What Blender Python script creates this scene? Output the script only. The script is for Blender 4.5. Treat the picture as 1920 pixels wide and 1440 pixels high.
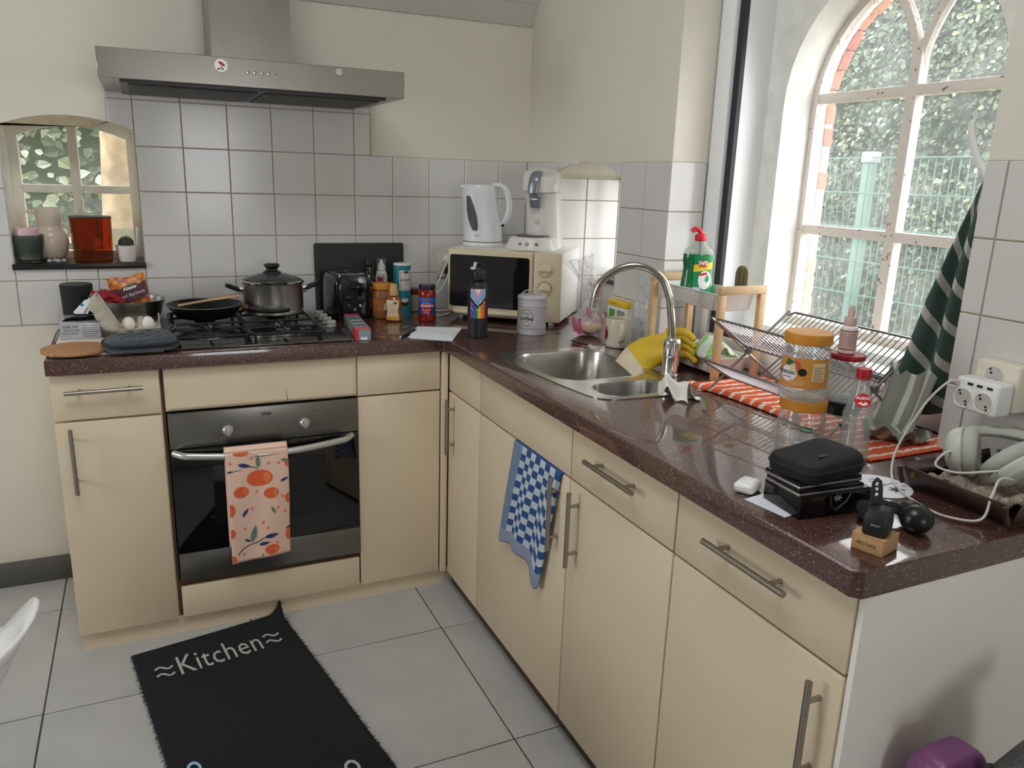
import bpy, bmesh, math, random
from mathutils import Vector, Matrix, geometry
PI = math.pi
random.seed(7)
for o in list(bpy.data.objects): bpy.data.objects.remove(o)
SC = bpy.context.scene
COL = SC.collection

# ------------------------------------------------------------------ camera
cam_d = bpy.data.cameras.new('camera'); cam = bpy.data.objects.new('camera', cam_d); COL.objects.link(cam)
cam_d.sensor_width = 36.0; cam_d.sensor_fit = 'HORIZONTAL'; cam_d.lens = 36.0 * 1476.77 / 1920.0
cam_d.clip_start = 0.02; cam_d.clip_end = 100
yaw, pitch, roll = 0.4372, -0.2571, 0.0327
f_ = Vector((math.sin(yaw)*math.cos(pitch), math.cos(yaw)*math.cos(pitch), math.sin(pitch)))
r_ = Vector((math.cos(yaw), -math.sin(yaw), 0)); u_ = r_.cross(f_)
r2 = r_*math.cos(roll) + u_*math.sin(roll); u2 = u_*math.cos(roll) - r_*math.sin(roll)
m = Matrix((r2, u2, -f_)).transposed().to_4x4(); m.translation = Vector((-1.5211, -3.1739, 1.5208))
cam.matrix_world = m
SC.camera = cam

# ------------------------------------------------------------------ sky, lights, exposure
w = bpy.data.worlds.new('overcast_sky'); SC.world = w; w.use_nodes = True
nt = w.node_tree; nt.nodes.clear()
wo = nt.nodes.new('ShaderNodeOutputWorld'); bg = nt.nodes.new('ShaderNodeBackground')
bg.inputs['Color'].default_value = (0.97, 0.985, 1.0, 1); bg.inputs['Strength'].default_value = 8.6
nt.links.new(bg.outputs[0], wo.inputs[0])
def area(name, loc, target, sx, sy, power, col, portal=False):
    l = bpy.data.lights.new(name, 'AREA'); l.shape = 'RECTANGLE'; l.size = sx; l.size_y = sy
    l.energy = power; l.color = col
    if portal: l.cycles.is_portal = True
    o = bpy.data.objects.new(name, l); COL.objects.link(o); o.location = loc
    o.rotation_euler = (Vector(target) - Vector(loc)).to_track_quat('-Z', 'Y').to_euler()
    return o
area('window_portal', (0.44, -1.56, 1.55), (-1, -1.56, 1.55), 0.8, 1.2, 1, (1, 1, 1), True)
area('roof_window_portal', (-1.55, -2.15, 3.2), (-1.55, -2.15, 0), 1.1, 1.0, 1, (1, 1, 1), True)
area('niche_window_portal', (0.375, -0.507, 1.34), (-1, -0.507, 1.34), 0.44, 0.42, 1, (1, 1, 1), True)
area('rear_opening_portal', (-0.85, -6.0, 1.5), (-0.85, 0, 1.5), 0.7, 1.1, 1, (1, 1, 1), True)  # unseen opening, added and sized to brighten faces turned to the rear
area('left_opening_portal', (-4.2, -1.2, 1.5), (0, -1.2, 1.5), 0.95, 1.05, 1, (1, 1, 1), True)  # unseen opening, added to brighten the sink-leg fronts
VS = SC.view_settings
VS.view_transform = 'Standard'; VS.look = 'None'; VS.gamma = 1.0; VS.use_curve_mapping = False
VS.exposure = 0.0
SC.cycles.max_bounces = 10; SC.cycles.diffuse_bounces = 5; SC.cycles.glossy_bounces = 5
SC.cycles.transmission_bounces = 10; SC.cycles.transparent_max_bounces = 16
SC.cycles.caustics_reflective = False; SC.cycles.caustics_refractive = False
SC.cycles.sample_clamp_indirect = 4.0

# ------------------------------------------------------------------ materials
def lin(c): return c/12.92 if c <= 0.04045 else ((c+0.055)/1.055)**2.4
def rgb(r, g, b): return (lin(r/255), lin(g/255), lin(b/255), 1)
MATS = {}
def mat(name, col, rough=0.5, metal=0.0, noise=0.0, nscale=20.0, bump=0.0, bscale=60.0, trans=0.0, ior=1.45,
        spec=0.5, coat=0.0, sheen=0.0, sss=0.0, emit=None, aniso=0.0):
    if name in MATS: return MATS[name]
    m = bpy.data.materials.new(name); m.use_nodes = True; MATS[name] = m
    n = m.node_tree.nodes; L = m.node_tree.links; b = n['Principled BSDF']
    col = tuple(col) if len(col) == 4 else tuple(col) + (1,)
    b.inputs['Base Color'].default_value = col
    b.inputs['Roughness'].default_value = rough; b.inputs['Metallic'].default_value = metal
    b.inputs['IOR'].default_value = ior
    b.inputs['Specular IOR Level'].default_value = spec
    b.inputs['Transmission Weight'].default_value = trans
    b.inputs['Coat Weight'].default_value = coat
    if sheen: b.inputs['Sheen Weight'].default_value = sheen
    if emit: b.inputs['Emission Color'].default_value = emit[0]; b.inputs['Emission Strength'].default_value = emit[1]
    if noise or bump:
        tc = n.new('ShaderNodeTexCoord')
    if noise:
        t = n.new('ShaderNodeTexNoise'); t.inputs['Scale'].default_value = nscale; t.inputs['Detail'].default_value = 5
        L.new(tc.outputs['Object'], t.inputs['Vector'])
        r = n.new('ShaderNodeMapRange'); r.inputs['From Min'].default_value = 0.3; r.inputs['From Max'].default_value = 0.7
        r.inputs['To Min'].default_value = 1-noise; r.inputs['To Max'].default_value = 1+noise
        L.new(t.outputs['Fac'], r.inputs['Value'])
        x = n.new('ShaderNodeVectorMath'); x.operation = 'SCALE'; x.inputs[0].default_value = col[:3]
        L.new(r.outputs[0], x.inputs['Scale']); L.new(x.outputs[0], b.inputs['Base Color'])
    if bump:
        t = n.new('ShaderNodeTexNoise'); t.inputs['Scale'].default_value = bscale; t.inputs['Detail'].default_value = 4
        L.new(tc.outputs['Object'], t.inputs['Vector'])
        bm_ = n.new('ShaderNodeBump'); bm_.inputs['Strength'].default_value = bump; bm_.inputs['Distance'].default_value = 0.01
        L.new(t.outputs['Fac'], bm_.inputs['Height']); L.new(bm_.outputs[0], b.inputs['Normal'])
    return m
def glassmat(name, tint=(1, 1, 1), alpha=0.12, rough=0.03, dirt=0.0, dirtcol=(0.8, 0.85, 0.83), dscale=6.0):
    """thin sheet glass: clear film with a reflective coat; dirt adds a diffuse film"""
    if name in MATS: return MATS[name]
    m = bpy.data.materials.new(name); m.use_nodes = True; MATS[name] = m
    n = m.node_tree.nodes; L = m.node_tree.links; n.clear()
    out = n.new('ShaderNodeOutputMaterial'); tr = n.new('ShaderNodeBsdfTransparent'); tr.inputs[0].default_value = tuple(tint)+(1,)
    gl = n.new('ShaderNodeBsdfGlossy'); gl.inputs['Roughness'].default_value = rough
    fr = n.new('ShaderNodeFresnel'); fr.inputs['IOR'].default_value = 1.45
    ge = n.new('ShaderNodeNewGeometry'); mr = n.new('ShaderNodeMapRange'); mr.inputs['To Min'].default_value = 1.45; mr.inputs['To Max'].default_value = 1/1.45
    L.new(ge.outputs['Backfacing'], mr.inputs['Value']); L.new(mr.outputs[0], fr.inputs['IOR'])
    mx = n.new('ShaderNodeMixShader'); L.new(fr.outputs[0], mx.inputs[0]); L.new(tr.outputs[0], mx.inputs[1]); L.new(gl.outputs[0], mx.inputs[2])
    last = mx
    if alpha or dirt:
        df = n.new('ShaderNodeBsdfDiffuse'); df.inputs[0].default_value = tuple(dirtcol)+(1,)
        tl = n.new('ShaderNodeBsdfTranslucent'); tl.inputs[0].default_value = tuple(dirtcol)+(1,)
        ad = n.new('ShaderNodeMixShader'); ad.inputs[0].default_value = 0.5; L.new(df.outputs[0], ad.inputs[1]); L.new(tl.outputs[0], ad.inputs[2])
        m2 = n.new('ShaderNodeMixShader'); L.new(mx.outputs[0], m2.inputs[1]); L.new(ad.outputs[0], m2.inputs[2])
        if dirt:
            tc = n.new('ShaderNodeTexCoord'); t = n.new('ShaderNodeTexNoise'); t.inputs['Scale'].default_value = dscale; t.inputs['Detail'].default_value = 6
            L.new(tc.outputs['Object'], t.inputs['Vector'])
            r = n.new('ShaderNodeMapRange'); r.inputs['From Min'].default_value = 0.35; r.inputs['From Max'].default_value = 0.75
            r.inputs['To Min'].default_value = alpha; r.inputs['To Max'].default_value = alpha+dirt
            L.new(t.outputs['Fac'], r.inputs['Value']); L.new(r.outputs[0], m2.inputs[0])
        else: m2.inputs[0].default_value = alpha
        last = m2
    L.new(last.outputs[0], out.inputs[0])
    return m
def nodes_of(m): return m.node_tree.nodes, m.node_tree.links, m.node_tree.nodes['Principled BSDF']

cream = mat('cream_laminate', rgb(222, 205, 178), 0.42, noise=0.03, nscale=3)
creamd = mat('cream_edge', rgb(196, 170, 122), 0.5)
darkgap = mat('dark_carcass', rgb(70, 52, 38), 0.8)
whitep = mat('white_paint', rgb(226, 224, 216), 0.6, noise=0.03, nscale=4, bump=0.04, bscale=40)
plaster = mat('plaster_white', rgb(222, 218, 205), 0.75, noise=0.035, nscale=2.5, bump=0.06, bscale=30)
plaster2 = mat('plaster_bright', rgb(236, 236, 228), 0.7, noise=0.05, nscale=9, bump=0.08, bscale=35)
tilem = mat('white_glazed_tile', rgb(214, 212, 210), 0.16, noise=0.02, nscale=4, bump=0.015, bscale=9)
grout = mat('tile_grout', rgb(168, 155, 130), 0.9, noise=0.12, nscale=30)
floorm = mat('grey_floor_tile', rgb(178, 178, 178), 0.38, noise=0.07, nscale=5, bump=0.02, bscale=50)
fgrout = mat('floor_grout', rgb(84, 82, 80), 0.9)
pvc = mat('white_pvc', rgb(236, 238, 240), 0.3)
gasket = mat('black_gasket', rgb(38, 42, 48), 0.5)
steel = mat('brushed_steel', rgb(180, 178, 174), 0.28, 1.0, noise=0.05, nscale=40)
steeld = mat('dark_steel', rgb(120, 118, 114), 0.3, 1.0, noise=0.05, nscale=30)
chrome = mat('chrome', rgb(225, 225, 225), 0.06, 1.0)
nickel = mat('satin_nickel', rgb(165, 158, 148), 0.3, 1.0)
blackp = mat('black_plastic', rgb(24, 24, 26), 0.35)
blackm = mat('black_matt', rgb(22, 22, 24), 0.7)
whitepl = mat('white_plastic', rgb(232, 232, 230), 0.3)
paperm = mat('white_paper', rgb(232, 236, 242), 0.8)
inkm = mat('black_ink', rgb(28, 26, 26), 0.7)
whiteink = mat('white_ink', rgb(240, 240, 236), 0.7)

def granite():
    m = mat('brown_composite_stone', rgb(72, 46, 42), 0.30, coat=1.0, spec=0.45)
    n, L, b = nodes_of(m)
    tc = n.new('ShaderNodeTexCoord')
    v = n.new('ShaderNodeTexVoronoi'); v.inputs['Scale'].default_value = 420; L.new(tc.outputs['Object'], v.inputs['Vector'])
    r = n.new('ShaderNodeValToRGB'); L.new(v.outputs['Color'], r.inputs[0])
    e = r.color_ramp.elements; e[0].color = rgb(62, 39, 36); e[1].color = rgb(166, 128, 110)
    e[0].position = 0.0; e[1].position = 1.0
    for p, c in ((0.5, rgb(76, 50, 46)), (0.8, rgb(90, 60, 55)), (0.95, rgb(98, 67, 60)), (0.975, rgb(150, 116, 102))):
        x = r.color_ramp.elements.new(p); x.color = c
    s = n.new('ShaderNodeSeparateColor'); L.new(v.outputs['Color'], s.inputs[0]); L.new(s.outputs[0], r.inputs[0])
    L.new(r.outputs[0], b.inputs['Base Color']); b.inputs['Coat Roughness'].default_value = 0.05
    return m
stone = granite()

# ------------------------------------------------------------------ mesh helpers
WORLD = {}                         # things whose parts are written in room coordinates
def link(name, me, parent=None):
    o = bpy.data.objects.new(name, me); COL.objects.link(o)
    if parent is not None:
        o.parent = parent
        if parent.name in WORLD: o.matrix_parent_inverse = Matrix.Translation(-Vector(WORLD[parent.name]))
    return o
def obj(name, bm, m, parent=None, smooth=40, label=None):
    bmesh.ops.recalc_face_normals(bm, faces=bm.faces)
    me = bpy.data.meshes.new(name); bm.to_mesh(me); bm.free()
    ms = m if isinstance(m, (list, tuple)) else [m]
    for x in ms: me.materials.append(x)
    if smooth:
        me.polygons.foreach_set('use_smooth', [True]*len(me.polygons)); me.set_sharp_from_angle(angle=math.radians(smooth))
    o = link(name, me, parent)
    if label: o['label'] = label
    return o
def thing(name, label, cat, loc=(0, 0, 0), rz=0, group=None, rot=None):
    o = bpy.data.objects.new(name, None); COL.objects.link(o); o.empty_display_size = 0.05
    o.location = loc; o.rotation_euler = rot if rot else (0, 0, rz)
    o['label'] = label; o['category'] = cat
    if group: o['group'] = group
    return o
def wthing(name, label, cat, loc, group=None):
    o = thing(name, label, cat, loc, 0, group); WORLD[o.name] = loc; return o
def tag(o, label, cat, group=None, loc=None, rz=None, rot=None):
    o['label'] = label; o['category'] = cat
    if group: o['group'] = group
    if loc is not None: o.location = loc
    if rz is not None: o.rotation_euler = (0, 0, rz)
    if rot is not None: o.rotation_euler = rot
    return o
def struct(o, label=None):
    o['kind'] = 'structure'
    if label: o['label'] = label
    return o
def B(): return bmesh.new()
def bx(bm, x0, x1, y0, y1, z0, z1, bev=0.0, seg=2, mi=0):
    vs = [bm.verts.new(p) for p in ((x0,y0,z0),(x1,y0,z0),(x1,y1,z0),(x0,y1,z0),(x0,y0,z1),(x1,y0,z1),(x1,y1,z1),(x0,y1,z1))]
    fs = [bm.faces.new([vs[i] for i in q]) for q in ((0,3,2,1),(4,5,6,7),(0,1,5,4),(1,2,6,5),(2,3,7,6),(3,0,4,7))]
    for f in fs: f.material_index = mi
    if bev:
        es = set(e for f in fs for e in f.edges)
        r = bmesh.ops.bevel(bm, geom=list(es), offset=bev, segments=seg, affect='EDGES', profile=0.5)
        for f in r['faces']: f.material_index = mi
    return vs
def box(name, d, m, parent=None, bev=0.0, seg=2, label=None):
    bm = B(); bx(bm, *d, bev=bev, seg=seg); return obj(name, bm, m, parent, label=label)
def frame_for(d):
    d = Vector(d).normalized(); a = Vector((0, 0, 1)) if abs(d.z) < 0.9 else Vector((1, 0, 0))
    x = a.cross(d).normalized(); return x, d.cross(x), d
def cyl(bm, p0, p1, r0, r1=None, seg=20, cap=True, mi=0):
    r1 = r0 if r1 is None else r1
    p0, p1 = Vector(p0), Vector(p1); x, y, d = frame_for(p1-p0)
    a = [bm.verts.new(p0+(x*math.cos(t)+y*math.sin(t))*r0) for t in [2*PI*i/seg for i in range(seg)]]
    b = [bm.verts.new(p1+(x*math.cos(t)+y*math.sin(t))*r1) for t in [2*PI*i/seg for i in range(seg)]]
    fs = [bm.faces.new((a[i], a[(i+1) % seg], b[(i+1) % seg], b[i])) for i in range(seg)]
    if cap: fs += [bm.faces.new(a[::-1]), bm.faces.new(b)]
    for f in fs: f.material_index = mi
def lathe(bm, prof, seg=32, c=(0, 0), sx=1.0, sy=1.0, mi=0, a0=0.0, a1=2*PI):
    """prof: list of (r, z); full or partial revolve about z"""
    full = abs(a1-a0-2*PI) < 1e-6; n = seg if full else seg+1
    rings = []
    for r, z in prof:
        if r < 1e-6 and full: rings.append([bm.verts.new((c[0], c[1], z))])
        else: rings.append([bm.verts.new((c[0]+sx*r*math.cos(a0+(a1-a0)*i/seg), c[1]+sy*r*math.sin(a0+(a1-a0)*i/seg), z)) for i in range(n)])
    for A, C in zip(rings, rings[1:]):
        for i in range(seg):
            j = (i+1) % n
            v = [A[0]] if len(A) == 1 else [A[i], A[j]]
            v += [C[0]] if len(C) == 1 else [C[j], C[i]]
            if len(v) > 2: bm.faces.new(v).material_index = mi
def rounded(prof_pts, k=3, r=0.004):
    """soften the corners of a lathe profile"""
    P = [Vector(p) for p in prof_pts]; out = [tuple(P[0])]
    for a, b, c in zip(P, P[1:], P[2:]):
        d1 = (a-b); d2 = (c-b); q = min(r, d1.length*0.45, d2.length*0.45)
        if d1.length < 1e-7 or d2.length < 1e-7: out.append(tuple(b)); continue
        s = b+d1.normalized()*q; e = b+d2.normalized()*q
        for i in range(k+1):
            t = i/k; out.append(tuple((1-t)**2*s+2*t*(1-t)*b+t*t*e))
    out.append(tuple(P[-1])); return out
def smooth_path(pts, n=8, closed=False):
    P = [Vector(p) for p in pts]; out = []; N = len(P)
    for i in range(N if closed else N-1):
        p0 = P[(i-1) % N] if closed or i > 0 else P[0]*2-P[1]
        p1 = P[i]; p2 = P[(i+1) % N]; p3 = P[(i+2) % N] if closed or i+2 < N else P[N-1]*2-P[N-2]
        for k in range(n):
            t = k/n
            out.append(0.5*((2*p1)+(p2-p0)*t+(2*p0-5*p1+4*p2-p3)*t*t+(3*p1-p0-3*p2+p3)*t**3))
    if not closed: out.append(P[-1])
    return out
def tube(bm, pts, r, seg=8, closed=False, cap=True, mi=0, flat=None):
    P = [Vector(p) for p in pts]; N = len(P); rings = []; x = None
    for i in range(N):
        a = P[(i-1) % N] if closed or i > 0 else P[0]; b = P[(i+1) % N] if closed or i < N-1 else P[-1]
        d = (b-a)
        if d.length < 1e-9: d = Vector((0, 0, 1))
        d.normalize()
        if x is None: x, y, _ = frame_for(d)
        else:
            x = (x-d*x.dot(d))
            if x.length < 1e-6: x, y, _ = frame_for(d)
            x.normalize(); y = d.cross(x)
        rr = r(i/(N-1)) if callable(r) else r
        fx, fy = flat if flat else (1, 1)
        rings.append([bm.verts.new(P[i]+(x*math.cos(2*PI*k/seg)*fx+y*math.sin(2*PI*k/seg)*fy)*rr) for k in range(seg)])
    for i in range(N if closed else N-1):
        A, C = rings[i], rings[(i+1) % N]
        for k in range(seg):
            bm.faces.new((A[k], A[(k+1) % seg], C[(k+1) % seg], C[k])).material_index = mi
    if cap and not closed:
        bm.faces.new(rings[0][::-1]).material_index = mi; bm.faces.new(rings[-1]).material_index = mi
def plate(bm, loops, t0, t1, to3):
    """flat plate from 2-D loops (outer, holes...) between depths t0 and t1; to3(u, v, t) -> xyz"""
    tri = geometry.tessellate_polygon([[Vector((u, v, 0)) for u, v in l] for l in loops])
    flat = [p for l in loops for p in l]
    A = [bm.verts.new(to3(u, v, t0)) for u, v in flat]; C = [bm.verts.new(to3(u, v, t1)) for u, v in flat]
    for a, b, c in tri:
        try: bm.faces.new((A[a], A[b], A[c])); bm.faces.new((C[c], C[b], C[a]))
        except ValueError: pass
    k = 0
    for l in loops:
        n = len(l)
        for i in range(n):
            try: bm.faces.new((A[k+i], A[k+(i+1) % n], C[k+(i+1) % n], C[k+i]))
            except ValueError: pass
        k += n
XZ = lambda u, v, t: (u, t, v)      # plate in a plane y = t
YZ = lambda u, v, t: (t, u, v)      # plate in a plane x = t
XY = lambda u, v, t: (u, v, t)
def rrect(x0, x1, y0, y1, r, k=5):
    out = []
    for cx, cy, a in ((x1-r, y0+r, -PI/2), (x1-r, y1-r, 0), (x0+r, y1-r, PI/2), (x0+r, y0+r, PI)):
        for i in range(k+1): t = a+PI/2*i/k; out.append((cx+r*math.cos(t), cy+r*math.sin(t)))
    return out
def grid(bm, fn, nu, nv, mi=0, closed_u=False):
    V = [[bm.verts.new(fn(i/nu, j/nv)) for i in range(nu if closed_u else nu+1)] for j in range(nv+1)]
    n = len(V[0])
    for j in range(nv):
        for i in range(nu):
            bm.faces.new((V[j][i], V[j][(i+1) % n], V[j+1][(i+1) % n], V[j+1][i])).material_index = mi
    return V
def solidify(o, t, off=0.0):
    md = o.modifiers.new('thickness', 'SOLIDIFY'); md.thickness = t; md.offset = off; return o
def subsurf(o, n=2):
    md = o.modifiers.new('smooth', 'SUBSURF'); md.levels = n; md.render_levels = n; return o
def text_mesh(s, size=0.02, align='CENTER', bold=0.0, shear=0.0, space=1.0):
    cu = bpy.data.curves.new('t', 'FONT'); cu.body = s; cu.size = size; cu.align_x = align; cu.align_y = 'CENTER'
    cu.offset = bold; cu.shear = shear; cu.space_character = space; cu.resolution_u = 2
    o = bpy.data.objects.new('t', cu); COL.objects.link(o)
    dg = bpy.context.evaluated_depsgraph_get(); dg.update()
    me = bpy.data.meshes.new_from_object(o.evaluated_get(dg))
    V = [tuple(v.co) for v in me.vertices]; Fs = [tuple(p.vertices) for p in me.polygons]
    bpy.data.objects.remove(o); bpy.data.curves.remove(cu); bpy.data.meshes.remove(me)
    return V, Fs
def letter(name, s, size, fn, m, parent, **kw):
    """flat lettering as its own part; fn(x, y) -> xyz maps the text plane onto the surface"""
    V, Fs = text_mesh(s, size, **kw)
    me = bpy.data.meshes.new(name); me.from_pydata([fn(x, y) for x, y, z in V], [], Fs); me.materials.append(m); me.update()
    return link(name, me, parent)
def flat_poly(name, pts, fn, m, parent):
    """thin printed shape: polygon given in print coordinates, ringed so that it follows a curved surface"""
    if len(pts) < 10:
        m_ = 4; pts = [(a[0]+(b[0]-a[0])*k/m_, a[1]+(b[1]-a[1])*k/m_) for a, b in zip(pts, list(pts[1:])+[pts[0]]) for k in range(m_)]
    n = len(pts); cx = sum(p[0] for p in pts)/n; cy = sum(p[1] for p in pts)/n; K = 4
    V = [fn(cx, cy)]; Fs = []
    for k in range(1, K+1): V += [fn(cx+(x-cx)*k/K, cy+(y-cy)*k/K) for x, y in pts]
    for i in range(n):
        j = (i+1) % n; Fs.append((0, 1+i, 1+j))
        for k in range(K-1): Fs.append((1+k*n+i, 1+(k+1)*n+i, 1+(k+1)*n+j, 1+k*n+j))
    me = bpy.data.meshes.new(name); me.from_pydata(V, [], Fs); me.materials.append(m); me.update()
    return link(name, me, parent)
def circ(cx, cy, r, n=24, ry=None): 
    ry = r if ry is None else ry
    return [(cx+r*math.cos(2*PI*i/n), cy+ry*math.sin(2*PI*i/n)) for i in range(n)]
def leafshape(cx, cy, L, W, a, n=8):
    up = [(L*(i/n-0.5), W*math.sin(PI*(i/n)**0.8)) for i in range(n+1)]; dn = [(x, -y) for x, y in up[1:-1][::-1]]
    c, s = math.cos(a), math.sin(a)
    return [(cx+x*c-y*s, cy+x*s+y*c) for x, y in up+dn]
def on_cyl(r, z0, a0, c=(0, 0)):
    """print coordinates wrapped on a cylinder; a0 = facing angle, x runs to the viewer's right"""
    return lambda x, y: (c[0]+r*math.cos(a0+x/r), c[1]+r*math.sin(a0+x/r), z0+y)
def cyl_patch(name, r, x0, x1, z0, z1, a0, m, parent, n=14, rfun=None):
    bm = B()
    def fn(u, v):
        z = z0+(z1-z0)*v; rr = rfun(z) if rfun else r; a = a0+(x0+(x1-x0)*u)/r
        return (rr*math.cos(a), rr*math.sin(a), z)
    grid(bm, fn, n, 6 if rfun else 1); return obj(name, bm, m, parent)
CAMXY = Vector((-1.5211, -3.1739))
def face_angle(x, y): return math.atan2(CAMXY.y-y, CAMXY.x-x)
# ================================================================== the setting
ZT, ZB = 0.968, 0.923             # worktop top and underside
T = 0.155                          # wall tile pitch
ROWS = [0.9638+T*k for k in range(7)]
def arch_z(x, xa, xb, z_edge, z_top):
    """segmental arch through both edges and the crown"""
    hw = (xb-xa)/2; h = z_top-z_edge; R = (hw*hw+h*h)/(2*h); c = (xa+xb)/2
    return z_top-R+math.sqrt(max(R*R-(x-c)**2, 0))
def arch_loop(xa, xb, zb, z_edge, z_top, n=16):
    return [(xa, zb), (xb, zb)]+[(xb+(xa-xb)*i/n, arch_z(xb+(xa-xb)*i/n, xa, xb, z_edge, z_top)) for i in range(n+1)]

# ---- back wall with the small arched window opening
WX0, WX1, WZ0, WZ1, WZT = -1.936, -1.528, 1.160, 1.632, 1.675
bm = B(); plate(bm, [[(-4.2, -0.05), (0.42, -0.05), (0.42, 2.125), (-4.2, 2.125)], arch_loop(WX0, WX1, WZ0, WZ1, WZT)[::-1]], 0.006, 0.30, XZ)
wall_back = struct(obj('wall_back', bm, plaster))
# grout bed behind the tiles
bm = B()
plate(bm, [[(-4.2, ROWS[0]), (0.006, ROWS[0]), (0.006, ROWS[4]), (-0.684, ROWS[4]), (-0.684, 1.80), (-1.6076, 1.80), (-1.6076, 1.66), (-1.66, 1.64), (WX0, 1.64), (WX0, 1.5838), (-4.2, 1.5838)],
           arch_loop(WX0, WX1, WZ0, WZ1, WZT)[::-1]], 0.0025, 0.0062, XZ)
g = obj('tile_grout', bm, grout, wall_back)

def tile_obj(parent, poly, to3, t_front, t_back, name='tile'):
    """one glazed tile: polygon, slightly bevelled front"""
    bm = B(); n = len(poly)
    cx = sum(p[0] for p in poly)/n; cy = sum(p[1] for p in poly)/n
    def ins(p, d):
        v = Vector((p[0]-cx, p[1]-cy)); L = v.length; return (cx+v.x*(L-d)/L, cy+v.y*(L-d)/L)
    A = [bm.verts.new(to3(*p, t_back)) for p in poly]; C = [bm.verts.new(to3(*p, t_front+(t_back-t_front)*0.25)) for p in poly]
    D = [bm.verts.new(to3(*ins(p, 0.002), t_front)) for p in poly]
    for i in range(n):
        j = (i+1) % n; bm.faces.new((A[i], A[j], C[j], C[i])); bm.faces.new((C[i], C[j], D[j], D[i]))
    bm.faces.new(D)
    return obj(name, bm, tilem, parent, smooth=20)
GJ = 0.0016                        # half a joint
def tiled(parent, us, zs, to3, tf, tb, hole=None, inside=None):
    """tile a plane between the joint lines us x zs, leaving an arched hole (xa, xb, zb, z_edge, z_top)"""
    for u0, u1 in zip(us, us[1:]):
        for z0, z1 in zip(zs, zs[1:]):
            if inside and not inside((u0+u1)/2, (z0+z1)/2): continue
            a, b, c, d = u0+GJ, u1-GJ, z0+GJ, z1-GJ
            if b-a < 0.008 or d-c < 0.008: continue
            if not hole or b <= hole[0] or a >= hole[1] or d <= hole[2] or c >= hole[4]:
                tile_obj(parent, [(a, c), (b, c), (b, d), (a, d)], to3, tf, tb); continue
            xa, xb, zb, ze, zt = hole
            if c < zb-0.008: tile_obj(parent, [(a, c), (b, c), (b, min(zb, d)), (a, min(zb, d))], to3, tf, tb)
            lo = max(c, zb)
            if d-lo < 0.008: continue
            if a < xa-0.008: tile_obj(parent, [(a, lo), (xa, lo), (xa, d), (a, d)], to3, tf, tb); aa = xa
            else: aa = a
            if b > xb+0.008: tile_obj(parent, [(xb, lo), (b, lo), (b, d), (xb, d)], to3, tf, tb); bb = xb
            else: bb = b
            if bb-aa > 0.01:
                pts = []
                n = 8
                for i in range(n+1):
                    x = aa+(bb-aa)*i/n; pts.append((x, max(c, arch_z(min(max(x, xa), xb), xa, xb, ze, zt)+0.002)))
                if min(p[1] for p in pts) < d-0.012: tile_obj(parent, [(x, min(z, d-0.006)) for x, z in pts]+[(bb, d), (aa, d)], to3, tf, tb)
XF = -0.7507
us = [-3.076+T*k for k in range(8)]+[WX0, -1.836+T*0, -1.681, -1.5257]
us = [-2.866, -2.711, -2.556, -2.401, -2.246, -2.091, -1.9345, -1.781, -1.681, -1.5257]
hole1 = (WX0, WX1, WZ0, WZ1, WZT)
tiled(wall_back, us, ROWS[:5], XZ, 0.0, 0.006, hole1)
tiled(wall_back, [-1.6076, -1.5257], [ROWS[4], ROWS[5], 1.80], XZ, 0.0, 0.006, hole1)
us = [XF+T*k for k in range(-5, 5)]+[0.0]
tiled(wall_back, us, ROWS[:5], XZ, 0.0, 0.006)
tiled(wall_back, [XF+T*k for k in range(-5, 1)]+[-0.686], [ROWS[4], ROWS[5], 1.80], XZ, 0.0, 0.006)

# ---- right wall: pier with the arched niche, then the wall past the large window
NY0, NY1, NZ0, NZ1, NZT = -0.755, -0.26, 0.922, 1.530, 1.587
bm = B(); bx(bm, 0.006, 0.40, -1.044, NY0, -0.05, 3.3)
wall_right = struct(obj('wall_right', bm, plaster))
wall_rc = struct(box('wall_right_corner', (0.006, 0.40, NY1, 0.3, -0.05, 3.3), plaster))
struct(box('wall_right_base', (0.006, 0.40, NY0, NY1, -0.05, NZ0), plaster))
bm = B(); aL = [(NY1+(NY0-NY1)*i/16, arch_z(NY1+(NY0-NY1)*i/16, NY0, NY1, NZ1, NZT)) for i in range(17)]
plate(bm, [[(NY0, 3.3), (NY1, 3.3)][::-1]+[(y, z) for y, z in aL[::-1]]], 0.006, 0.40, YZ)
wall_ra = struct(obj('wall_right_arch', bm, plaster))
bm = B(); bx(bm, 0.0446, 0.40, -6.2, -2.067, -0.05, 3.3)
wall_right2 = struct(obj('wall_right', bm, plaster)); wall_right2.name = 'wall_right_rear'
struct(box('wall_right_lintel', (0.02, 0.40, -2.067, -1.044, 2.62, 3.3), plaster)); struct(box('wall_right_apron', (0.05, 0.40, -2.067, -1.044, -0.05, 0.92), plaster))
hole2 = (NY0, NY1, NZ0, NZ1, NZT)
bm = B(); bx(bm, 0.0025, 0.0062, -1.044, NY0-0.001, ROWS[0], ROWS[4]); bx(bm, 0.003, 0.14, -1.0465, -1.0442, ROWS[0], ROWS[4]); obj('tile_grout', bm, grout, wall_right)
bm = B(); bx(bm, 0.0025, 0.0062, NY1+0.001, 0.0, ROWS[0], ROWS[4]); bx(bm, 0.006, 0.385, -0.2645, -0.262, ROWS[0], 1.5235); obj('tile_grout', bm, grout, wall_rc)
tiled(wall_right, [-1.0455, -0.907, NY0], ROWS[:5], YZ, 0.0, 0.006)
tiled(wall_rc, [NY1, -0.132, 0.0], ROWS[:5], YZ, 0.0, 0.006)
tiled(wall_ra, [NY0, -0.597, -0.442, -0.287, NY1], [1.532, ROWS[4]], YZ, 0.0, 0.006, hole2)
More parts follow.
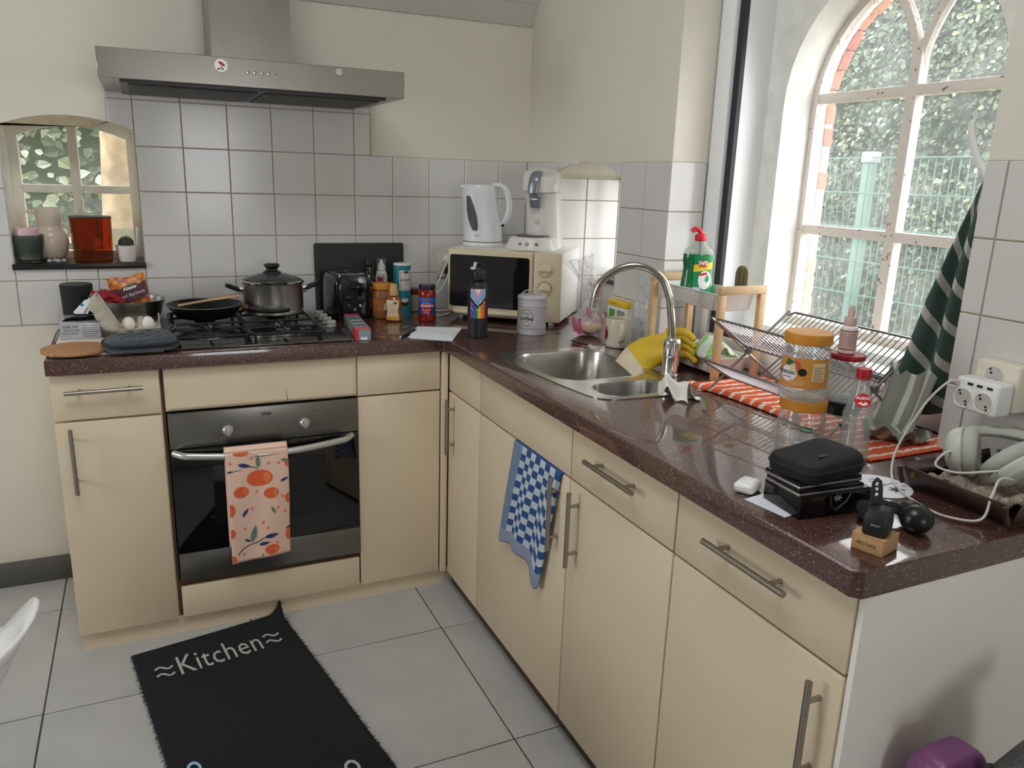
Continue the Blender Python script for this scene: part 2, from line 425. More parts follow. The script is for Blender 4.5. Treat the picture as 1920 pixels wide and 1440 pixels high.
tiled(wall_right, [0.0, 0.1385], ROWS[:5], lambda u, v, t: (u, t, v), -1.049, -1.044)
tiled(wall_rc, [0.0, 0.149, 0.304, 0.385], [ROWS[0]+0.007, ROWS[1]+0.007, ROWS[2]+0.007, ROWS[3]+0.007, 1.5235], lambda u, v, t: (u, t, v), -0.268, -0.262)
bm = B(); bx(bm, 0.041, 0.0448, -4.2, -2.068, ROWS[0], ROWS[4]); obj('tile_grout', bm, grout, wall_right2)
tiled(wall_right2, [-3.044+T*k for k in range(0, 7)]+[-2.066], ROWS[:5], YZ, 0.0386, 0.0446)
# window sill slab of the niche
sillm = mat('black_slate', rgb(34, 32, 34), 0.3)

# ---- ceiling: steep slope rising from the back wall, then flat
bm = B()
sec = [(0.31, 2.12), (0.0, 2.12), (-0.62, 3.19), (-0.62, 3.27), (-0.67, 3.27), (-0.05, 2.2), (0.31, 2.2)]
A = [bm.verts.new((-4.3, y, z)) for y, z in sec]; C = [bm.verts.new((0.42, y, z)) for y, z in sec]
for i in range(len(sec)): bm.faces.new((A[i], A[(i+1) % 7], C[(i+1) % 7], C[i]))
for q in ((0, 1, 5, 6), (1, 2, 3, 4, 5)): bm.faces.new([A[i] for i in q]); bm.faces.new([C[i] for i in q][::-1])
plate(bm, [[(-4.3, -6.3), (0.42, -6.3), (0.42, -0.62), (-4.3, -0.62)], [(-2.1, -2.65), (-2.1, -1.65), (-1.0, -1.65), (-1.0, -2.65)]], 3.19, 3.27, XY)
ceiling = struct(obj('ceiling', bm, mat('ceiling_plaster', rgb(205, 203, 196), 0.8, noise=0.03, nscale=2), smooth=0))
# ---- walls behind the camera and to the left, their unseen openings added for light
bm = B(); plate(bm, [[(-4.2, -0.05), (0.05, -0.05), (0.05, 3.25), (-4.2, 3.25)], [(-1.2, 0.95), (-1.2, 2.05), (-0.5, 2.05), (-0.5, 0.95)]], -6.0, -6.2, XZ)
struct(obj('wall_rear', bm, plaster))
bm = B(); plate(bm, [[(-6.2, -0.05), (0.3, -0.05), (0.3, 3.25), (-6.2, 3.25)], [(-1.67, 0.98), (-1.67, 2.02), (-0.73, 2.02), (-0.73, 0.98)]], -4.3, -4.2, YZ)
struct(obj('wall_left', bm, plaster))

# ---- floor of separate 60 cm tiles
bm = B(); bx(bm, -4.2, 0.4, -6.0, 0.3, -0.06, -0.004); floor = struct(obj('floor', bm, fgrout))
fx = [-4.2, -4.289+0.6*1, -4.289+0.6*2, -4.289+0.6*3, -1.889, -1.289, -0.689, -0.089]; fx = [-4.2, -3.689, -3.089, -2.489, -1.889, -1.289, -0.689, -0.089]
fy = [0.0]+[-0.283-0.602*k for k in range(10)]
shared = {}
for i in range(len(fx)-1):
    for j in range(len(fy)-1):
        x0, x1, y0, y1 = fx[i], fx[i+1], fy[j+1], fy[j]; key = (round(x1-x0, 3), round(y1-y0, 3))
        if key not in shared:
            bm = B(); hx, hy = (x1-x0)/2-0.0022, (y1-y0)/2-0.0022
            bx(bm, -hx, hx, -hy, hy, -0.012, 0.0, bev=0.0012, seg=1)
            o = obj('floor_tile', bm, floorm, floor); shared[key] = o.data
        else: o = link('floor_tile', shared[key], floor)
        o.location = ((x0+x1)/2, (y0+y1)/2, 0)
# ---- dark baseboard left of the units
struct(box('baseboard_back', (-4.2, -1.80, -0.045, 0.006, 0.0, 0.078), mat('grey_skirting', rgb(88, 88, 86), 0.45), bev=0.004))

# ---- small window on the left: cream metal casement, four panes, slate sill
ironw = mat('cream_window_paint', rgb(232, 226, 212), 0.5, noise=0.04, nscale=30, bump=0.05, bscale=80)
win1 = bpy.data.objects.new('window_1', None); COL.objects.link(win1); struct(win1)
FX0, FX1 = -1.930, -1.531
bm = B()
def arch_in(d): return arch_loop(FX0+d, FX1-d, 1.178+d, 1.632-d*0.9, 1.672-d, 16)
plate(bm, [arch_loop(FX0-0.02, FX1+0.02, 1.15, 1.632, 1.692), arch_in(0.026)[::-1]], 0.185, 0.225, XZ)
obj('window_frame', bm, ironw, win1)
bm = B(); bx(bm, -1.747, -1.717, 0.188, 0.222, 1.2, 1.655, bev=0.004); obj('glazing_bar', bm, ironw, win1)
bm = B(); bx(bm, FX0+0.02, FX1-0.02, 0.189, 0.221, 1.412, 1.441, bev=0.004); obj('glazing_bar', bm, ironw, win1)
wglass1 = glassmat('old_window_glass', alpha=0.08, dirt=0.06, dscale=9, dirtcol=(0.85, 0.9, 0.88))  # pale film also carries the overexposed haze of the small window
for x0, x1 in ((FX0+0.02, -1.747), (-1.717, FX1-0.02)):
    for z0, z1 in ((1.2, 1.412), (1.441, 1.66)):
        bm = B()
        if z0 < 1.3: plate(bm, [[(x0, z0), (x1, z0), (x1, z1), (x0, z1)]], 0.203, 0.206, XZ)
        else: plate(bm, [[(x0, z0), (x1, z0)]+[(x1+(x0-x1)*i/6, arch_z(x1+(x0-x1)*i/6, FX0, FX1, 1.625, 1.662)) for i in range(7)]], 0.203, 0.206, XZ)
        obj('pane', bm, wglass1, win1)
box('window_sill', (WX0-0.004, WX1+0.004, -0.012, 0.195, 1.158, 1.178), sillm, win1, bev=0.002)
bm = B(); bx(bm, WX0, WX0+0.003, 0.006, 0.19, 1.178, 1.60)
tl = obj('reveal_tile', bm, tilem, win1)

# ---- window of the niche on the right wall
win3 = bpy.data.objects.new('window_3', None); COL.objects.link(win3); struct(win3)
def yz_arch(a, b, c, d, e): return arch_loop(a, b, c, d, e)
bm = B(); plate(bm, [arch_loop(NY0-0.02, NY1+0.02, NZ0, NZ1+0.005, NZT+0.02), arch_loop(NY0+0.03, NY1-0.03, 1.14, NZ1-0.02, NZT-0.03)[::-1]], 0.33, 0.37, YZ); obj('window_frame', bm, ironw, win3)
bm = B(); bx(bm, 0.335, 0.365, -0.52, -0.495, 1.13, NZT-0.02); obj('glazing_bar', bm, ironw, win3)
bm = B(); plate(bm, [arch_loop(NY0+0.02, NY1-0.02, 1.13, NZ1-0.015, NZT-0.025)], 0.349, 0.352, YZ); obj('pane', bm, wglass1, win3)
box('window_sill', (0.235, 0.331, NY0+0.001, NY1-0.009, 1.098, 1.118), sillm, win3, bev=0.002)
box('sill_wall', (0.25, 0.331, NY0+0.001, NY1-0.009, 0.969, 1.098), tilem, win3)

# ---- large window: white plastic inner frame, plaster surround with round arch, iron tracery window
win2 = bpy.data.objects.new('window_2', None); COL.objects.link(win2); struct(win2)
YC = -1.568
bm = B()
bx(bm, 0.14, 0.1715, -1.113, -1.0495, 0.969, 2.62, bev=0.004); bx(bm, 0.14, 0.1715, -2.066, -2.045, 0.969, 2.62, bev=0.004)
bx(bm, 0.1402, 0.1713, -2.045, -1.113, 0.969, 1.045, bev=0.004)
obj('plastic_frame', bm, pvc, win2)
bm = B()
bx(bm, 0.158, 0.172, -1.140, -1.113, 1.045, 2.62); bx(bm, 0.158, 0.172, -2.045, -2.015, 1.045, 2.62); bx(bm, 0.158, 0.172, -2.015, -1.140, 1.045, 1.06)
obj('gasket', bm, gasket, win2)
bm = B(); bx(bm, 0.172, 0.272, -1.142, -1.044, 0.969, 2.62); bx(bm, 0.172, 0.272, -2.067, -2.012, 0.969, 2.62); bx(bm, 0.172, 0.272, -2.012, -1.142, 0.969, 1.062)
obj('jamb', bm, pvc, win2)
def round_arch(hw, zb, zs, n=20): return [(YC-hw, zb), (YC+hw, zb)]+[(YC+hw*math.cos(PI*i/n), zs+hw*math.sin(PI*i/n)) for i in range(n+1)]
bm = B(); plate(bm, [[(-2.1, 0.90), (-1.02, 0.90), (-1.02, 2.70), (-2.1, 2.70)], round_arch(0.350, 1.085, 1.752)[::-1]], 0.272, 0.415, YZ)
obj('arched_surround', bm, mat('weathered_plaster', rgb(232, 232, 226), 0.8, noise=0.09, nscale=14, bump=0.1, bscale=40), win2)
ironp = mat('flaking_white_iron_paint', rgb(222, 214, 206), 0.6, bump=0.25, bscale=90)
n_, L_, b_ = nodes_of(ironp)
tc = n_.new('ShaderNodeTexCoord'); t1 = n_.new('ShaderNodeTexNoise'); t1.inputs['Scale'].default_value = 60; t1.inputs['Detail'].default_value = 6
L_.new(tc.outputs['Object'], t1.inputs['Vector']); rp = n_.new('ShaderNodeValToRGB'); L_.new(t1.outputs['Fac'], rp.inputs[0])
rp.color_ramp.elements[0].position = 0.30; rp.color_ramp.elements[0].color = rgb(150, 100, 72)
rp.color_ramp.elements[1].position = 0.36; rp.color_ramp.elements[1].color = rgb(226, 218, 210); L_.new(rp.outputs[0], b_.inputs['Base Color'])
bm = B(); plate(bm, [round_arch(0.356, 1.075, 1.752), round_arch(0.331, 1.11, 1.752)[::-1]], 0.385, 0.425, YZ); obj('window_frame', bm, ironp, win2)
bm = B(); bx(bm, 0.388, 0.422, YC-0.017, YC+0.017, 1.10, 1.90, bev=0.004); obj('mullion', bm, ironp, win2)
for z in (1.39, 1.781):
    bm = B(); bx(bm, 0.389, 0.421, YC-0.335, YC+0.335, z-0.0145, z+0.0145, bev=0.004); obj('glazing_bar', bm, ironp, win2)
for s in (-1, 1):
    pts = []
    for i in range(15):
        t = i/14; a = t*0.72      # tracery arcs springing from the mullion
        pts.append((0.405, YC+s*(0.42*(1-math.cos(a))*1.25), 1.80+0.42*math.sin(a)))
    bm = B(); tube(bm, pts, 0.016, 8); obj('tracery_bar', bm, ironp, win2)
wglass2 = glassmat('dirty_hazy_glass', alpha=0.045, dirt=0.07, dscale=5, dirtcol=(0.86, 0.9, 0.88), rough=0.05)  # film holds the dirt and a painted veil of backlight haze
for z0, z1 in ((1.11, 1.376), (1.405, 1.767)):
    for s in (-1, 1):
        y0, y1 = sorted((YC+s*0.016, YC+s*0.332)); bm = B(); bx(bm, 0.405, 0.408, y0, y1, z0, z1); obj('pane', bm, wglass2, win2)
bm = B(); plate(bm, [[(YC-0.331, 1.796), (YC+0.331, 1.796)]+[(YC+0.331*math.cos(PI*i/20), 1.752+0.331*math.sin(PI*i/20)) for i in range(3, 18)]], 0.405, 0.408, YZ); obj('pane', bm, wglass2, win2)
# bricks of the outer jamb and arch
brk = [mat('brick_%d' % i, c, 0.85, noise=0.2, nscale=25, bump=0.3, bscale=60) for i, c in enumerate((rgb(176, 108, 86), rgb(190, 128, 100), rgb(196, 152, 116), rgb(170, 100, 84)))]
box('outer_mortar', (0.43, 0.462, -1.236, -1.0, 0.8, 1.76), mat('mortar', rgb(200, 190, 176), 0.9), win2)
for s in (1, -1):
    k = 0; z = 1.05
    while z < 1.74:
        h = 0.052+random.uniform(-0.004, 0.004); e = 0.333+random.uniform(-0.006, 0.004)
        bm = B(); y0, y1 = sorted((YC+s*e, YC+s*(e+0.10))); bx(bm, 0.426, 0.468, y0, y1, z, z+h, bev=0.004, seg=1)
        obj('brick', bm, brk[2 if z < 1.45 and random.random() < 0.6 else random.choice((0, 1, 3))], win2); z += 0.066
for i in range(18):
    a = PI*(i+0.5)/18; bm = B(); bx(bm, 0.426, 0.468, -0.028, 0.028, 0.332+random.uniform(-0.005, 0.004), 0.44, bev=0.004, seg=1)
    o = obj('brick', bm, brk[random.choice((0, 1, 3))], win2); o.location = (0, YC, 1.752); o.rotation_euler = (a-PI/2, 0, 0)

# ---- garden outside
ground = struct(box('ground_outside', (0.7, 9, -6, 9, -0.3, -0.1), mat('soil', rgb(96, 92, 70), 0.95, noise=0.3, nscale=4)))
struct(box('ground_outside_back', (-9, 0.7, 0.45, 9, -0.3, -0.1), MATS['soil']), )
greens = [mat('leaf_%d' % i, c, 0.45) for i, c in enumerate((rgb(44, 58, 38), rgb(62, 78, 54), rgb(84, 100, 74), rgb(30, 42, 28), rgb(112, 120, 86), rgb(168, 176, 158)))]  # palest tone stands in for sky highlights among the leaves
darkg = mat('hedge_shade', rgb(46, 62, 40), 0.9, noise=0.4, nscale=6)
def foliage(name, label, fn, n, size, core, seed, cat='hedge', core_off=1, wts=(5, 4, 2.5, 5, 1, 0.5)):
    """a bush: many small leaves over a rough core"""
    rnd = random.Random(seed); V = []; Fs = []; MI = []
    for _ in range(n):
        p, nrm = fn(rnd); p = Vector(p); nn = (Vector(nrm)+Vector((rnd.uniform(-.5, .5), rnd.uniform(-.5, .5), rnd.uniform(-.3, .7)))).normalized()
        x, y, _d = frame_for(nn); a = rnd.uniform(0, 2*PI); s = size*rnd.uniform(0.55, 1.35)
        X = (x*math.cos(a)+y*math.sin(a))*s; Y = (y*math.cos(a)-x*math.sin(a))*s*0.72
        k = len(V)
        for u, v, d in ((-0.9, 0, 0), (-0.35, -0.62, .12), (0.35, -0.45, .1), (1, 0, -.1), (0.35, 0.45, .1), (-0.35, 0.62, .12)): V.append(tuple(p+X*u*0.6+Y*v+nn*d*s))
        Fs.append((k, k+1, k+2, k+3)); Fs.append((k, k+3, k+4, k+5)); mi = rnd.choices(range(6), wts)[0]; MI += [mi, mi]
    t = thing(name, label, cat)
    me = bpy.data.meshes.new('leaves'); me.from_pydata(V, [], Fs)
    for g_ in greens: me.materials.append(g_)
    me.polygons.foreach_set('material_index', MI); me.update(); o = link('leaves', me, t); o['kind'] = 'stuff'
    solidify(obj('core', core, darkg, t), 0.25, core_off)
    return t
def bumpy(x, y, z): return 0.16*math.sin(x*3.1+z*2.3)+0.12*math.sin(y*2.7-z*3.4+1)+0.07*math.sin(y*7+z*6)
def hedge_r(rnd):
    y = rnd.uniform(-0.6, 2.8); z = rnd.uniform(-0.1, 4.2) if rnd.random() < .9 else rnd.uniform(2.5, 4.4)
    return (3.35+bumpy(0, y, z)+rnd.uniform(-.22, .25)+0.05*z, y, z), (-1, 0, 0.2)
bm = B(); grid(bm, lambda u, v: (3.62+bumpy(0, -0.8+3.8*u, -0.1+4.0*v)+0.2*v, -0.8+3.8*u, -0.1+4.0*v), 40, 26)
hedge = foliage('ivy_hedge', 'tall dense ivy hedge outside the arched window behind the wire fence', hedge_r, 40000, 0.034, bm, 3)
def hedge_b(rnd):
    x = rnd.uniform(-3.2, -0.3); z = rnd.uniform(0.5, 2.6)
    return (x, 1.15+0.5*bumpy(x, 0, z)+rnd.uniform(-.12, .14), z), (0, -1, 0.2)
bm = B(); grid(bm, lambda u, v: (-3.3+3.1*u, 1.66+0.5*bumpy(-3.3+3.1*u, 0, -0.1+2.6*v), -0.1+2.6*v), 30, 20)
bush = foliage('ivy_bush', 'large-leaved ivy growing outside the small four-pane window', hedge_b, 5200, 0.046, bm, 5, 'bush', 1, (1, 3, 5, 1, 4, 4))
bm = B(); tube(bm, [(-1.60, 0.72, -0.1), (-1.62, 0.74, 1.0), (-1.59, 0.72, 1.6), (-1.57, 0.74, 2.6)], lambda t: 0.085-0.02*t, 12)
tag(obj('tree_trunk', bm, mat('pale_bark', rgb(176, 154, 124), 0.9, noise=0.35, nscale=14, bump=0.5, bscale=25)), 'pale sandy tree trunk outside the small four-pane window', 'trunk')
# green wire fence
fence = thing('wire_fence', 'green welded wire mesh fence outside the arched window', 'fence', (2.5, 0, 0))
fgreen = mat('fence_green', rgb(58, 92, 80), 0.5)
bm = B(); bx(bm, -0.03, 0.03, 0.39, 0.45, -0.2, 1.69, bev=0.004); obj('post', bm, fgreen, fence)
bm = B(); bx(bm, -0.04, 0.04, 0.378, 0.462, 1.67, 1.735, bev=0.008); obj('post_cap', bm, mat('grey_cap', rgb(120, 128, 132), 0.5), fence)
bm = B()
for k in range(10):
    z = 1.70-0.205*k
    bx(bm, -0.034, -0.026, -2.4, 2.6, z-0.004, z+0.004)
obj('horizontal_wires', bm, fgreen, fence)['kind'] = 'stuff'
bm = B()
for k in range(100): bx(bm, -0.030, -0.026, -2.4+0.05*k, -2.4+0.05*k+0.004, -0.15, 1.69)
obj('vertical_wires', bm, fgreen, fence)['kind'] = 'stuff'
# ================================================================== kitchen units
YD, XD = -0.607, -0.576            # faces of the doors on the two legs
PZ = 0.065                         # top of plinth
def bar_handle(parent, a, b, out, m=None):
    """bar pull between a and b standing off along the vector out"""
    m = m or nickel
    a, b, out = Vector(a), Vector(b), Vector(out); d = b-a
    bm = B(); cyl(bm, a, b, 0.0062, seg=14)
    for t in (0.18, 0.82): p = a+d*t; cyl(bm, p, p+out, 0.0048, seg=10)
    return obj('handle', bm, m, parent)
def front(name, parent, d, bev=0.0035):
    return box(name, d, cream, parent, bev=bev)
# left unit: drawer over door
u = wthing('base_cabinet', 'cream base cabinet with drawer and door at the bare wall end, left of the oven', 'cabinet', (-1.66, -0.3, 0), group='cream kitchen units')
box('body', (-1.807, -1.513, -0.588, 0.0, PZ, ZB), cream, u)
dr = front('drawer', u, (-1.806, -1.5155, YD, -0.5885, 0.779, 0.918)); bar_handle(dr, (-1.770, -0.637, 0.869), (-1.561, -0.637, 0.871), (0, 0.0305, 0))
do = front('door', u, (-1.806, -1.5155, YD, -0.5885, PZ, 0.772)); bar_handle(do, (-1.765, -0.637, 0.759), (-1.764, -0.637, 0.553), (0, 0.0305, 0))
# oven housing
u = wthing('oven_housing', 'cream built-in oven housing with cracked panel above the oven', 'cabinet', (-1.2, -0.3, 0), group='cream kitchen units')
bm = B(); bx(bm, -1.513, -1.504, -0.588, 0.0, PZ, ZB); bx(bm, -0.905, -0.9035, -0.588, 0.0, PZ, ZB); bx(bm, -1.504, -0.905, -0.588, 0.0, PZ, 0.19); bx(bm, -1.504, -0.905, -0.58, 0, 0.776, ZB)
obj('body', bm, mat('brown_board_edge', rgb(96, 74, 50), 0.7), u)
bm = B()
def pan(u_, v_):
    x = -1.503+0.598*u_; z = 0.782+0.138*v_
    b_ = 0.0025*math.sin(x*23)*math.exp(-((v_-0.25)/0.3)**2)*(1 if u_ > 0.25 else u_*4)*(1-max(0, u_-0.9)*10)
    return (x, YD-b_, z)
grid(bm, pan, 40, 12); V = None
p = obj('upper_panel', bm, cream, u); solidify(p, 0.018, -1)
bm = B(); pts = [(-1.136, YD-0.0028, 0.783), (-1.134, YD-0.0030, 0.797), (-1.139, YD-0.0030, 0.812), (-1.137, YD-0.0022, 0.826)]
tube(bm, pts, lambda t: 0.0011*(1-t*0.7), 5); obj('crack', bm, darkgap, u)
front('lower_panel', u, (-1.501, -0.906, YD, -0.589, PZ, 0.176))
# oven
ovensteel = mat('oven_steel', rgb(128, 126, 122), 0.33, 0.9, noise=0.06, nscale=12)
ovenglass = mat('oven_black_glass', rgb(10, 11, 12), 0.05, coat=0.5)
ov = wthing('built_in_oven', 'built-in steel oven with black glass door under the worktop', 'oven', (-1.2, -0.3, 0.19))
box('casing', (-1.50, -0.908, -0.588, -0.05, 0.195, 0.772), blackm, ov)
cp = box('control_panel', (-1.5005, -0.9035, -0.611, -0.588, 0.657, 0.774), ovensteel, ov, bev=0.002)
for x in (-1.326, -1.083):
    bm = B(); cyl(bm, (x, -0.611, 0.7045), (x, -0.619, 0.7045), 0.0175, 0.0165, 24); cyl(bm, (x, -0.619, 0.7045), (x, -0.624, 0.7045), 0.0165, 0.012, 24)
    bx(bm, x-0.0055, x+0.0055, -0.634, -0.619, 0.690, 0.719, bev=0.003); obj('knob', bm, mat('silver_knob', rgb(190, 190, 188), 0.35, 0.6), cp)
    for k in range(-3, 4):
        a = PI/2-k*0.75
        if k: flat_poly('dial_mark', circ(x+0.026*math.cos(a), 0.7045+0.026*math.sin(a), 0.0013, 8), lambda X, Y: (X, -0.6114, Y), inkm, cp)
letter('lettering', 'ETNA', 0.0125, lambda X, Y: (-1.206+X, -0.6114, 0.748+Y), inkm, cp, bold=0.0006, shear=0.25)
bm = B(); cyl(bm, (-1.055, -0.611, 0.745), (-1.055, -0.6125, 0.745), 0.0022, seg=10); obj('indicator_lamp', bm, blackp, cp)
dg_ = box('door', (-1.5005, -0.9035, -0.610, -0.588, 0.197, 0.6545), blackp, ov, bev=0.002)
box('glass', (-1.4995, -0.9045, -0.6125, -0.610, 0.298, 0.654), ovenglass, dg_, bev=0.001)
box('steel_strip', (-1.4998, -0.9042, -0.6132, -0.610, 0.198, 0.297), ovensteel, dg_, bev=0.001)
bm = B(); box('inner_window', (-1.38, -1.02, -0.6129, -0.6125, 0.375, 0.59), mat('oven_inner_glass', rgb(22, 23, 24), 0.06), dg_); bm.free()
bm = B(); pts = [(-1.490+0.563*i/20, -0.630-0.033*math.sin(PI*i/20)**0.6, 0.644-0.016*math.sin(PI*i/20)) for i in range(21)]
pts[0] = (-1.490, -0.613, 0.645); pts[-1] = (-0.927, -0.613, 0.645)
tube(bm, smooth_path(pts, 3), 0.0105, 12, flat=(1, 1.1)); obj('handle', bm, mat('silver_handle', rgb(200, 200, 196), 0.3, 0.7), dg_)
# corner unit
u = wthing('corner_cabinet', 'cream corner cabinet without handles between the oven and the sink leg', 'cabinet', (-0.75, -0.3, 0), group='cream kitchen units')
box('body', (-0.9033, -0.604, -0.588, 0.0, PZ, ZB), MATS['brown_board_edge'], u)
front('upper_panel', u, (-0.9015, -0.6045, YD, -0.5885, 0.779, 0.919)); front('door', u, (-0.9015, -0.6045, YD, -0.5885, PZ, 0.774))
bm = B(); bx(bm, -0.600, -0.578, -0.6195, -0.5895, PZ, 0.919, bev=0.002); obj('corner_post', bm, cream, u)
# sink leg
def leg_unit(label, y0, y1, upper, lower_handle, up_handle):
    u = wthing('base_cabinet', label, 'cabinet', (-0.3, (y0+y1)/2, 0), group='cream kitchen units')
    box('body', (XD+0.0192, -0.008, y1+0.0005, y0-0.0005, PZ, 0.8 if y0 > -1.2 and y1 < -1.3 else ZB-0.001), MATS['brown_board_edge'], u)
    a = front(upper, u, (XD, XD+0.0185, y1+0.002, y0-0.002, 0.779, 0.919))
    if up_handle: bar_handle(a, (-0.606, up_handle[0], 0.866), (-0.606, up_handle[1], 0.866), (0.0305, 0, 0))
    d = front('door', u, (XD, XD+0.0185, y1+0.002, y0-0.002, PZ, 0.774))
    if lower_handle: bar_handle(d, (-0.606, lower_handle, 0.760), (-0.606, lower_handle, 0.556), (0.0305, 0, 0))
    return u
leg_unit('narrow cream base cabinet with one door beside the inner corner', -0.6205, -0.916, 'upper_panel', -0.680, None)
leg_unit('cream sink cabinet with a checked towel hung over its door', -0.916, -1.523, 'upper_panel', -1.470, None)
leg_unit('cream cabinet with drawer and door between sink cabinet and end cabinet', -1.523, -1.968, 'drawer', -1.574, (-1.637, -1.847))
u = leg_unit('cream end cabinet with drawer and door next to the white side panel', -1.968, -2.421, 'drawer', None, (-2.090, -2.304))
d = [c for c in u.children if c.name.startswith('door')][0]
bar_handle(d, (-0.606, -2.380, 0.751), (-0.606, -2.380, 0.545), (0.0305, 0, 0))
tag(box('end_panel', (-0.573, 0.037, -2.434+0.001, -2.4222, 0.0, ZB-0.001), mat('white_board', rgb(238, 235, 230), 0.5, noise=0.02, nscale=6), bev=0.001), 'white end panel closing off the sink leg of the units', 'panel')
pl = wthing('plinth', 'cream plinth strip running below the kitchen units', 'plinth', (-1.2, -0.585, 0))
box('strip', (-1.802, -0.545, -0.587, -0.572, 0.0, PZ-0.001), cream, pl)
box('strip', (-0.545, -0.530, -2.42, -0.5725, 0.0, PZ-0.001), mat('brown_plinth', rgb(78, 66, 54), 0.6), pl)
box('strip', (-1.802, -1.79, -0.5715, -0.01, 0.0, PZ-0.001), cream, pl)

# worktop: one continuous L with the sink cut out
def sink_outline(d=0.0):
    pts = [(-0.512, -0.912), (-0.528, -0.95), (-0.530, -1.05), (-0.526, -1.16), (-0.512, -1.30), (-0.492, -1.44), (-0.470, -1.486), (-0.42, -1.506), (-0.30, -1.512), (-0.17, -1.506), (-0.125, -1.47), (-0.105, -1.40), (-0.10, -1.2), (-0.10, -0.98), (-0.115, -0.925), (-0.16, -0.905), (-0.30, -0.902), (-0.45, -0.902)]
    c = Vector((-0.31, -1.2)); out = []
    for p in smooth_path([(x, y, 0) for x, y in pts], 3, True):
        v = Vector((p.x, p.y))-c; out.append(tuple(c+v*(1-d/v.length)))
    return out
bm = B()
outer = [(-1.812, -0.627), (-0.600, -0.627), (-0.596, -0.631), (-0.596, -2.420), (-0.583, -2.434), (0.0375, -2.434), (0.0375, -2.0675), (0.139, -2.0665), (0.139, -1.0505), (-0.001, -1.0505), (-0.001, -0.7545), (0.249, -0.7545), (0.249, -0.270), (-0.001, -0.270), (-0.001, -0.001), (-1.812, -0.001)]
plate(bm, [outer, sink_outline(0.012)[::-1]], ZB, ZT, XY)
es = [e for e in bm.edges if all(abs(v.co.z-ZT) < 1e-5 for v in e.verts) and len(e.link_faces) == 2 and abs(e.link_faces[0].normal.dot(e.link_faces[1].normal)) < 0.5]
bmesh.ops.recalc_face_normals(bm, faces=bm.faces)
bm.normal_update()
es = [e for e in bm.edges if all(abs(v.co.z-ZT) < 1e-5 for v in e.verts) and len(e.link_faces) == 2 and abs(e.link_faces[0].normal.dot(e.link_faces[1].normal)) < 0.5 and all(v.co.x < -0.59 or v.co.y < -2.4 for v in e.verts)]
bmesh.ops.bevel(bm, geom=es, offset=0.004, segments=3, affect='EDGES', profile=0.5)
wt = tag(obj('worktop', bm, stone, smooth=30), 'glossy speckled dark brown L-shaped worktop on the cream units', 'worktop')

# sink
sinkm = mat('sink_steel', rgb(196, 195, 192), 0.24, 1.0, noise=0.05, nscale=30)
sk = wthing('kitchen_sink', 'stainless steel sink with large and small bowl set in the worktop', 'sink', (-0.31, -1.2, ZT))
bowl1 = rrect(-0.492, -0.178, -1.300, -0.945, 0.075, 6); bowl2 = rrect(-0.447, -0.205, -1.486, -1.352, 0.055, 6)
bm = B(); plate(bm, [sink_outline(0), bowl1[::-1], bowl2[::-1]], ZT+0.0006, ZT+0.003, XY); obj('rim_plate', bm, sinkm, sk)
def bowl(name, loop, depth):
    bm = B(); cx = sum(p[0] for p in loop)/len(loop); cy = sum(p[1] for p in loop)/len(loop); rings = []
    for k, (s, z) in enumerate(((1.03, ZT+0.0035), (1.0, ZT+0.0028), (0.985, ZT-0.006), (0.965, ZT-depth*0.75), (0.93, ZT-depth*0.93), (0.82, ZT-depth), (0.1, ZT-depth-0.002))):
        rings.append([bm.verts.new((cx+(x-cx)*s, cy+(y-cy)*s, z)) for x, y in loop])
    n = len(loop)
    for A, C in zip(rings, rings[1:]):
        for i in range(n): bm.faces.new((A[i], A[(i+1) % n], C[(i+1) % n], C[i]))
    bm.faces.new(rings[-1]); o = obj(name, bm, sinkm, sk, smooth=60); solidify(o, 0.001, -1)
    bm = B(); lathe(bm, [(0, ZT-depth+0.0015), (0.022, ZT-depth+0.0015), (0.034, ZT-depth+0.004), (0.036, ZT-depth)], 24, (cx, cy)); obj('drain', bm, chrome, o)
bowl('large_bowl', bowl1, 0.15); bowl('small_bowl', bowl2, 0.09)

# tap with a high arc spout
tp = thing('kitchen_tap', 'chrome high-arc mixer tap behind the sink bowls', 'tap', (-0.147, -1.328, ZT+0.0032), math.atan2(0.6, -0.8))
bm = B(); lathe(bm, rounded([(0, 0), (0.027, 0), (0.027, 0.006), (0.0245, 0.008), (0.0245, 0.058), (0.0255, 0.06), (0.0255, 0.10), (0.020, 0.112), (0, 0.113)], 3, 0.003), 28); obj('body', bm, chrome, tp)
bm = B(); tube(bm, [(0.002, -0.02, 0.075), (0, -0.034, 0.08), (-0.004, -0.046, 0.105)], lambda t: 0.017-0.006*t, 12); obj('lever', bm, chrome, tp)
SP = [(0.0, 0.085), (0.006, 0.15), (0.014, 0.20), (0.020, 0.232), (0.040, 0.276), (0.078, 0.305), (0.126, 0.314), (0.174, 0.299), (0.212, 0.268), (0.229, 0.234), (0.234, 0.200)]
bm = B(); tube(bm, smooth_path([(x, 0, z) for x, z in SP], 5), 0.0108, 16); obj('spout', bm, mat('satin_chrome', rgb(196, 192, 186), 0.16, 1.0), tp)
bm = B(); cyl(bm, (0.2325, 0, 0.215), (0.2355, 0, 0.186), 0.0128, seg=18); obj('aerator', bm, chrome, tp)

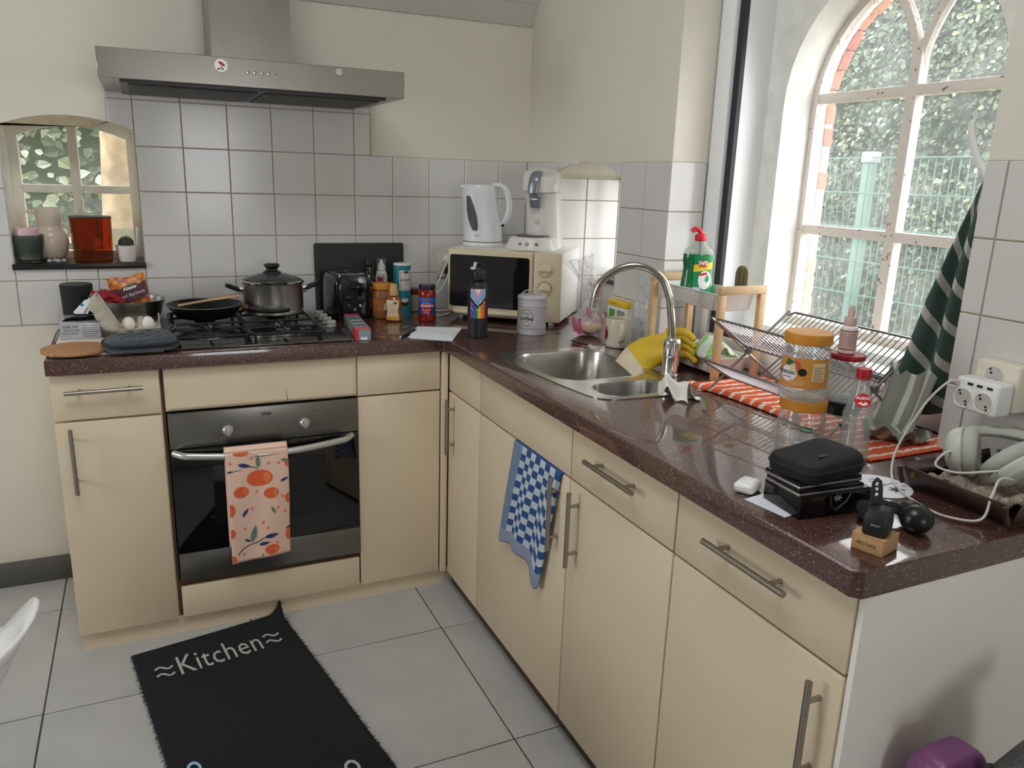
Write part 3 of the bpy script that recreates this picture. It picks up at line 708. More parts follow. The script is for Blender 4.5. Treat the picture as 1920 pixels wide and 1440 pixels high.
# hob
hb = wthing('gas_hob', 'four-burner gas hob with black pan supports set in the worktop', 'hob', (-1.2, -0.33, ZT))
hobm = mat('hob_steel', rgb(120, 118, 114), 0.22, 1.0, noise=0.08, nscale=20)
bm = B(); bx(bm, -1.490, -0.908, -0.590, -0.065, ZT+0.0005, ZT+0.009, bev=0.004); obj('top_plate', bm, hobm, hb)
bm = B(); bx(bm, -1.472, -0.985, -0.566, -0.085, ZT+0.0092, ZT+0.0105, bev=0.001); obj('black_surface', bm, mat('hob_black_enamel', rgb(34, 32, 31), 0.16), hb)
for x, y, r in ((-1.353, -0.425, 0.046), (-1.115, -0.455, 0.026), (-1.349, -0.205, 0.034), (-1.105, -0.195, 0.036)):
    bm = B(); lathe(bm, [(r*1.5, ZT+0.0108), (r*1.5, ZT+0.0118), (r*1.25, ZT+0.013), (r, ZT+0.013), (r, ZT+0.021), (0, ZT+0.021)], 28, (x, y)); bb = obj('burner', bm, steel, hb)
    bm = B(); lathe(bm, rounded([(0, ZT+0.021), (r*1.02, ZT+0.0212), (r*1.02, ZT+0.026), (r*0.9, ZT+0.028), (0, ZT+0.0285)], 2, 0.002), 28, (x, y)); obj('burner_cap', bm, mat('burner_enamel', rgb(30, 30, 31), 0.35), bb)
grm = mat('cast_iron_black', rgb(20, 20, 21), 0.42)
for x0, x1, bs in ((-1.466, -1.236, ((-1.353, -0.425), (-1.349, -0.205))), (-1.230, -0.998, ((-1.115, -0.455), (-1.105, -0.195)))):
    bm = B(); z = ZT+0.034; rect = rrect(x0, x1, -0.560, -0.092, 0.02, 4)
    tube(bm, [(a, b, z) for a, b in rect], 0.0048, 8, closed=True)
    tube(bm, [(x0, -0.325, z), (x1, -0.325, z)], 0.0045, 8)
    for cx, cy in bs:
        for dx, dy in ((-1, 0), (1, 0), (0, -1), (0, 1)):
            ex = x0 if dx < 0 else x1 if dx > 0 else cx; ey = cy if dy == 0 else (-0.560 if cy < -0.33 else -0.325) if dy < 0 else (-0.325 if cy < -0.33 else -0.092)
            tube(bm, [(cx+dx*0.022, cy+dy*0.022, z+0.003), (cx+dx*0.045, cy+dy*0.045, z+0.003), (ex, ey, z)], 0.0042, 8)
    for a in (x0+0.012, x1-0.012):
        for b in (-0.548, -0.104): cyl(bm, (a, b, ZT+0.0106), (a, b, z), 0.005, seg=8)
    obj('pan_support', bm, grm, hb)
for k in range(4):
    y = -0.150-0.071*k; bm = B(); lathe(bm, rounded([(0, ZT+0.0095), (0.019, ZT+0.0095), (0.018, ZT+0.017), (0, ZT+0.018)], 2, 0.002), 20, (-0.934, y)); bx(bm, -0.950, -0.918, y-0.008, y+0.008, ZT+0.016, ZT+0.034, bev=0.004)
    obj('knob', bm, mat('grey_hob_knob', rgb(168, 166, 160), 0.4, 0.2), hb)

# cooker hood
hd = wthing('cooker_hood', 'stainless steel wall-mounted cooker hood with chimney above the hob', 'cooker hood', (-1.15, -0.25, 1.76))
hoodm = mat('hood_steel', rgb(150, 146, 140), 0.30, 1.0, noise=0.05, nscale=8)
n_, L_, b_ = nodes_of(hoodm)
bm = B(); bx(bm, -1.607, -0.70, -0.50, -0.001, 1.760, 1.842, bev=0.0015, seg=1); cn = obj('canopy', bm, hoodm, hd)
bm = B(); bx(bm, -1.552, -0.755, -0.470, -0.012, 1.7525, 1.7605); obj('filter_surround', bm, mat('hood_underside', rgb(62, 60, 58), 0.35, 0.8), hd)
for k in range(2):
    bm = B(); x0 = -1.53+0.39*k; bx(bm, x0, x0+0.37, -0.44, -0.06, 1.748, 1.7525, bev=0.002); obj('grease_filter', bm, mat('filter_mesh', rgb(84, 82, 78), 0.5, 0.8, bump=0.5, bscale=300), hd)
bm = B()
lo = [(-1.277, -0.27), (-1.024, -0.27), (-1.024, -0.001), (-1.277, -0.001)]
A = [bm.verts.new((x, y, 1.8425)) for x, y in lo]; C = [bm.verts.new((x, y, 2.112-y*1.7258)) for x, y in lo]
for i in range(4): bm.faces.new((A[i], A[(i+1) % 4], C[(i+1) % 4], C[i]))
bm.faces.new(A[::-1]); bm.faces.new(C); obj('chimney', bm, hoodm, hd, smooth=0)
for x in (-1.193, -1.173, -1.152, -1.132):
    bm = B(); cyl(bm, (x, -0.50, 1.8035), (x, -0.506, 1.8035), 0.0058, seg=16); cyl(bm, (x, -0.506, 1.8035), (x, -0.508, 1.8035), 0.0058, 0.0035, seg=16); obj('button', bm, chrome, hd)
bm = B(); cyl(bm, (-1.112, -0.5, 1.804), (-1.112, -0.5008, 1.804), 0.002, seg=8); obj('indicator_lamp', bm, blackp, hd)
bm = B(); cyl(bm, (-1.272, -0.5005, 1.816), (-1.272, -0.505, 1.816), 0.0195, 0.0185, 28)
mg = tag(obj('fridge_magnet', bm, whitepl), 'round white magnet with a small red flower on the cooker hood', 'magnet')
redm = mat('red_print', rgb(176, 46, 52), 0.6)
for px_, py_, r_2 in ((-1.271, 1.822, 0.005), (-1.265, 1.818, 0.004), (-1.276, 1.825, 0.0035)): flat_poly('flower_print', circ(px_, py_, r_2, 10), lambda X, Y: (X, -0.5053, Y), redm, mg)
for pts in ([(-1.271, 1.816), (-1.269, 1.816), (-1.273, 1.803), (-1.2745, 1.803)], leafshape(-1.279, 1.807, 0.011, 0.002, 0.9), leafshape(-1.268, 1.807, 0.009, 0.002, 2.2)): flat_poly('stem_print', pts, lambda X, Y: (X, -0.5054, Y), inkm, mg)
bm = B(); cyl(bm, (-0.917, -0.5005, 1.826), (-0.917, -0.506, 1.826), 0.0115, 0.0105, 24)
tag(obj('fridge_magnet', bm, mat('grey_magnet', rgb(176, 176, 178), 0.4)), 'small plain grey round magnet on the cooker hood', 'magnet')
# ================================================================== things on the small window sill
SZ = 1.1785
clear = glassmat('clear_glass', (0.97, 0.985, 0.98), alpha=0.12, rough=0.02)
smoke = glassmat('smoked_green_glass', (0.60, 0.70, 0.65), alpha=0.12, dirtcol=(0.25, 0.32, 0.28), rough=0.06)
ceram = mat('cream_ceramic', rgb(232, 220, 204), 0.16)
# candle in ribbed smoky glass
t = thing('candle_jar', 'pink candle in ribbed smoky green glass on the slate sill', 'candle', (-1.892, 0.042, SZ)); t.scale = (0.93, 0.93, 1.0)
bm = B(); prof = [(0.0, 0.0), (0.034, 0.0), (0.040, 0.004), (0.048, 0.030), (0.054, 0.060), (0.056, 0.096), (0.053, 0.096), (0.050, 0.060), (0.044, 0.032), (0.034, 0.010), (0, 0.010)]
lathe(bm, prof, 48)
for v in bm.verts:
    r = math.hypot(v.co.x, v.co.y)
    if r > 0.045: a = math.atan2(v.co.y, v.co.x); k = 1+0.018*(1 if int((a+PI)/(2*PI)*48+0.5) % 2 else -1); v.co.x *= k; v.co.y *= k
obj('glass', bm, smoke, t)
bm = B()
for k in range(14):      # chevron ribs of the glass
    a0 = face_angle(-1.892, 0.042)-0.9+0.13*k
    tube(bm, [((0.0495+0.0065*min(1, z/0.09))*math.cos(a0+d), (0.0495+0.0065*min(1, z/0.09))*math.sin(a0+d), z) for z, d in ((0.03, 0), (0.046, 0.06), (0.062, 0), (0.078, 0.06), (0.092, 0))], 0.0012, 4)
obj('rib', bm, smoke, t)
bm = B(); lathe(bm, rounded([(0, 0.011), (0.037, 0.012), (0.040, 0.04), (0.040, 0.116), (0.036, 0.119), (0, 0.119)], 3, 0.004), 32); obj('wax', bm, mat('pink_wax', rgb(222, 186, 190), 0.5), t)
# cream jug
t = thing('jug', 'cream ceramic jug with round belly and loop handle on the sill', 'jug', (-1.829, 0.132, SZ)); t.scale = (0.9, 0.84, 1.0)
bm = B(); prof = smooth_path([(0.034, 0, 0.0), (0.05, 0, 0.012), (0.064, 0, 0.05), (0.062, 0, 0.085), (0.046, 0, 0.112), (0.044, 0, 0.13), (0.050, 0, 0.185)], 5)
P = [(0, 0)]+[(p.x, p.z) for p in prof]; P += [(r-0.004, z) for r, z in P[::-1][:12]]; lathe(bm, P, 36); obj('body', bm, ceram, t)
bm = B(); tube(bm, smooth_path([(-0.043, -0.012, 0.165), (-0.075, -0.02, 0.172), (-0.092, -0.026, 0.145), (-0.082, -0.022, 0.105), (-0.055, -0.012, 0.09)], 5), 0.0068, 10, flat=(1.4, 0.8)); obj('handle', bm, ceram, t)
# small shells
shell = mat('grey_shell', rgb(170, 168, 160), 0.5, noise=0.35, nscale=90)
for k, (x, y, r) in enumerate(((-1.829, 0.020, .0085), (-1.814, 0.026, .0085), (-1.802, 0.014, .0085), (-1.786, 0.022, .0085))):
    bm = B(); bmesh.ops.create_icosphere(bm, subdivisions=2, radius=r)
    for v in bm.verts: v.co.z *= 0.85; v.co.x *= 1+0.12*math.sin(k+v.co.y*300)
    o = obj('pebble', bm, shell); zmin = min(v.co.z for v in o.data.vertices); tag(o, 'small round speckled pebble lying between candle and amber jar', 'pebble', 'pebbles on the sill', (x, y, SZ-zmin))
# amber jar with dark lid
amber = glassmat('amber_glass', (0.72, 0.35, 0.14), alpha=0.05, dirtcol=(0.6, 0.18, 0.03), rough=0.03)
t = thing('amber_jar', 'octagonal amber glass jar with dark lid on the sill', 'jar', (-1.694, 0.052, SZ), 0.12)
def octa(w, d, c): return [(w-c, -d), (w, -d+c), (w, d-c), (w-c, d), (-w+c, d), (-w, d-c), (-w, -d+c), (-w+c, -d)]
bm = B(); rings = []
for s, z in ((0.90, 0), (0.93, 0.004), (1.0, 0.155), (0.93, 0.155), (0.86, 0.014)): rings.append([bm.verts.new((x*s, y*s, z)) for x, y in octa(0.066, 0.052, 0.02)])
for A, C in zip(rings, rings[1:]):
    for i in range(8): bm.faces.new((A[i], A[(i+1) % 8], C[(i+1) % 8], C[i]))
bm.faces.new(rings[0][::-1]); bm.faces.new(rings[-1]); obj('glass', bm, amber, t, smooth=0)
bm = B(); A = [bm.verts.new((x*1.01, y*1.01, 0.1555)) for x, y in octa(0.066, 0.052, 0.02)]; C = [bm.verts.new((x*1.01, y*1.01, 0.160)) for x, y in octa(0.066, 0.052, 0.02)]
for i in range(8): bm.faces.new((A[i], A[(i+1) % 8], C[(i+1) % 8], C[i]))
bm.faces.new(A[::-1]); bm.faces.new(C); obj('lid', bm, mat('dark_brown_lid', rgb(36, 28, 26), 0.4), t, smooth=0)
# glass bud vase on the jar
bm = B(); P = [(0, 0.002), (0.030, 0.0), (0.038, 0.004), (0.036, 0.016), (0.022, 0.034), (0.012, 0.050), (0.0095, 0.07), (0.011, 0.10), (0.0165, 0.125), (0.015, 0.125), (0.0095, 0.10), (0.008, 0.07), (0.010, 0.05), (0, 0.03)]
lathe(bm, P, 28); tag(obj('bud_vase', bm, clear), 'clear glass bud vase with narrow neck standing on the amber jar', 'vase', loc=(-1.692, 0.052, SZ+0.1602))
# tall cream vase behind
bm = B(); P = [(0, 0), (0.028, 0), (0.030, 0.004), (0.040, 0.165), (0.0375, 0.165), (0.027, 0.012), (0, 0.01)]
lathe(bm, P, 28); tag(obj('beaker', bm, ceram), 'plain cream ceramic beaker standing between jug and amber jar', 'beaker', loc=(-1.724, 0.150, SZ))
# cactus in white pot
t = thing('potted_cactus', 'small round cactus in a white pot on the sill', 'cactus', (-1.584, 0.045, SZ))
bm = B(); lathe(bm, [(0, 0), (0.028, 0), (0.0295, 0.003), (0.0365, 0.058), (0.0335, 0.058), (0.031, 0.045), (0, 0.045)], 30); obj('pot', bm, mat('matt_white_pot', rgb(226, 218, 214), 0.6), t)
cact = mat('dark_cactus', rgb(52, 60, 46), 0.7)
bm = B(); prof = [(0.0245*math.sin(PI*i/12*0.93+0.15), 0.066-0.023*math.cos(PI*i/12*0.93+0.15)) for i in range(13)]; prof[-1] = (0, prof[-1][1])
lathe(bm, [(0, 0.045), (0.012, 0.046)]+prof, 32)
for v in bm.verts:
    a = math.atan2(v.co.y, v.co.x); k = 1+0.07*math.cos(a*12); v.co.x *= k; v.co.y *= k
obj('plant', bm, cact, t)
bm = B(); rnd = random.Random(2)
for i in range(130):
    a = rnd.uniform(0, 2*PI); ph = rnd.uniform(0.1, 2.4); n = Vector((math.sin(ph)*math.cos(a), math.sin(ph)*math.sin(a), math.cos(ph))); p = Vector((0, 0, 0.066))+n*0.0235
    cyl(bm, p, p+n*0.005, 0.0007, 0.0001, 3, cap=False)
obj('spines', bm, mat('pale_spines', rgb(206, 200, 176), 0.6), t)['kind'] = 'stuff'
# drinking glass behind the cactus
bm = B(); lathe(bm, [(0, 0.004), (0, 0), (0.040, 0), (0.051, 0.112), (0.0495, 0.112), (0.038, 0.006), (0, 0.006)][1:], 30); tag(obj('drinking_glass', bm, clear), 'clear drinking glass behind the potted cactus on the sill', 'glass', loc=(-1.588, 0.136, SZ))

# ================================================================== left end of the worktop
W0 = ZT+0.0004
matm = mat('white_tray', rgb(224, 216, 200), 0.6, noise=0.05, nscale=30)
bm = B(); bx(bm, -1.800, -1.494, -0.582, -0.02, W0, W0+0.004, bev=0.0015); tag(obj('counter_mat', bm, matm), 'off-white flat tray mat on the worktop left of the hob', 'mat')
W1 = W0+0.0045
# cork trivet
bm = B(); lathe(bm, rounded([(0, 0), (0.092, 0), (0.092, 0.011), (0, 0.011)], 3, 0.004), 44); corkm = mat('cork', rgb(178, 132, 92), 0.85, noise=0.25, nscale=120, bump=0.4, bscale=160)
tag(obj('cork_trivet', bm, corkm), 'round cork trivet at the front left corner of the worktop', 'trivet', loc=(-1.737, -0.528, W1))
# speaker
t = thing('smart_speaker', 'black cylindrical speaker behind the silver glove box', 'speaker', (-1.748, -0.105, W1))
bm = B(); lathe(bm, rounded([(0, 0), (0.046, 0), (0.0505, 0.14), (0.0505, 0.146), (0, 0.146)], 3, 0.004), 40); obj('body', bm, mat('speaker_fabric', rgb(30, 31, 33), 0.8, bump=0.3, bscale=500), t)
bm = B(); lathe(bm, [(0, 0.1475), (0.046, 0.1475), (0.0465, 0.146)], 40); obj('top_plate', bm, mat('dark_grey_top', rgb(64, 64, 66), 0.5), t)
# glove box
t = thing('glove_box', 'silver cardboard box of disposable gloves behind the cork trivet', 'box', (-1.731, -0.263, W1))
silv = mat('silver_card', rgb(186, 190, 198), 0.35, 0.35)
bm = B(); bx(bm, -0.058, 0.058, -0.082, 0.082, 0, 0.052, bev=0.0012); obj('carton', bm, silv, t)
FB = lambda X, Y: (X, -0.0826, 0.026+Y)
for s, y, sz in (('ONE SIZE', 0.014, 0.0105), ('100 GLOVES', 0.003, 0.0085), ('DISPOSABLE', -0.007, 0.0075), ('- - - - - -', -0.016, 0.006)): letter('lettering', s, sz, lambda X, Y, y=y: FB(X-0.049, Y+y), mat('grey_ink', rgb(82, 86, 94), 0.6), t, align='LEFT')
for k in range(6): flat_poly('text_line', [(0.006, 0.017-0.007*k), (0.05-0.004*(k % 3), 0.017-0.007*k), (0.05-0.004*(k % 3), 0.0185-0.007*k), (0.006, 0.0185-0.007*k)], FB, MATS['grey_ink'], t)
flat_poly('opening', [(x, y) for x, y in circ(-0.004, 0.005, 0.026, 24, 0.05)], lambda X, Y: (X, Y, 0.0524), mat('pale_slot', rgb(120, 126, 132), 0.5), t)
# watch lying on the box
t = thing('smart_watch', 'black watch lying on the silver glove box', 'watch', (-1.728, -0.30, W1+0.0526), 0.1)
bm = B(); bx(bm, -0.022, 0.022, -0.018, 0.018, 0.010, 0.020, bev=0.005, seg=3); obj('case', bm, blackp, t)
bm = B(); bx(bm, -0.018, 0.018, -0.0145, 0.0145, 0.0195, 0.0206, bev=0.0004); obj('screen', bm, mat('watch_glass', rgb(12, 13, 15), 0.08), t)
bm = B(); tube(bm, smooth_path([(-0.020, 0, 0.014), (-0.034, 0, 0.010), (-0.050, 0.006, 0.003), (-0.040, 0.012, 0.0025), (0.02, 0.012, 0.003), (0.034, 0.004, 0.006), (0.030, 0, 0.013), (0.020, 0, 0.015)], 4), 0.008, 8, flat=(1, 0.18)); obj('strap', bm, blackm, t)
# paper luggage tag leaning above it
t = thing('luggage_tag', 'white paper strip tag with blue emblem propped against the black speaker', 'tag', (-1.716, -0.218, W1+0.0545), rot=(-0.42, 0, 0))
pts = [(-0.036, 0.004), (-0.012, 0.0), (0.002, 0.006), (0.018, 0.043), (0.014, 0.052), (0.028, 0.079), (0.020, 0.084), (0.006, 0.057), (-0.006, 0.052), (-0.040, 0.014)]
bm = B(); plate(bm, [pts], 0, 0.0007, XZ); obj('card', bm, paperm, t)
TG = lambda X, Y: (X, -0.0004, Y)
flat_poly('emblem', circ(-0.013, 0.037, 0.0055, 18), TG, mat('blue_print', rgb(40, 130, 170), 0.6), t)
letter('lettering', 'HOLD LUGG', 0.0095, lambda X, Y: TG(0.003+X*0.48-Y*0.87, 0.026+X*0.87+Y*0.48), inkm, t, bold=0.0004)
letter('lettering', 'EIN', 0.009, lambda X, Y: TG(0.016+X*0.48-Y*0.87, 0.066+X*0.87+Y*0.48), inkm, t, bold=0.0005)
# mixing bowl
bm = B(); prof = smooth_path([(0.038, 0, 0), (0.062, 0, 0.010), (0.084, 0, 0.036), (0.099, 0, 0.078), (0.104, 0, 0.094)], 5); P = [(0, 0)]+[(p.x, p.z) for p in prof]+[(0.106, 0.095), (0.103, 0.0955)]+[(p.x-0.0015, p.z+0.001) for p in prof[::-1]]+[(0, 0.0015)]
lathe(bm, P, 48); tag(obj('mixing_bowl', bm, steel), 'brushed steel mixing bowl with a bag of apricots in it', 'bowl', loc=(-1.574, -0.140, W1))
# bag of dried apricots standing in the bowl
t = thing('apricot_bag', 'orange and purple bag of dried apricots standing in the steel bowl', 'bag', (-1.572, -0.142, W1+0.052), rot=(-0.16, -0.16, 0.05))
bag_o = mat('apricot_print', rgb(206, 112, 40), 0.35)
n_, L_, b_ = nodes_of(bag_o)
tc = n_.new('ShaderNodeTexCoord'); vo = n_.new('ShaderNodeTexVoronoi'); vo.inputs['Scale'].default_value = 55; L_.new(tc.outputs['Object'], vo.inputs['Vector'])
rp = n_.new('ShaderNodeValToRGB'); L_.new(vo.outputs['Distance'], rp.inputs[0]); rp.color_ramp.elements[0].color = rgb(238, 166, 66); rp.color_ramp.elements[1].color = rgb(150, 58, 22); rp.color_ramp.elements[1].position = 0.75; L_.new(rp.outputs[0], b_.inputs['Base Color'])
def bagf(s): return lambda u, v: ((u-0.5)*0.122*(1-0.07*v*(1-v)), s*(0.014*math.sin(PI*u)**0.6*math.sin(PI*min(1, v*1.05+0.02))**0.7+0.0004), 0.122*v+0.004*math.sin(u*9))
def bag_y(u, v): return -(0.014*math.sin(PI*u)**0.6*math.sin(PI*min(1, v*1.05+0.02))**0.7)-0.0012
bm = B(); grid(bm, bagf(-1), 16, 14); grid(bm, bagf(1), 16, 14); bmesh.ops.remove_doubles(bm, verts=bm.verts, dist=0.0012); obj('pouch', bm, bag_o, t)
def onbag(X, Y): u = X/0.122+0.5; v = Y/0.122; return (X, bag_y(min(max(u, 0), 1), min(max(v, 0), 1)), Y)
purp = mat('purple_print', rgb(88, 40, 58), 0.4)
bm = B(); grid(bm, lambda u, v: onbag(-0.058+0.116*u, 0.036+0.014*u+0.050*v-0.012*math.sin(PI*u)), 14, 6); obj('purple_band', bm, purp, t)
bm = B(); grid(bm, lambda u, v: tuple(Vector(onbag(-0.022+0.050*u, 0.068+0.008*u+0.018*v))+Vector((0, -0.0006, 0))), 8, 3); obj('brand_panel', bm, mat('dark_green_print', rgb(30, 52, 40), 0.5), t)
letter('lettering', 'Alesto', 0.017, lambda X, Y: tuple(Vector(onbag(0.003+X, 0.081+X*0.16+Y))+Vector((0, -0.0012, 0))), whiteink, t, bold=0.0004)
letter('lettering', 'Dried Apricots', 0.0155, lambda X, Y: tuple(Vector(onbag(0.0+X, 0.057+X*0.16+Y))+Vector((0, -0.0012, 0))), whiteink, t)
# red mesh bag lying over the bowl rim
bm = B(); bmesh.ops.create_icosphere(bm, subdivisions=4, radius=1)
for v in bm.verts:
    c = v.co; k = 1+0.16*math.sin(c.x*5+c.z*4)+0.12*math.sin(c.y*9+c.x*7)
    v.co = Vector((c.x*0.050*k, c.y*0.028*k, c.z*0.017*k-0.10*max(0, c.x)*0.12))
redn = mat('red_net', rgb(150, 24, 36), 0.6, noise=0.3, nscale=120, bump=0.6, bscale=180)
tag(obj('net_bag', bm, redn), 'crumpled red net bag resting on the steel bowl', 'net bag', loc=(-1.642, -0.190, W1+0.112), rot=(0, 0.28, 0.1))
# egg carton: tray with two eggs, lid folded open to the left
pulp = mat('egg_carton_pulp', rgb(188, 182, 168), 0.9, noise=0.08, nscale=40, bump=0.4, bscale=120)
t = thing('egg_carton', 'open grey pulp egg carton in front of the steel bowl', 'egg carton', (-1.557, -0.345, W1+0.001))
bm = B()
def tray(u, v):
    x = -0.062+0.124*u; y = -0.052+0.104*v; e = min(u, 1-u, v, 1-v)
    z = 0.036-0.026*(0.5+0.5*math.cos(2*PI*(u*2-0.5)))*(0.5+0.5*math.cos(2*PI*(v*2-0.5))); 
    return (x, y, z if e > 0.001 else 0.034)
grid(bm, tray, 24, 20); tr = obj('tray', bm, pulp, t); solidify(tr, 0.0025, -1)
bm = B(); bx(bm, -0.060, 0.060, -0.050, 0.050, 0.0, 0.032)
for v in bm.verts:
    if v.co.z < 0.01: v.co.x *= 0.86; v.co.y *= 0.86
obj('cup_walls', bm, pulp, t)
bm = B(); cyl(bm, (0.003, -0.03, 0.024), (0.003, -0.03, 0.070), 0.014, 0.007, 12); obj('divider_cone', bm, pulp, t)
bm = B(); bx(bm, 0.056, 0.0605, -0.02, 0.02, 0.030, 0.072, bev=0.001)
obj('closing_tab', bm, pulp, t)
bm = B()
def lidf(u, v):
    x = 0.124*u; y = -0.052+0.104*v; e = min(u, 1-u, v, 1-v); return (x, y, 0.040*min(1, e*7)**0.6*(1-0.12*math.sin(2*PI*u*2)**2))
grid(bm, lidf, 20, 16); ld = obj('lid', bm, pulp, t); solidify(ld, 0.0025, -1); ld.location = (-0.060, 0, 0.034); ld.rotation_euler = (0, -PI+PI/2.9, 0)
eggm = mat('white_egg', rgb(236, 230, 222), 0.5)
for k, (x, y) in enumerate(((-1.5905, -0.372), (-1.5335, -0.372))):
    bm = B(); bmesh.ops.create_uvsphere(bm, u_segments=24, v_segments=16, radius=0.0205)
    for v in bm.verts: v.co.z *= 1.22 if v.co.z > 0 else 1.05
    tag(obj('egg', bm, eggm), 'white egg sitting in the open grey egg carton', 'egg', 'eggs in the carton', (x, y, W1+0.0455))
# oven mitt
t = thing('oven_mitt', 'folded dark grey quilted oven mitt between cork trivet and hob', 'oven mitt', (-1.559, -0.528, W1+0.0055), 0.06)
mittm = mat('grey_quilted_cloth', rgb(58, 66, 74), 0.85, noise=0.15, nscale=60, bump=0.25, bscale=220, sheen=0.2)
loop = [(p.x, p.y) for p in smooth_path([(-0.098, -0.052, 0), (-0.06, -0.094, 0), (0.03, -0.096, 0), (0.086, -0.084, 0), (0.106, -0.04, 0), (0.104, 0.03, 0), (0.072, 0.082, 0), (-0.01, 0.085, 0), (-0.075, 0.055, 0), (-0.102, 0.01, 0)], 5, True)]
def mitt_layer(name, z0, h, quilt):
    bm = B(); n = len(loop); cen = (0.0, 0.0); K = 14; rings = []
    for k in range(K+1):
        s = 1-k/K; ring = []
        for x, y in loop:
            X, Y = x*s, y*s; e = 1-s
            z = z0+h*min(1, e*6)**0.5
            if quilt: z += quilt*(abs(math.sin((X+Y*0.9)*PI/0.052))*abs(math.sin((X-Y*0.9)*PI/0.052)))**0.5*min(1, e*5)-quilt*0.5+0.018*(X+0.1)*min(1, e*6)
            ring.append(bm.verts.new((X, Y, z)))
        rings.append(ring)
    for A, C in zip(rings, rings[1:]):
        for i in range(n): bm.faces.new((A[i], A[(i+1) % n], C[(i+1) % n], C[i]))
    bot = [bm.verts.new((x, y, z0-0.004)) for x, y in loop]
    for i in range(n): bm.faces.new((bot[i], bot[(i+1) % n], rings[0][(i+1) % n], rings[0][i]))
    bm.faces.new(bot[::-1]); bmesh.ops.remove_doubles(bm, verts=bm.verts, dist=1e-5); return obj(name, bm, mittm, t, smooth=70)
mitt_layer('lower_layer', 0.005, 0.012, 0); mitt_layer('upper_layer', 0.021, 0.012, 0.010)
bm = B(); tube(bm, [(x, y, 0.0195) for x, y in loop], 0.0042, 8, closed=True); obj('binding', bm, mat('dark_binding', rgb(38, 44, 50), 0.8), t)
bm = B(); tube(bm, smooth_path([(0.085, 0.06, 0.036), (0.098, 0.10, 0.040), (0.115, 0.122, 0.036), (0.108, 0.09, 0.034), (0.094, 0.055, 0.033)], 4), 0.0028, 6); obj('hanging_loop', bm, mittm, t)
# thin black cable behind the box
bm = B(); tube(bm, smooth_path([(-1.798, -0.10, W0+0.003), (-1.806, -0.22, W0+0.012), (-1.8085, -0.32, W0+0.008), (-1.809, -0.43, W0+0.003), (-1.8085, -0.50, W0+0.003)], 6), 0.0022, 6); tag(obj('power_cable', bm, blackp), 'thin black power cable running along the left worktop edge', 'cable')

# ================================================================== on the hob
GZ = ZT+0.034+0.0075
t = thing('frying_pan', 'black non-stick frying pan on the rear left burner', 'frying pan', (-1.345, -0.225, GZ+0.0005))
panm = mat('nonstick_black', rgb(26, 25, 25), 0.32)
bm = B(); lathe(bm, [(0, 0), (0.090, 0), (0.098, 0.004), (0.127, 0.044), (0.1285, 0.0455), (0.126, 0.0455), (0.096, 0.007), (0.088, 0.003), (0, 0.0025)], 48); obj('pan_body', bm, panm, t)
bm = B(); tube(bm, [(0.1285*math.cos(2*PI*i/48), 0.1285*math.sin(2*PI*i/48), 0.0455) for i in range(48)], 0.0012, 5, closed=True); obj('rim', bm, steel, t)
bm = B(); tube(bm, smooth_path([(0.118, -0.040, 0.030), (0.135, -0.048, 0.034), (0.17, -0.066, 0.026), (0.22, -0.090, 0.024), (0.27, -0.110, 0.030)], 5), lambda s: 0.007+0.004*s, 10, flat=(1.3, 0.75)); hn = obj('handle', bm, blackp, t)
bm = B(); cyl(bm, (0.120, -0.041, 0.031), (0.140, -0.051, 0.033), 0.0105, seg=12); obj('copper_collar', bm, mat('copper', rgb(176, 120, 96), 0.35, 1.0), hn)
bm = B()
pts = [(-0.092, -0.085, 0.0515), (0.01, -0.052, 0.0512), (0.055, -0.042, 0.052), (0.105, -0.034, 0.0528)]
def spat(u, v):
    x = -0.092+0.20*u; w = (0.0095 if u < 0.45 else 0.0095+0.016*min(1, (u-0.45)*3)); y = -0.085+0.055*u; return (x+0.25*(v-0.5)*w*2*-0.3, y+(v-0.5)*2*w, 0.0525+0.022*u)
grid(bm, spat, 16, 4); o = obj('wooden_spatula', bm, mat('beech_wood', rgb(196, 160, 118), 0.6, noise=0.12, nscale=30)); solidify(o, 0.005, 1)
tag(o, 'light wooden spatula lying across the frying pan', 'spatula', loc=(-1.345, -0.225, GZ+0.0005))
# pot
t = thing('cooking_pot', 'stainless steel cooking pot with glass lid on the rear right burner', 'pot', (-1.108, -0.190, GZ+0.0005))
potm = mat('pot_steel', rgb(214, 210, 204), 0.30, 1.0, noise=0.12, nscale=10)
bm = B(); lathe(bm, [(0, 0), (0.100, 0), (0.1045, 0.004), (0.1045, 0.010), (0.102, 0.012), (0.107, 0.016), (0.108, 0.108), (0.1105, 0.112), (0.1065, 0.112), (0.104, 0.02), (0, 0.016)], 56); obj('body', bm, potm, t)
lidg = glassmat('lid_glass', (0.50, 0.52, 0.52), alpha=0.25, dirtcol=(0.32, 0.33, 0.33), rough=0.08)
bm = B(); lathe(bm, [(0.107, 0.117), (0.085, 0.128), (0.05, 0.138), (0.018, 0.142), (0, 0.142)], 48); ld = obj('lid', bm, lidg, t); solidify(ld, 0.003, 1)
bm = B(); lathe(bm, [(0.1035, 0.1125), (0.1115, 0.1125), (0.1125, 0.117), (0.107, 0.1205), (0.104, 0.119), (0.1035, 0.1125)], 56); obj('lid_rim', bm, chrome, ld)
bm = B(); lathe(bm, rounded([(0, 0.1435), (0.033, 0.1435), (0.031, 0.149), (0.019, 0.155), (0.021, 0.163), (0.028, 0.169), (0.0275, 0.176), (0.02, 0.179), (0, 0.179)], 3, 0.003), 32); obj('lid_knob', bm, blackp, ld)
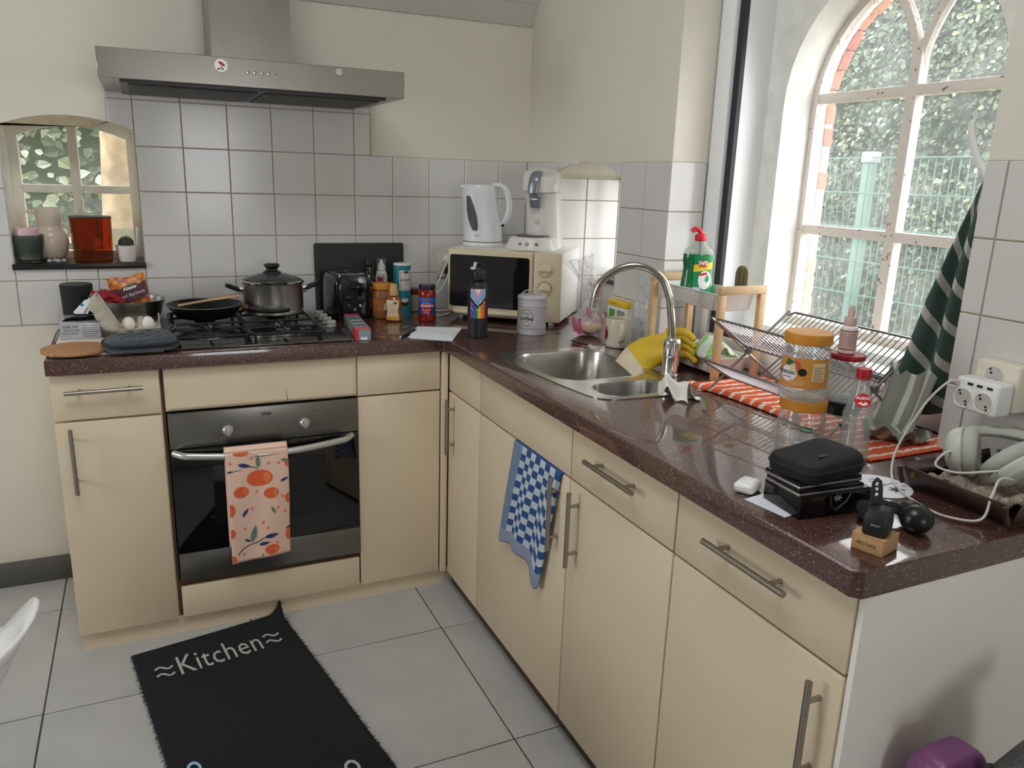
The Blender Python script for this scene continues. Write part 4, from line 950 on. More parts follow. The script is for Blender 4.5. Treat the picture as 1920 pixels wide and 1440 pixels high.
for s in (-1, 1):
    a = 0.0 if s > 0 else PI
    bm = B(); tube(bm, smooth_path([(s*0.106, 0, 0.083), (s*0.122, 0, 0.088), (s*0.150, 0, 0.099), (s*0.163, 0, 0.104)], 5), lambda q_: 0.0115-0.001*math.cos(q_*6), 12, flat=(1.9, 0.7)); h_ = obj('handle', bm, blackp, t)
    bm = B(); bx(bm, min(s*0.104, s*0.121), max(s*0.104, s*0.121), -0.016, 0.016, 0.072, 0.098, bev=0.003); obj('bracket', bm, potm, h_)
# ================================================================== back of the worktop
def print_on(name, pts, r, z0, a0, m, parent, lift=0.0006):
    return flat_poly(name, pts, on_cyl(r+lift, z0, a0), m, parent)
# black splash board against the tiles
bm = B(); plate(bm, [rrect(-0.182, 0.182, 0, 0.2765, 0.008, 3)], 0, 0.005, XZ); tag(obj('splash_board', bm, mat('black_board', rgb(30, 30, 31), 0.45)), 'black rectangular board leaning on the wall tiles behind the toaster', 'board', loc=(-0.738, -0.021, W0), rot=(-0.045, 0, 0))
# toaster
tm = mat('toaster_gloss_black', rgb(18, 19, 22), 0.12, coat=0.5)
t = thing('toaster', 'glossy black two-slot toaster in front of the black board', 'toaster', (-0.822, -0.128, W0), 0.16)
bm = B(); rings = []
for s, z in ((0.97, 0.010), (1.0, 0.016), (1.0, 0.12), (0.96, 0.158), (0.88, 0.172), (0.80, 0.174)):
    rings.append([bm.verts.new((x*s, y*s, z)) for x, y in rrect(-0.074, 0.074, -0.078, 0.078, 0.024, 5)])
n = len(rings[0])
for A, C in zip(rings, rings[1:]):
    for i in range(n): bm.faces.new((A[i], A[(i+1) % n], C[(i+1) % n], C[i]))
bm.faces.new(rings[0][::-1]); bm.faces.new(rings[-1]); obj('body', bm, tm, t)
bm = B(); plate(bm, [rrect(-0.056, 0.056, -0.060, 0.060, 0.012, 4), rrect(-0.042, -0.010, -0.050, 0.050, 0.006, 3)[::-1], rrect(0.010, 0.042, -0.050, 0.050, 0.006, 3)[::-1]], 0.1742, 0.1765, XY); obj('top_plate', bm, steel, t)
for x in (-0.026, 0.026): box('slot', (x-0.0155, x+0.0155, -0.0495, 0.0495, 0.1743, 0.1748), blackm, t)
bm = B(); bx(bm, -0.014, 0.014, -0.0795, -0.0775, 0.05, 0.150, bev=0.001); obj('lever_track', bm, blackm, t)
bm = B(); bx(bm, -0.022, 0.022, -0.094, -0.078, 0.122, 0.132, bev=0.004); obj('lever', bm, tm, t)
bm = B()
for x, z in ((-0.022, 0.055), (0.022, 0.055), (0.0, 0.042)): cyl(bm, (x, -0.078, z), (x, -0.081, z), 0.006, 0.005, 14)
obj('button', bm, chrome, t)
bm = B()
for x in (-0.05, 0.05):
    for y in (-0.055, 0.055): cyl(bm, (x, y, 0), (x, y, 0.011), 0.01, seg=10)
obj('foot', bm, blackm, t)
# oil bottle
t = thing('oil_bottle', 'dark green glass oil bottle half hidden behind the toaster', 'bottle', (-0.717, -0.072, W0)); fa = face_angle(-0.717, -0.072)
bm = B(); lathe(bm, rounded([(0, 0), (0.029, 0), (0.029, 0.13), (0.012, 0.165), (0.0115, 0.19), (0, 0.19)], 4, 0.012), 28); obj('glass', bm, mat('dark_green_glass', rgb(20, 28, 20), 0.06, coat=0.4), t)
bm = B(); lathe(bm, rounded([(0, 0.1902), (0.015, 0.1902), (0.015, 0.213), (0, 0.213)], 2, 0.002), 20); obj('cap', bm, blackp, t)
cyl_patch('label', 0.0294, -0.022, 0.034, 0.025, 0.112, fa, mat('oil_label', rgb(176, 172, 150), 0.6), t)
cyl_patch('label_band', 0.0297, -0.022, 0.034, 0.098, 0.106, fa, redm, t); cyl_patch('label_picture', 0.0297, -0.018, 0.030, 0.066, 0.096, fa, mat('label_green', rgb(60, 84, 66), 0.6), t)
# whipped cream can
t = thing('cream_can', 'white whipped cream spray can with clear cap before the black board', 'spray can', (-0.661, -0.050, W0)); fa = face_angle(-0.661, -0.05)
bm = B(); lathe(bm, rounded([(0, 0), (0.0245, 0), (0.0245, 0.150), (0.018, 0.172), (0, 0.172)], 4, 0.01), 28); obj('can', bm, mat('can_white', rgb(214, 212, 204), 0.3), t)
bm = B(); lathe(bm, [(0.0, 0.1722), (0.017, 0.1722), (0.016, 0.188), (0.008, 0.200), (0.004, 0.212), (0, 0.214)], 20); obj('nozzle', bm, whitepl, t)
bm = B(); lathe(bm, [(0.0182, 0.172), (0.0182, 0.218), (0.0, 0.218)], 24); obj('clear_cap', bm, clear, t)
cyl_patch('label_red', 0.0249, -0.017, 0.008, 0.128, 0.146, fa, redm, t)
for pts in ([(-0.012, 0.146), (-0.009, 0.146), (-0.002, 0.157), (-0.005, 0.157)], [(0.002, 0.157), (0.005, 0.157), (0.012, 0.145), (0.009, 0.145)], [(-0.014, 0.108), (-0.010, 0.108), (0.0, 0.124), (-0.003, 0.126)], [(0.001, 0.126), (0.004, 0.124), (0.012, 0.106), (0.008, 0.106)], [(-0.002, 0.104), (0.002, 0.104), (0.002, 0.12), (-0.001, 0.12)]): print_on('star_print', pts, 0.0247, 0, fa, inkm, t)
# peanut butter jar by the toaster
orangelid = mat('orange_lid', rgb(206, 138, 46), 0.4)
def pb_jar(name, label, loc, full, rz=0.0, h=0.112, r=0.0425, group=None):
    t = thing(name, label, 'jar', loc, rz, group)
    body = mat('peanut_butter', rgb(150, 96, 58), 0.3) if full else glassmat('clear_jar_plastic', (0.95, 0.96, 0.96), alpha=0.10, dirtcol=(0.85, 0.85, 0.83), dirt=0.08, dscale=30, rough=0.05)
    bm = B(); P = rounded([(0, 0), (r*0.94, 0), (r, 0.006), (r, h*0.80), (r*0.93, h*0.90), (r*0.90, h), (0, h)] if full else [(0, 0), (r*0.94, 0), (r, 0.006), (r, h*0.80), (r*0.93, h*0.90), (r*0.90, h), (r*0.88, h), (r*0.91, h*0.9), (r*0.975, h*0.8), (r*0.975, 0.008), (0, 0.004)], 3, 0.005); lathe(bm, P, 40); obj('jar_body', bm, body, t)
    bm = B(); lathe(bm, rounded([(0, h+0.0005), (r*1.0, h+0.0005), (r*1.0, h+0.021), (r*0.97, h+0.0235), (0, h+0.0235)], 3, 0.002), 48); obj('lid', bm, orangelid, t)
    return t
t = pb_jar('peanut_butter_jar', 'full peanut butter jar with orange lid beside the toaster', (-0.690, -0.172, W0), True); fa = face_angle(-0.69, -0.172)
cyl_patch('label', 0.043, -0.045, 0.045, 0.032, 0.078, fa, mat('pb_label', rgb(178, 104, 50), 0.5, noise=0.3, nscale=40), t); flat_poly('label_oval', circ(0.018, 0.05, 0.015, 20, 0.02), on_cyl(0.0434, 0, fa), mat('label_white', rgb(214, 206, 190), 0.6), t)
letter('lettering', 'Pindakaas', 0.008, lambda X, Y: on_cyl(0.0438, 0, fa)(0.018+Y*-1.0, 0.05+X*0.5), redm, t, bold=0.0003)
# honey bottle
t = thing('honey_bottle', 'squeezy honey bottle with tan cap and cream label', 'bottle', (-0.672, -0.262, W0), -0.5)
bm = B(); prof = [(0, 0), (0.031, 0), (0.033, 0.006), (0.031, 0.03), (0.027, 0.045), (0.031, 0.065), (0.031, 0.078), (0.02, 0.095), (0.012, 0.0975), (0, 0.0975)]; lathe(bm, rounded(prof, 3, 0.006), 32, sy=0.72); obj('bottle_body', bm, mat('honey', rgb(150, 84, 24), 0.12, coat=0.6), t)
bm = B(); lathe(bm, rounded([(0, 0.098), (0.0175, 0.098), (0.0175, 0.115), (0.0125, 0.143), (0, 0.145)], 3, 0.004), 28); obj('cap', bm, mat('tan_cap', rgb(200, 160, 112), 0.4), t)
hl = [(-0.023, 0.008), (0.023, 0.008), (0.020, 0.04), (0.0255, 0.066), (0.022, 0.080), (0.0, 0.088), (-0.022, 0.080), (-0.0255, 0.066), (-0.020, 0.04)]
def honey_y(X, Z): return -0.72*math.sqrt(max(0.0335**2-X*X, 0.0001))-0.0012
HB = lambda X, Y: (X, honey_y(X, Y), Y)
bm = B(); grid(bm, lambda u, v: HB((u-0.5)*2*(0.024-0.004*math.exp(-((v-0.45)/0.18)**2)), 0.008+0.076*v), 10, 12); obj('label', bm, mat('cream_label', rgb(222, 208, 178), 0.6), t)
HB2 = lambda X, Y: (X, honey_y(X, Y)-0.0006, Y)
bm = B(); grid(bm, lambda u, v: HB2((u-0.5)*0.042, 0.009+0.013*v), 8, 2); obj('label_comb', bm, mat('honey_yellow', rgb(222, 170, 60), 0.6), t)
for k in range(5): bm = B(); grid(bm, lambda u, v: HB2((u-0.5)*0.030, 0.066-0.008*k+0.0018*v), 6, 1); obj('text_line', bm, mat('tan_ink', rgb(176, 132, 84), 0.6), t)
bm = B(); grid(bm, lambda u, v: HB2(0.004+u*0.014, 0.071+0.005*v), 4, 1); obj('brand_print', bm, inkm, t)
# teal canister
t = thing('teal_canister', 'tall teal cardboard canister with white lid and coconut picture', 'canister', (-0.600, -0.135, W0)); fa = face_angle(-0.6, -0.135)
bm = B(); lathe(bm, [(0, 0), (0.034, 0), (0.034, 0.2), (0, 0.2)], 36); obj('tube', bm, mat('teal_card', rgb(22, 126, 138), 0.4), t)
bm = B(); lathe(bm, rounded([(0, 0.2002), (0.0350, 0.2002), (0.0350, 0.206), (0.0335, 0.2075), (0, 0.2075)], 2, 0.001), 36); obj('lid', bm, whitepl, t)
lw = mat('label_cream_white', rgb(208, 204, 194), 0.6)
cyl_patch('label', 0.0343, -0.011, 0.046, 0.102, 0.182, fa, lw, t)
for d in ((-0.0062, -0.005, 0.106, 0.174), (-0.0062, 0.046, 0.1055, 0.1065), (-0.0062, 0.014, 0.1735, 0.1745)): cyl_patch('label_border', 0.0346, *d, fa, inkm, t)
cyl_patch('blue_mark', 0.0346, 0.008, 0.028, 0.170, 0.180, fa, mat('navy_print', rgb(40, 66, 120), 0.6), t)
letter('lettering', 'KOKOS', 0.0125, lambda X, Y: on_cyl(0.0347, 0.143, fa)(X+0.017, Y), inkm, t, bold=0.0003); letter('lettering', 'geraspt', 0.006, lambda X, Y: on_cyl(0.0347, 0.131, fa)(X+0.019, Y), inkm, t)
print_on('coconut_husk', [p for p in circ(0.012, 0.056, 0.016, 20, 0.017) if p[1] < 0.062]+[(0.027, 0.062)], 0.0343, 0, fa, mat('coconut_brown', rgb(44, 30, 24), 0.7), t); print_on('coconut_flesh', circ(0.012, 0.0635, 0.0155, 20, 0.009), 0.0343, 0, fa, lw, t, 0.0009)
# red lidded jar at the wall
t = thing('small_jar', 'small pale jar with dark red lid tucked behind the sauce jar', 'jar', (-0.523, -0.055, W0))
bm = B(); lathe(bm, rounded([(0, 0), (0.03, 0), (0.03, 0.072), (0, 0.072)], 3, 0.005), 28); obj('jar_body', bm, mat('pale_jar', rgb(178, 160, 148), 0.3), t)
bm = B(); lathe(bm, rounded([(0, 0.0722), (0.031, 0.0722), (0.031, 0.093), (0, 0.093)], 2, 0.002), 28); obj('lid', bm, mat('maroon_lid', rgb(110, 34, 32), 0.4), t)
# pasta sauce jar
t = thing('sauce_jar', 'red pasta sauce jar with blue label next to the microwave', 'jar', (-0.545, -0.283, W0)); fa = face_angle(-0.545, -0.283)
def saucer(z): return 0.0345-0.0022*math.exp(-((z-0.066)/0.03)**2)
bm = B(); P = [(0, 0), (0.032, 0), (0.0345, 0.004)]+[(saucer(z), z) for z in [0.012+0.008*i for i in range(13)]]+[(0.031, 0.118), (0.029, 0.124), (0, 0.124)]; lathe(bm, P, 36); obj('jar_body', bm, mat('tomato_sauce', rgb(138, 30, 16), 0.12, coat=0.4, noise=0.2, nscale=60), t)
bm = B(); lathe(bm, rounded([(0, 0.1245), (0.0325, 0.1245), (0.033, 0.139), (0.030, 0.1415), (0, 0.141)], 3, 0.002), 36); ld = obj('lid', bm, mat('navy_lid', rgb(34, 34, 66), 0.4), t)
bm = B(); lathe(bm, [(0, 0.1413), (0.026, 0.1413), (0.0262, 0.1409)], 30); obj('lid_print', bm, mat('tan_print', rgb(170, 116, 84), 0.5), ld)
LB = mat('label_blue', rgb(34, 58, 130), 0.45)
cyl_patch('label', 0.0345, -0.05, 0.05, 0.028, 0.096, fa, LB, t, 20, lambda z: saucer(z)+0.0005)
cyl_patch('label_sky', 0.0345, -0.048, 0.05, 0.072, 0.094, fa, mat('label_midblue', rgb(44, 104, 186), 0.45), t, 20, lambda z: saucer(z)+0.0008)
cyl_patch('red_band', 0.0345, -0.034, 0.034, 0.056, 0.068, fa, mat('label_red', rgb(206, 44, 48), 0.45), t, 16, lambda z: saucer(z)+0.0009); cyl_patch('red_band', 0.0345, -0.024, 0.010, 0.083, 0.089, fa, MATS['label_red'], t, 10, lambda z: saucer(z)+0.001)
letter('lettering', 'ARRABBIATA', 0.0095, lambda X, Y: on_cyl(0.0342, 0.062, fa)(X, Y), whiteink, t, bold=0.0003); letter('lettering', 'salsa per pasta', 0.006, lambda X, Y: on_cyl(0.0342, 0.0715, fa)(X, Y), whiteink, t)
for px_, py_, r_2 in ((-0.014, 0.047, 0.007), (-0.002, 0.045, 0.008), (0.009, 0.047, 0.007), (-0.008, 0.037, 0.006), (0.004, 0.036, 0.007)): print_on('tomato_print', circ(px_, py_, r_2, 12), 0.0343, 0, fa, MATS['label_red'], t, 0.0006); print_on('tomato_print', circ(px_, py_, r_2*0.5, 8), 0.0343, 0, fa, mat('label_pink', rgb(230, 150, 130), 0.5), t, 0.0009)
# wall socket, plugs and two white cables
t = wthing('wall_socket', 'cream double wall socket on the tiles behind the microwave', 'socket', (-0.345, 0, 1.15))
bm = B(); bx(bm, -0.408, -0.30, -0.013, 0.0, 1.100, 1.205, bev=0.004); obj('plate', bm, mat('ivory_plastic', rgb(214, 206, 186), 0.35), t)
for z in (1.175, 1.13): bm = B(); cyl(bm, (-0.365, -0.012, z), (-0.365, -0.035, z), 0.019, 0.016, 20); obj('plug', bm, blackp if z < 1.15 else whitepl, t)
for pts, lab in ((((-0.365, -0.036, 1.175), (-0.385, -0.060, 1.165), (-0.425, -0.085, 1.10), (-0.462, -0.10, 1.04), (-0.478, -0.105, 0.985), (-0.44, -0.10, 0.973), (-0.35, -0.09, 0.973)), 'white appliance cable running from wall socket down behind the sauce jar'), (((-0.365, -0.036, 1.130), (-0.385, -0.062, 1.10), (-0.43, -0.10, 1.055), (-0.49, -0.14, 1.035), (-0.515, -0.19, 1.010), (-0.505, -0.218, 0.980), (-0.465, -0.215, 0.973), (-0.40, -0.16, 0.973)), 'white appliance cable looping out beside the sauce jar')):
    bm = B(); tube(bm, smooth_path(pts, 6), 0.0032, 8); tag(obj('power_cable', bm, whitepl), lab, 'cable')
# paper sheets and pen
bm = B(); Q = [(-0.716, -0.603), (-0.592, -0.686), (-0.474, -0.477), (-0.62, -0.414)]
for k in range(3):
    a = 0.01*k; A = [bm.verts.new((x+a*(0.3 if k == 1 else -0.2), y+a*0.4, W0+0.0005+0.0012*k)) for x, y in Q]; C = [bm.verts.new((v.co.x, v.co.y, v.co.z+0.0005)) for v in A]
    bm.faces.new(A[::-1]); bm.faces.new(C)
    for i in range(4): bm.faces.new((A[i], A[(i+1) % 4], C[(i+1) % 4], C[i]))
tag(obj('paper_sheets', bm, paperm, smooth=0), 'loose white paper sheets at the inner corner of the worktop', 'paper')
t = wthing('pen', 'black pen lying beside the white paper sheets', 'pen', (-0.70, -0.53, W0))
bm = B(); cyl(bm, (-0.745, -0.593, W0+0.0052), (-0.660, -0.483, W0+0.0052), 0.005, seg=10); obj('barrel', bm, blackp, t)
bm = B(); cyl(bm, (-0.7455, -0.5937, W0+0.0052), (-0.750, -0.5995, W0+0.0052), 0.005, 0.003, 10); obj('end_cap', bm, mat('beige_cap', rgb(206, 190, 168), 0.5), t)
bm = B(); cyl(bm, (-0.6595, -0.4823, W0+0.0052), (-0.648, -0.4675, W0+0.0052), 0.0048, 0.002, 10); obj('tip', bm, steel, t)
# box of cling film
t = thing('foil_box', 'long grey and red cling film box beside the hob knobs', 'box', (-0.8755, -0.592, W0), -0.10)
fg = mat('film_box_grey', rgb(120, 124, 130), 0.45, noise=0.15, nscale=60)
bm = B(); bx(bm, -0.026, 0.026, 0.0, 0.30, 0.0, 0.040, bev=0.0008)
for v in bm.verts:
    if v.co.z > 0.02 and v.co.y > 0.2: v.co.z += 0.0
obj('carton', bm, fg, t)
rd = mat('film_box_red', rgb(196, 44, 54), 0.4)
for nm, d, m_ in (('red_band', (-0.0264, 0.0264, 0.0, 0.035, 0.0398, 0.0407), mat('film_box_pink', rgb(226, 84, 90), 0.4)), ('red_band', (-0.0266, -0.0258, 0.002, 0.05, 0.002, 0.040), rd), ('red_band', (-0.0264, 0.0264, 0.27, 0.3004, 0.0398, 0.0406), rd), ('end_face', (-0.0255, 0.0255, -0.0006, 0.0002, 0.002, 0.033), mat('film_end_blue', rgb(126, 148, 164), 0.4)), ('end_sticker', (-0.008, 0.014, -0.0010, -0.0005, 0.003, 0.013), whitepl), ('end_red', (-0.0257, -0.015, -0.0009, -0.0004, 0.002, 0.039), rd)): box(nm, d, m_, t)
for k in range(5): box('text_line', (-0.018, 0.020, 0.075+0.03*k, 0.083+0.03*k, 0.0399, 0.0403), whitepl if k % 2 else blackm, t)
letter('lettering', 'FOLIE', 0.016, lambda X, Y: (-0.0265, 0.12-X, 0.02+Y), whiteink, t, bold=0.0004)
# black drinking bottle with rainbow print
t = thing('drinking_bottle', 'black steel drinking bottle with rainbow print and spout cap', 'bottle', (-0.476, -0.633, W0)); fa = face_angle(-0.476, -0.633)
bm = B(); lathe(bm, rounded([(0, 0), (0.0345, 0), (0.0355, 0.004), (0.0355, 0.175), (0.024, 0.200), (0, 0.200)], 5, 0.012), 36); obj('flask', bm, mat('bottle_black', rgb(28, 29, 33), 0.45), t)
bm = B(); lathe(bm, rounded([(0, 0.2003), (0.0245, 0.2003), (0.0245, 0.232), (0.018, 0.240), (0, 0.241)], 3, 0.003), 30); cp_ = obj('cap', bm, blackp, t)
rt = Vector((math.cos(-0.43), math.sin(-0.43), 0))
bm = B(); tube(bm, smooth_path([rt*0.012+Vector((0, 0, 0.236)), rt*0.016+Vector((0, 0, 0.252)), rt*0.002+Vector((0, 0, 0.258)), rt*-0.010+Vector((0, 0, 0.250))], 4), 0.005, 8); obj('carry_loop', bm, blackp, cp_)
bm = B(); p0 = rt*-0.014; fr = Vector((math.cos(fa), math.sin(fa), 0))*0.006
tube(bm, [p0+fr+Vector((0, 0, 0.228)), p0+fr+Vector((0, 0, 0.246)), p0+fr*1.0+rt*0.004+Vector((0, 0, 0.263))], 0.0062, 10); tube(bm, [p0+fr+Vector((0, 0, 0.242)), p0+fr-rt*0.014+Vector((0, 0, 0.241))], lambda s: 0.0062-0.0015*s, 10); obj('spout', bm, mat('silver_spout', rgb(196, 198, 200), 0.3, 0.6), cp_)
RW = [rgb(120, 60, 140), rgb(48, 84, 170), rgb(40, 130, 84), rgb(226, 196, 60), rgb(232, 132, 48), rgb(214, 66, 56)]
for k, c in enumerate(RW):
    m_ = mat('rainbow_%d' % k, c, 0.45); x0 = -0.029+0.0098*k; cyl_patch('rainbow_stripe', 0.0357, x0, x0+0.0098, 0.072, 0.150, fa, m_, t, 3)
pw = mat('pale_print', rgb(226, 222, 216), 0.5)
for poly, m_, l_ in (([(-0.029, 0.152), (-0.029, 0.136), (0, 0.106), (0.029, 0.136), (0.029, 0.152)], blackm, .0006), ([(-0.029, 0.174), (-0.029, 0.146), (0, 0.116), (0.029, 0.146), (0.029, 0.174)], mat('light_blue_print', rgb(140, 180, 214), 0.5), .0009), ([(-0.020, 0.174), (0, 0.137), (0.020, 0.174)], mat('pink_flag', rgb(226, 150, 176), 0.5), .0012), ([(-0.012, 0.174), (0, 0.152), (0.012, 0.174)], pw, .0015)):
    bm = B(); print_on('chevron_print', poly, 0.0357, 0, fa, m_, t, l_); bm.free()
rnd = random.Random(4)
for k in range(26): x = rnd.uniform(-0.027, 0.027); z = rnd.uniform(0.098, 0.135); s_ = rnd.uniform(0.0012, 0.003); print_on('speckle_print', circ(x, z, s_, 6), 0.0357, 0, fa, blackm if k % 3 == 0 else pw, t, 0.0013)
# coffee tin
t = thing('coffee_tin', 'pale grey coffee tin with clip lid in front of the microwave', 'tin', (-0.258, -0.622, W0)); fa = face_angle(-0.258, -0.622)
tin = mat('tin_grey', rgb(196, 194, 196), 0.35, noise=0.03, nscale=20)
bm = B(); lathe(bm, rounded([(0, 0), (0.053, 0), (0.054, 0.003), (0.0525, 0.024), (0.0538, 0.026), (0.0525, 0.028), (0.0525, 0.104), (0.0538, 0.106), (0.0525, 0.108), (0.053, 0.128), (0, 0.128)], 2, 0.001), 48); obj('tin_body', bm, tin, t)
bm = B(); lathe(bm, rounded([(0.0545, 0.1282), (0.0548, 0.137), (0.050, 0.139), (0.046, 0.142), (0, 0.1435)], 3, 0.002), 48); bx(bm, -0.001, 0.001, -0.001, 0.001, 0.129, 0.13); ld = obj('lid', bm, tin, t)
bm = B(); lathe(bm, [(0.0534, 0.1275), (0.0538, 0.1275), (0.0538, 0.1285), (0.0534, 0.1285)], 48); obj('seal', bm, blackm, t)
bm = B(); rtv = Vector((math.cos(-0.5), math.sin(-0.5), 0)); tube(bm, smooth_path([rtv*-0.040+Vector((0, 0, 0.143)), rtv*-0.025+Vector((0, 0, 0.155)), rtv*0.0+Vector((0, 0, 0.160)), rtv*0.025+Vector((0, 0, 0.155)), rtv*0.040+Vector((0, 0, 0.143))], 5), 0.0045, 8, flat=(1, 0.5)); obj('lid_handle', bm, tin, ld)
G2 = lambda X, Y: on_cyl(0.0531, 0, fa)(X-0.020, Y)
ring = circ(0, 0.064, 0.026, 32, 0.030); ri = circ(0, 0.064, 0.0248, 32, 0.0288)
me = bpy.data.meshes.new('emblem_ring'); me.from_pydata([G2(*p) for p in ring]+[G2(*p) for p in ri], [], [(i, (i+1) % 32, 32+(i+1) % 32, 32+i) for i in range(32)]); me.materials.append(inkm); link('emblem_ring', me, t)
letter('lettering', 'coffee', 0.020, lambda X, Y: G2(X, 0.061+Y), inkm, t, bold=0.0003, shear=0.15); letter('lettering', 'Today is', 0.008, lambda X, Y: G2(X, 0.080+Y), inkm, t); letter('lettering', 'TASTY  HOME MADE', 0.0085, lambda X, Y: G2(X+0.006, 0.023+0.003+Y), inkm, t)
flat_poly('underline', [(-0.012, 0.048), (0.012, 0.049), (0.012, 0.0498), (-0.012, 0.0488)], G2, inkm, t)
for z in (0.0335, 0.0195): flat_poly('text_rule', [(-0.030, z), (0.042, z), (0.042, z+0.0006), (-0.030, z+0.0006)], G2, inkm, t)
# green scrap
bm = B(); bx(bm, -0.012, 0.012, -0.004, 0.004, 0, 0.003, bev=0.001); tag(obj('bag_clip', bm, mat('clip_green', rgb(20, 110, 80), 0.4)), 'tiny green plastic clip lying between coffee tin and bread bag', 'clip', loc=(-0.165, -0.655, W0), rz=-0.4)
# ------------------------------------------------------------------ microwave
mwc = mat('microwave_cream', rgb(214, 200, 170), 0.35); MZ = 0.0
t = thing('microwave', 'cream microwave oven standing at an angle in the corner', 'microwave', (-0.454, -0.263, W0+0.0165), -0.7095); Wm, Dm, Hm = 0.4556, 0.325, 0.2645
bm = B(); bx(bm, 0.004, Wm-0.002, 0.014, Dm, 0.0, Hm, bev=0.006, seg=3); obj('body', bm, mat('microwave_white', rgb(226, 224, 218), 0.4), t)
bm = B(); bx(bm, 0.0, 0.343, -0.004, 0.0135, 0.012, Hm-0.001, bev=0.009, seg=4); do = obj('door', bm, mwc, t)
bm = B(); plate(bm, [rrect(0.011, 0.331, 0.039, 0.240, 0.010, 4)], -0.0052, -0.0036, XZ); obj('door_glass', bm, mat('microwave_glass', rgb(20, 22, 24), 0.06, coat=0.3), do)
bm = B(); tube(bm, smooth_path([(0.03, -0.002, 0.019), (0.10, -0.012, 0.020), (0.20, -0.014, 0.022), (0.30, -0.008, 0.022)], 5), 0.011, 10); obj('pull_lip', bm, mwc, do)
bm = B(); bx(bm, 0.3455, Wm, -0.002, 0.0135, 0.0, Hm-0.0005, bev=0.006, seg=3); pn = obj('control_panel', bm, mwc, t)
for z in (0.200, 0.128):
    bm = B(); lathe(bm, rounded([(0, 0), (0.026, 0), (0.025, 0.008), (0, 0.009)], 2, 0.002), 32); bx(bm, -0.024, 0.024, -0.006, 0.006, 0.008, 0.017, bev=0.003)
    k = obj('knob', bm, mwc, pn); k.location = (0.393, -0.002, z); k.rotation_euler = (PI/2, 0, 0)
    for i in range(11):
        a = PI*1.2-i*0.46+0.1; flat_poly('dial_mark', circ(0.393+0.033*math.cos(a), z+0.033*math.sin(a), 0.0015, 6), lambda X, Y: (X, -0.0026, Y), mat('brown_ink', rgb(110, 92, 66), 0.6), pn)
ring = circ(0.393, 0.128, 0.028, 30); ri = circ(0.393, 0.128, 0.0262, 30)
me = bpy.data.meshes.new('dial_ring'); me.from_pydata([(x, -0.0027, z) for x, z in ring]+[(x, -0.0027, z) for x, z in ri], [], [(i, i+1, 31+i, 30+i) for i in range(0, 15)]); me.materials.append(inkm); link('dial_ring', me, pn)
for z, w_ in ((0.078, 0.012), (0.055, 0.018)): flat_poly('text_line', [(0.393-w_, z), (0.393+w_, z), (0.393+w_, z+0.0022), (0.393-w_, z+0.0022)], lambda X, Y: (X, -0.0026, Y), MATS['brown_ink'], pn)
for x, y in ((0.04, 0.04), (0.415, 0.04), (0.04, 0.28), (0.415, 0.28)): bm = B(); cyl(bm, (x, y, -0.016), (x, y, 0.001), 0.012, seg=14); obj('foot', bm, whitepl, t)
MT = W0+0.0165+0.2648
# ------------------------------------------------------------------ kettle
kw = mat('kettle_white', rgb(226, 228, 230), 0.3)
t = thing('electric_kettle', 'white electric kettle with dark water gauge on top of the microwave', 'kettle', (-0.285, -0.205, MT), -0.43)
bm = B(); rings = []
for z, rx, ry, cx in ((0.018, 0.078, 0.066, 0), (0.03, 0.078, 0.066, 0), (0.09, 0.075, 0.064, -0.004), (0.16, 0.071, 0.061, -0.011), (0.222, 0.067, 0.058, -0.018), (0.236, 0.062, 0.053, -0.018), (0.241, 0.03, 0.026, -0.012)):
    rings.append([bm.verts.new((cx+rx*math.cos(2*PI*i/40), ry*math.sin(2*PI*i/40), z)) for i in range(40)])
for A, C in zip(rings, rings[1:]):
    for i in range(40): bm.faces.new((A[i], A[(i+1) % 40], C[(i+1) % 40], C[i]))
bm.faces.new(rings[0][::-1]); bm.faces.new(rings[-1]); obj('jug_body', bm, kw, t)
bm = B(); lathe(bm, rounded([(0, 0), (0.080, 0), (0.080, 0.016), (0, 0.0165)], 2, 0.003), 40, sy=0.86); obj('base', bm, kw, t)
bm = B(); lathe(bm, [(0.0775, 0.0166), (0.0786, 0.0166), (0.0786, 0.0185), (0.0775, 0.0185)], 40, sy=0.86); obj('seam', bm, blackm, t)
bm = B(); tube(bm, smooth_path([(0.030, 0, 0.232), (0.062, 0, 0.236), (0.090, 0, 0.215), (0.102, 0, 0.165), (0.098, 0, 0.125), (0.080, 0, 0.092), (0.055, 0, 0.07)], 6), lambda s: 0.0115+0.003*math.sin(PI*s), 12, flat=(1.3, 0.9)); h_ = obj('handle', bm, kw, t)
bm = B(); cyl(bm, (0.080, -0.014, 0.082), (0.080, -0.019, 0.082), 0.006, seg=14); obj('switch', bm, blackp, h_)
bm = B(); bx(bm, -0.094, -0.072, -0.018, 0.018, 0.218, 0.236, bev=0.006)
for v in bm.verts:
    if v.co.z < 0.227: v.co.x += 0.012
obj('spout', bm, kw, t)
bm = B()
def gauge(u, v):
    s = v; a = -PI/2-0.66+0.10*s*0+(u-0.5)*2*(0.11+0.19*math.sin(PI*(1-s))**0.8*(1-0.35*s))+0.32*(1-s); z = 0.062+0.132*s; rx = 0.078-0.011*(z-0.03)/0.2; cx = -0.018*(z-0.03)/0.2
    return (cx+(rx+0.0024)*math.cos(a), (rx*0.87+0.0026)*math.sin(a), z)
grid(bm, gauge, 8, 14); obj('water_gauge', bm, mat('gauge_dark', rgb(74, 78, 80), 0.5), t)
letter('lettering', 'Tristar', 0.012, lambda X, Y: (X*0.9-0.02, -0.067, 0.043+Y), mat('grey_print', rgb(150, 152, 156), 0.5), t)
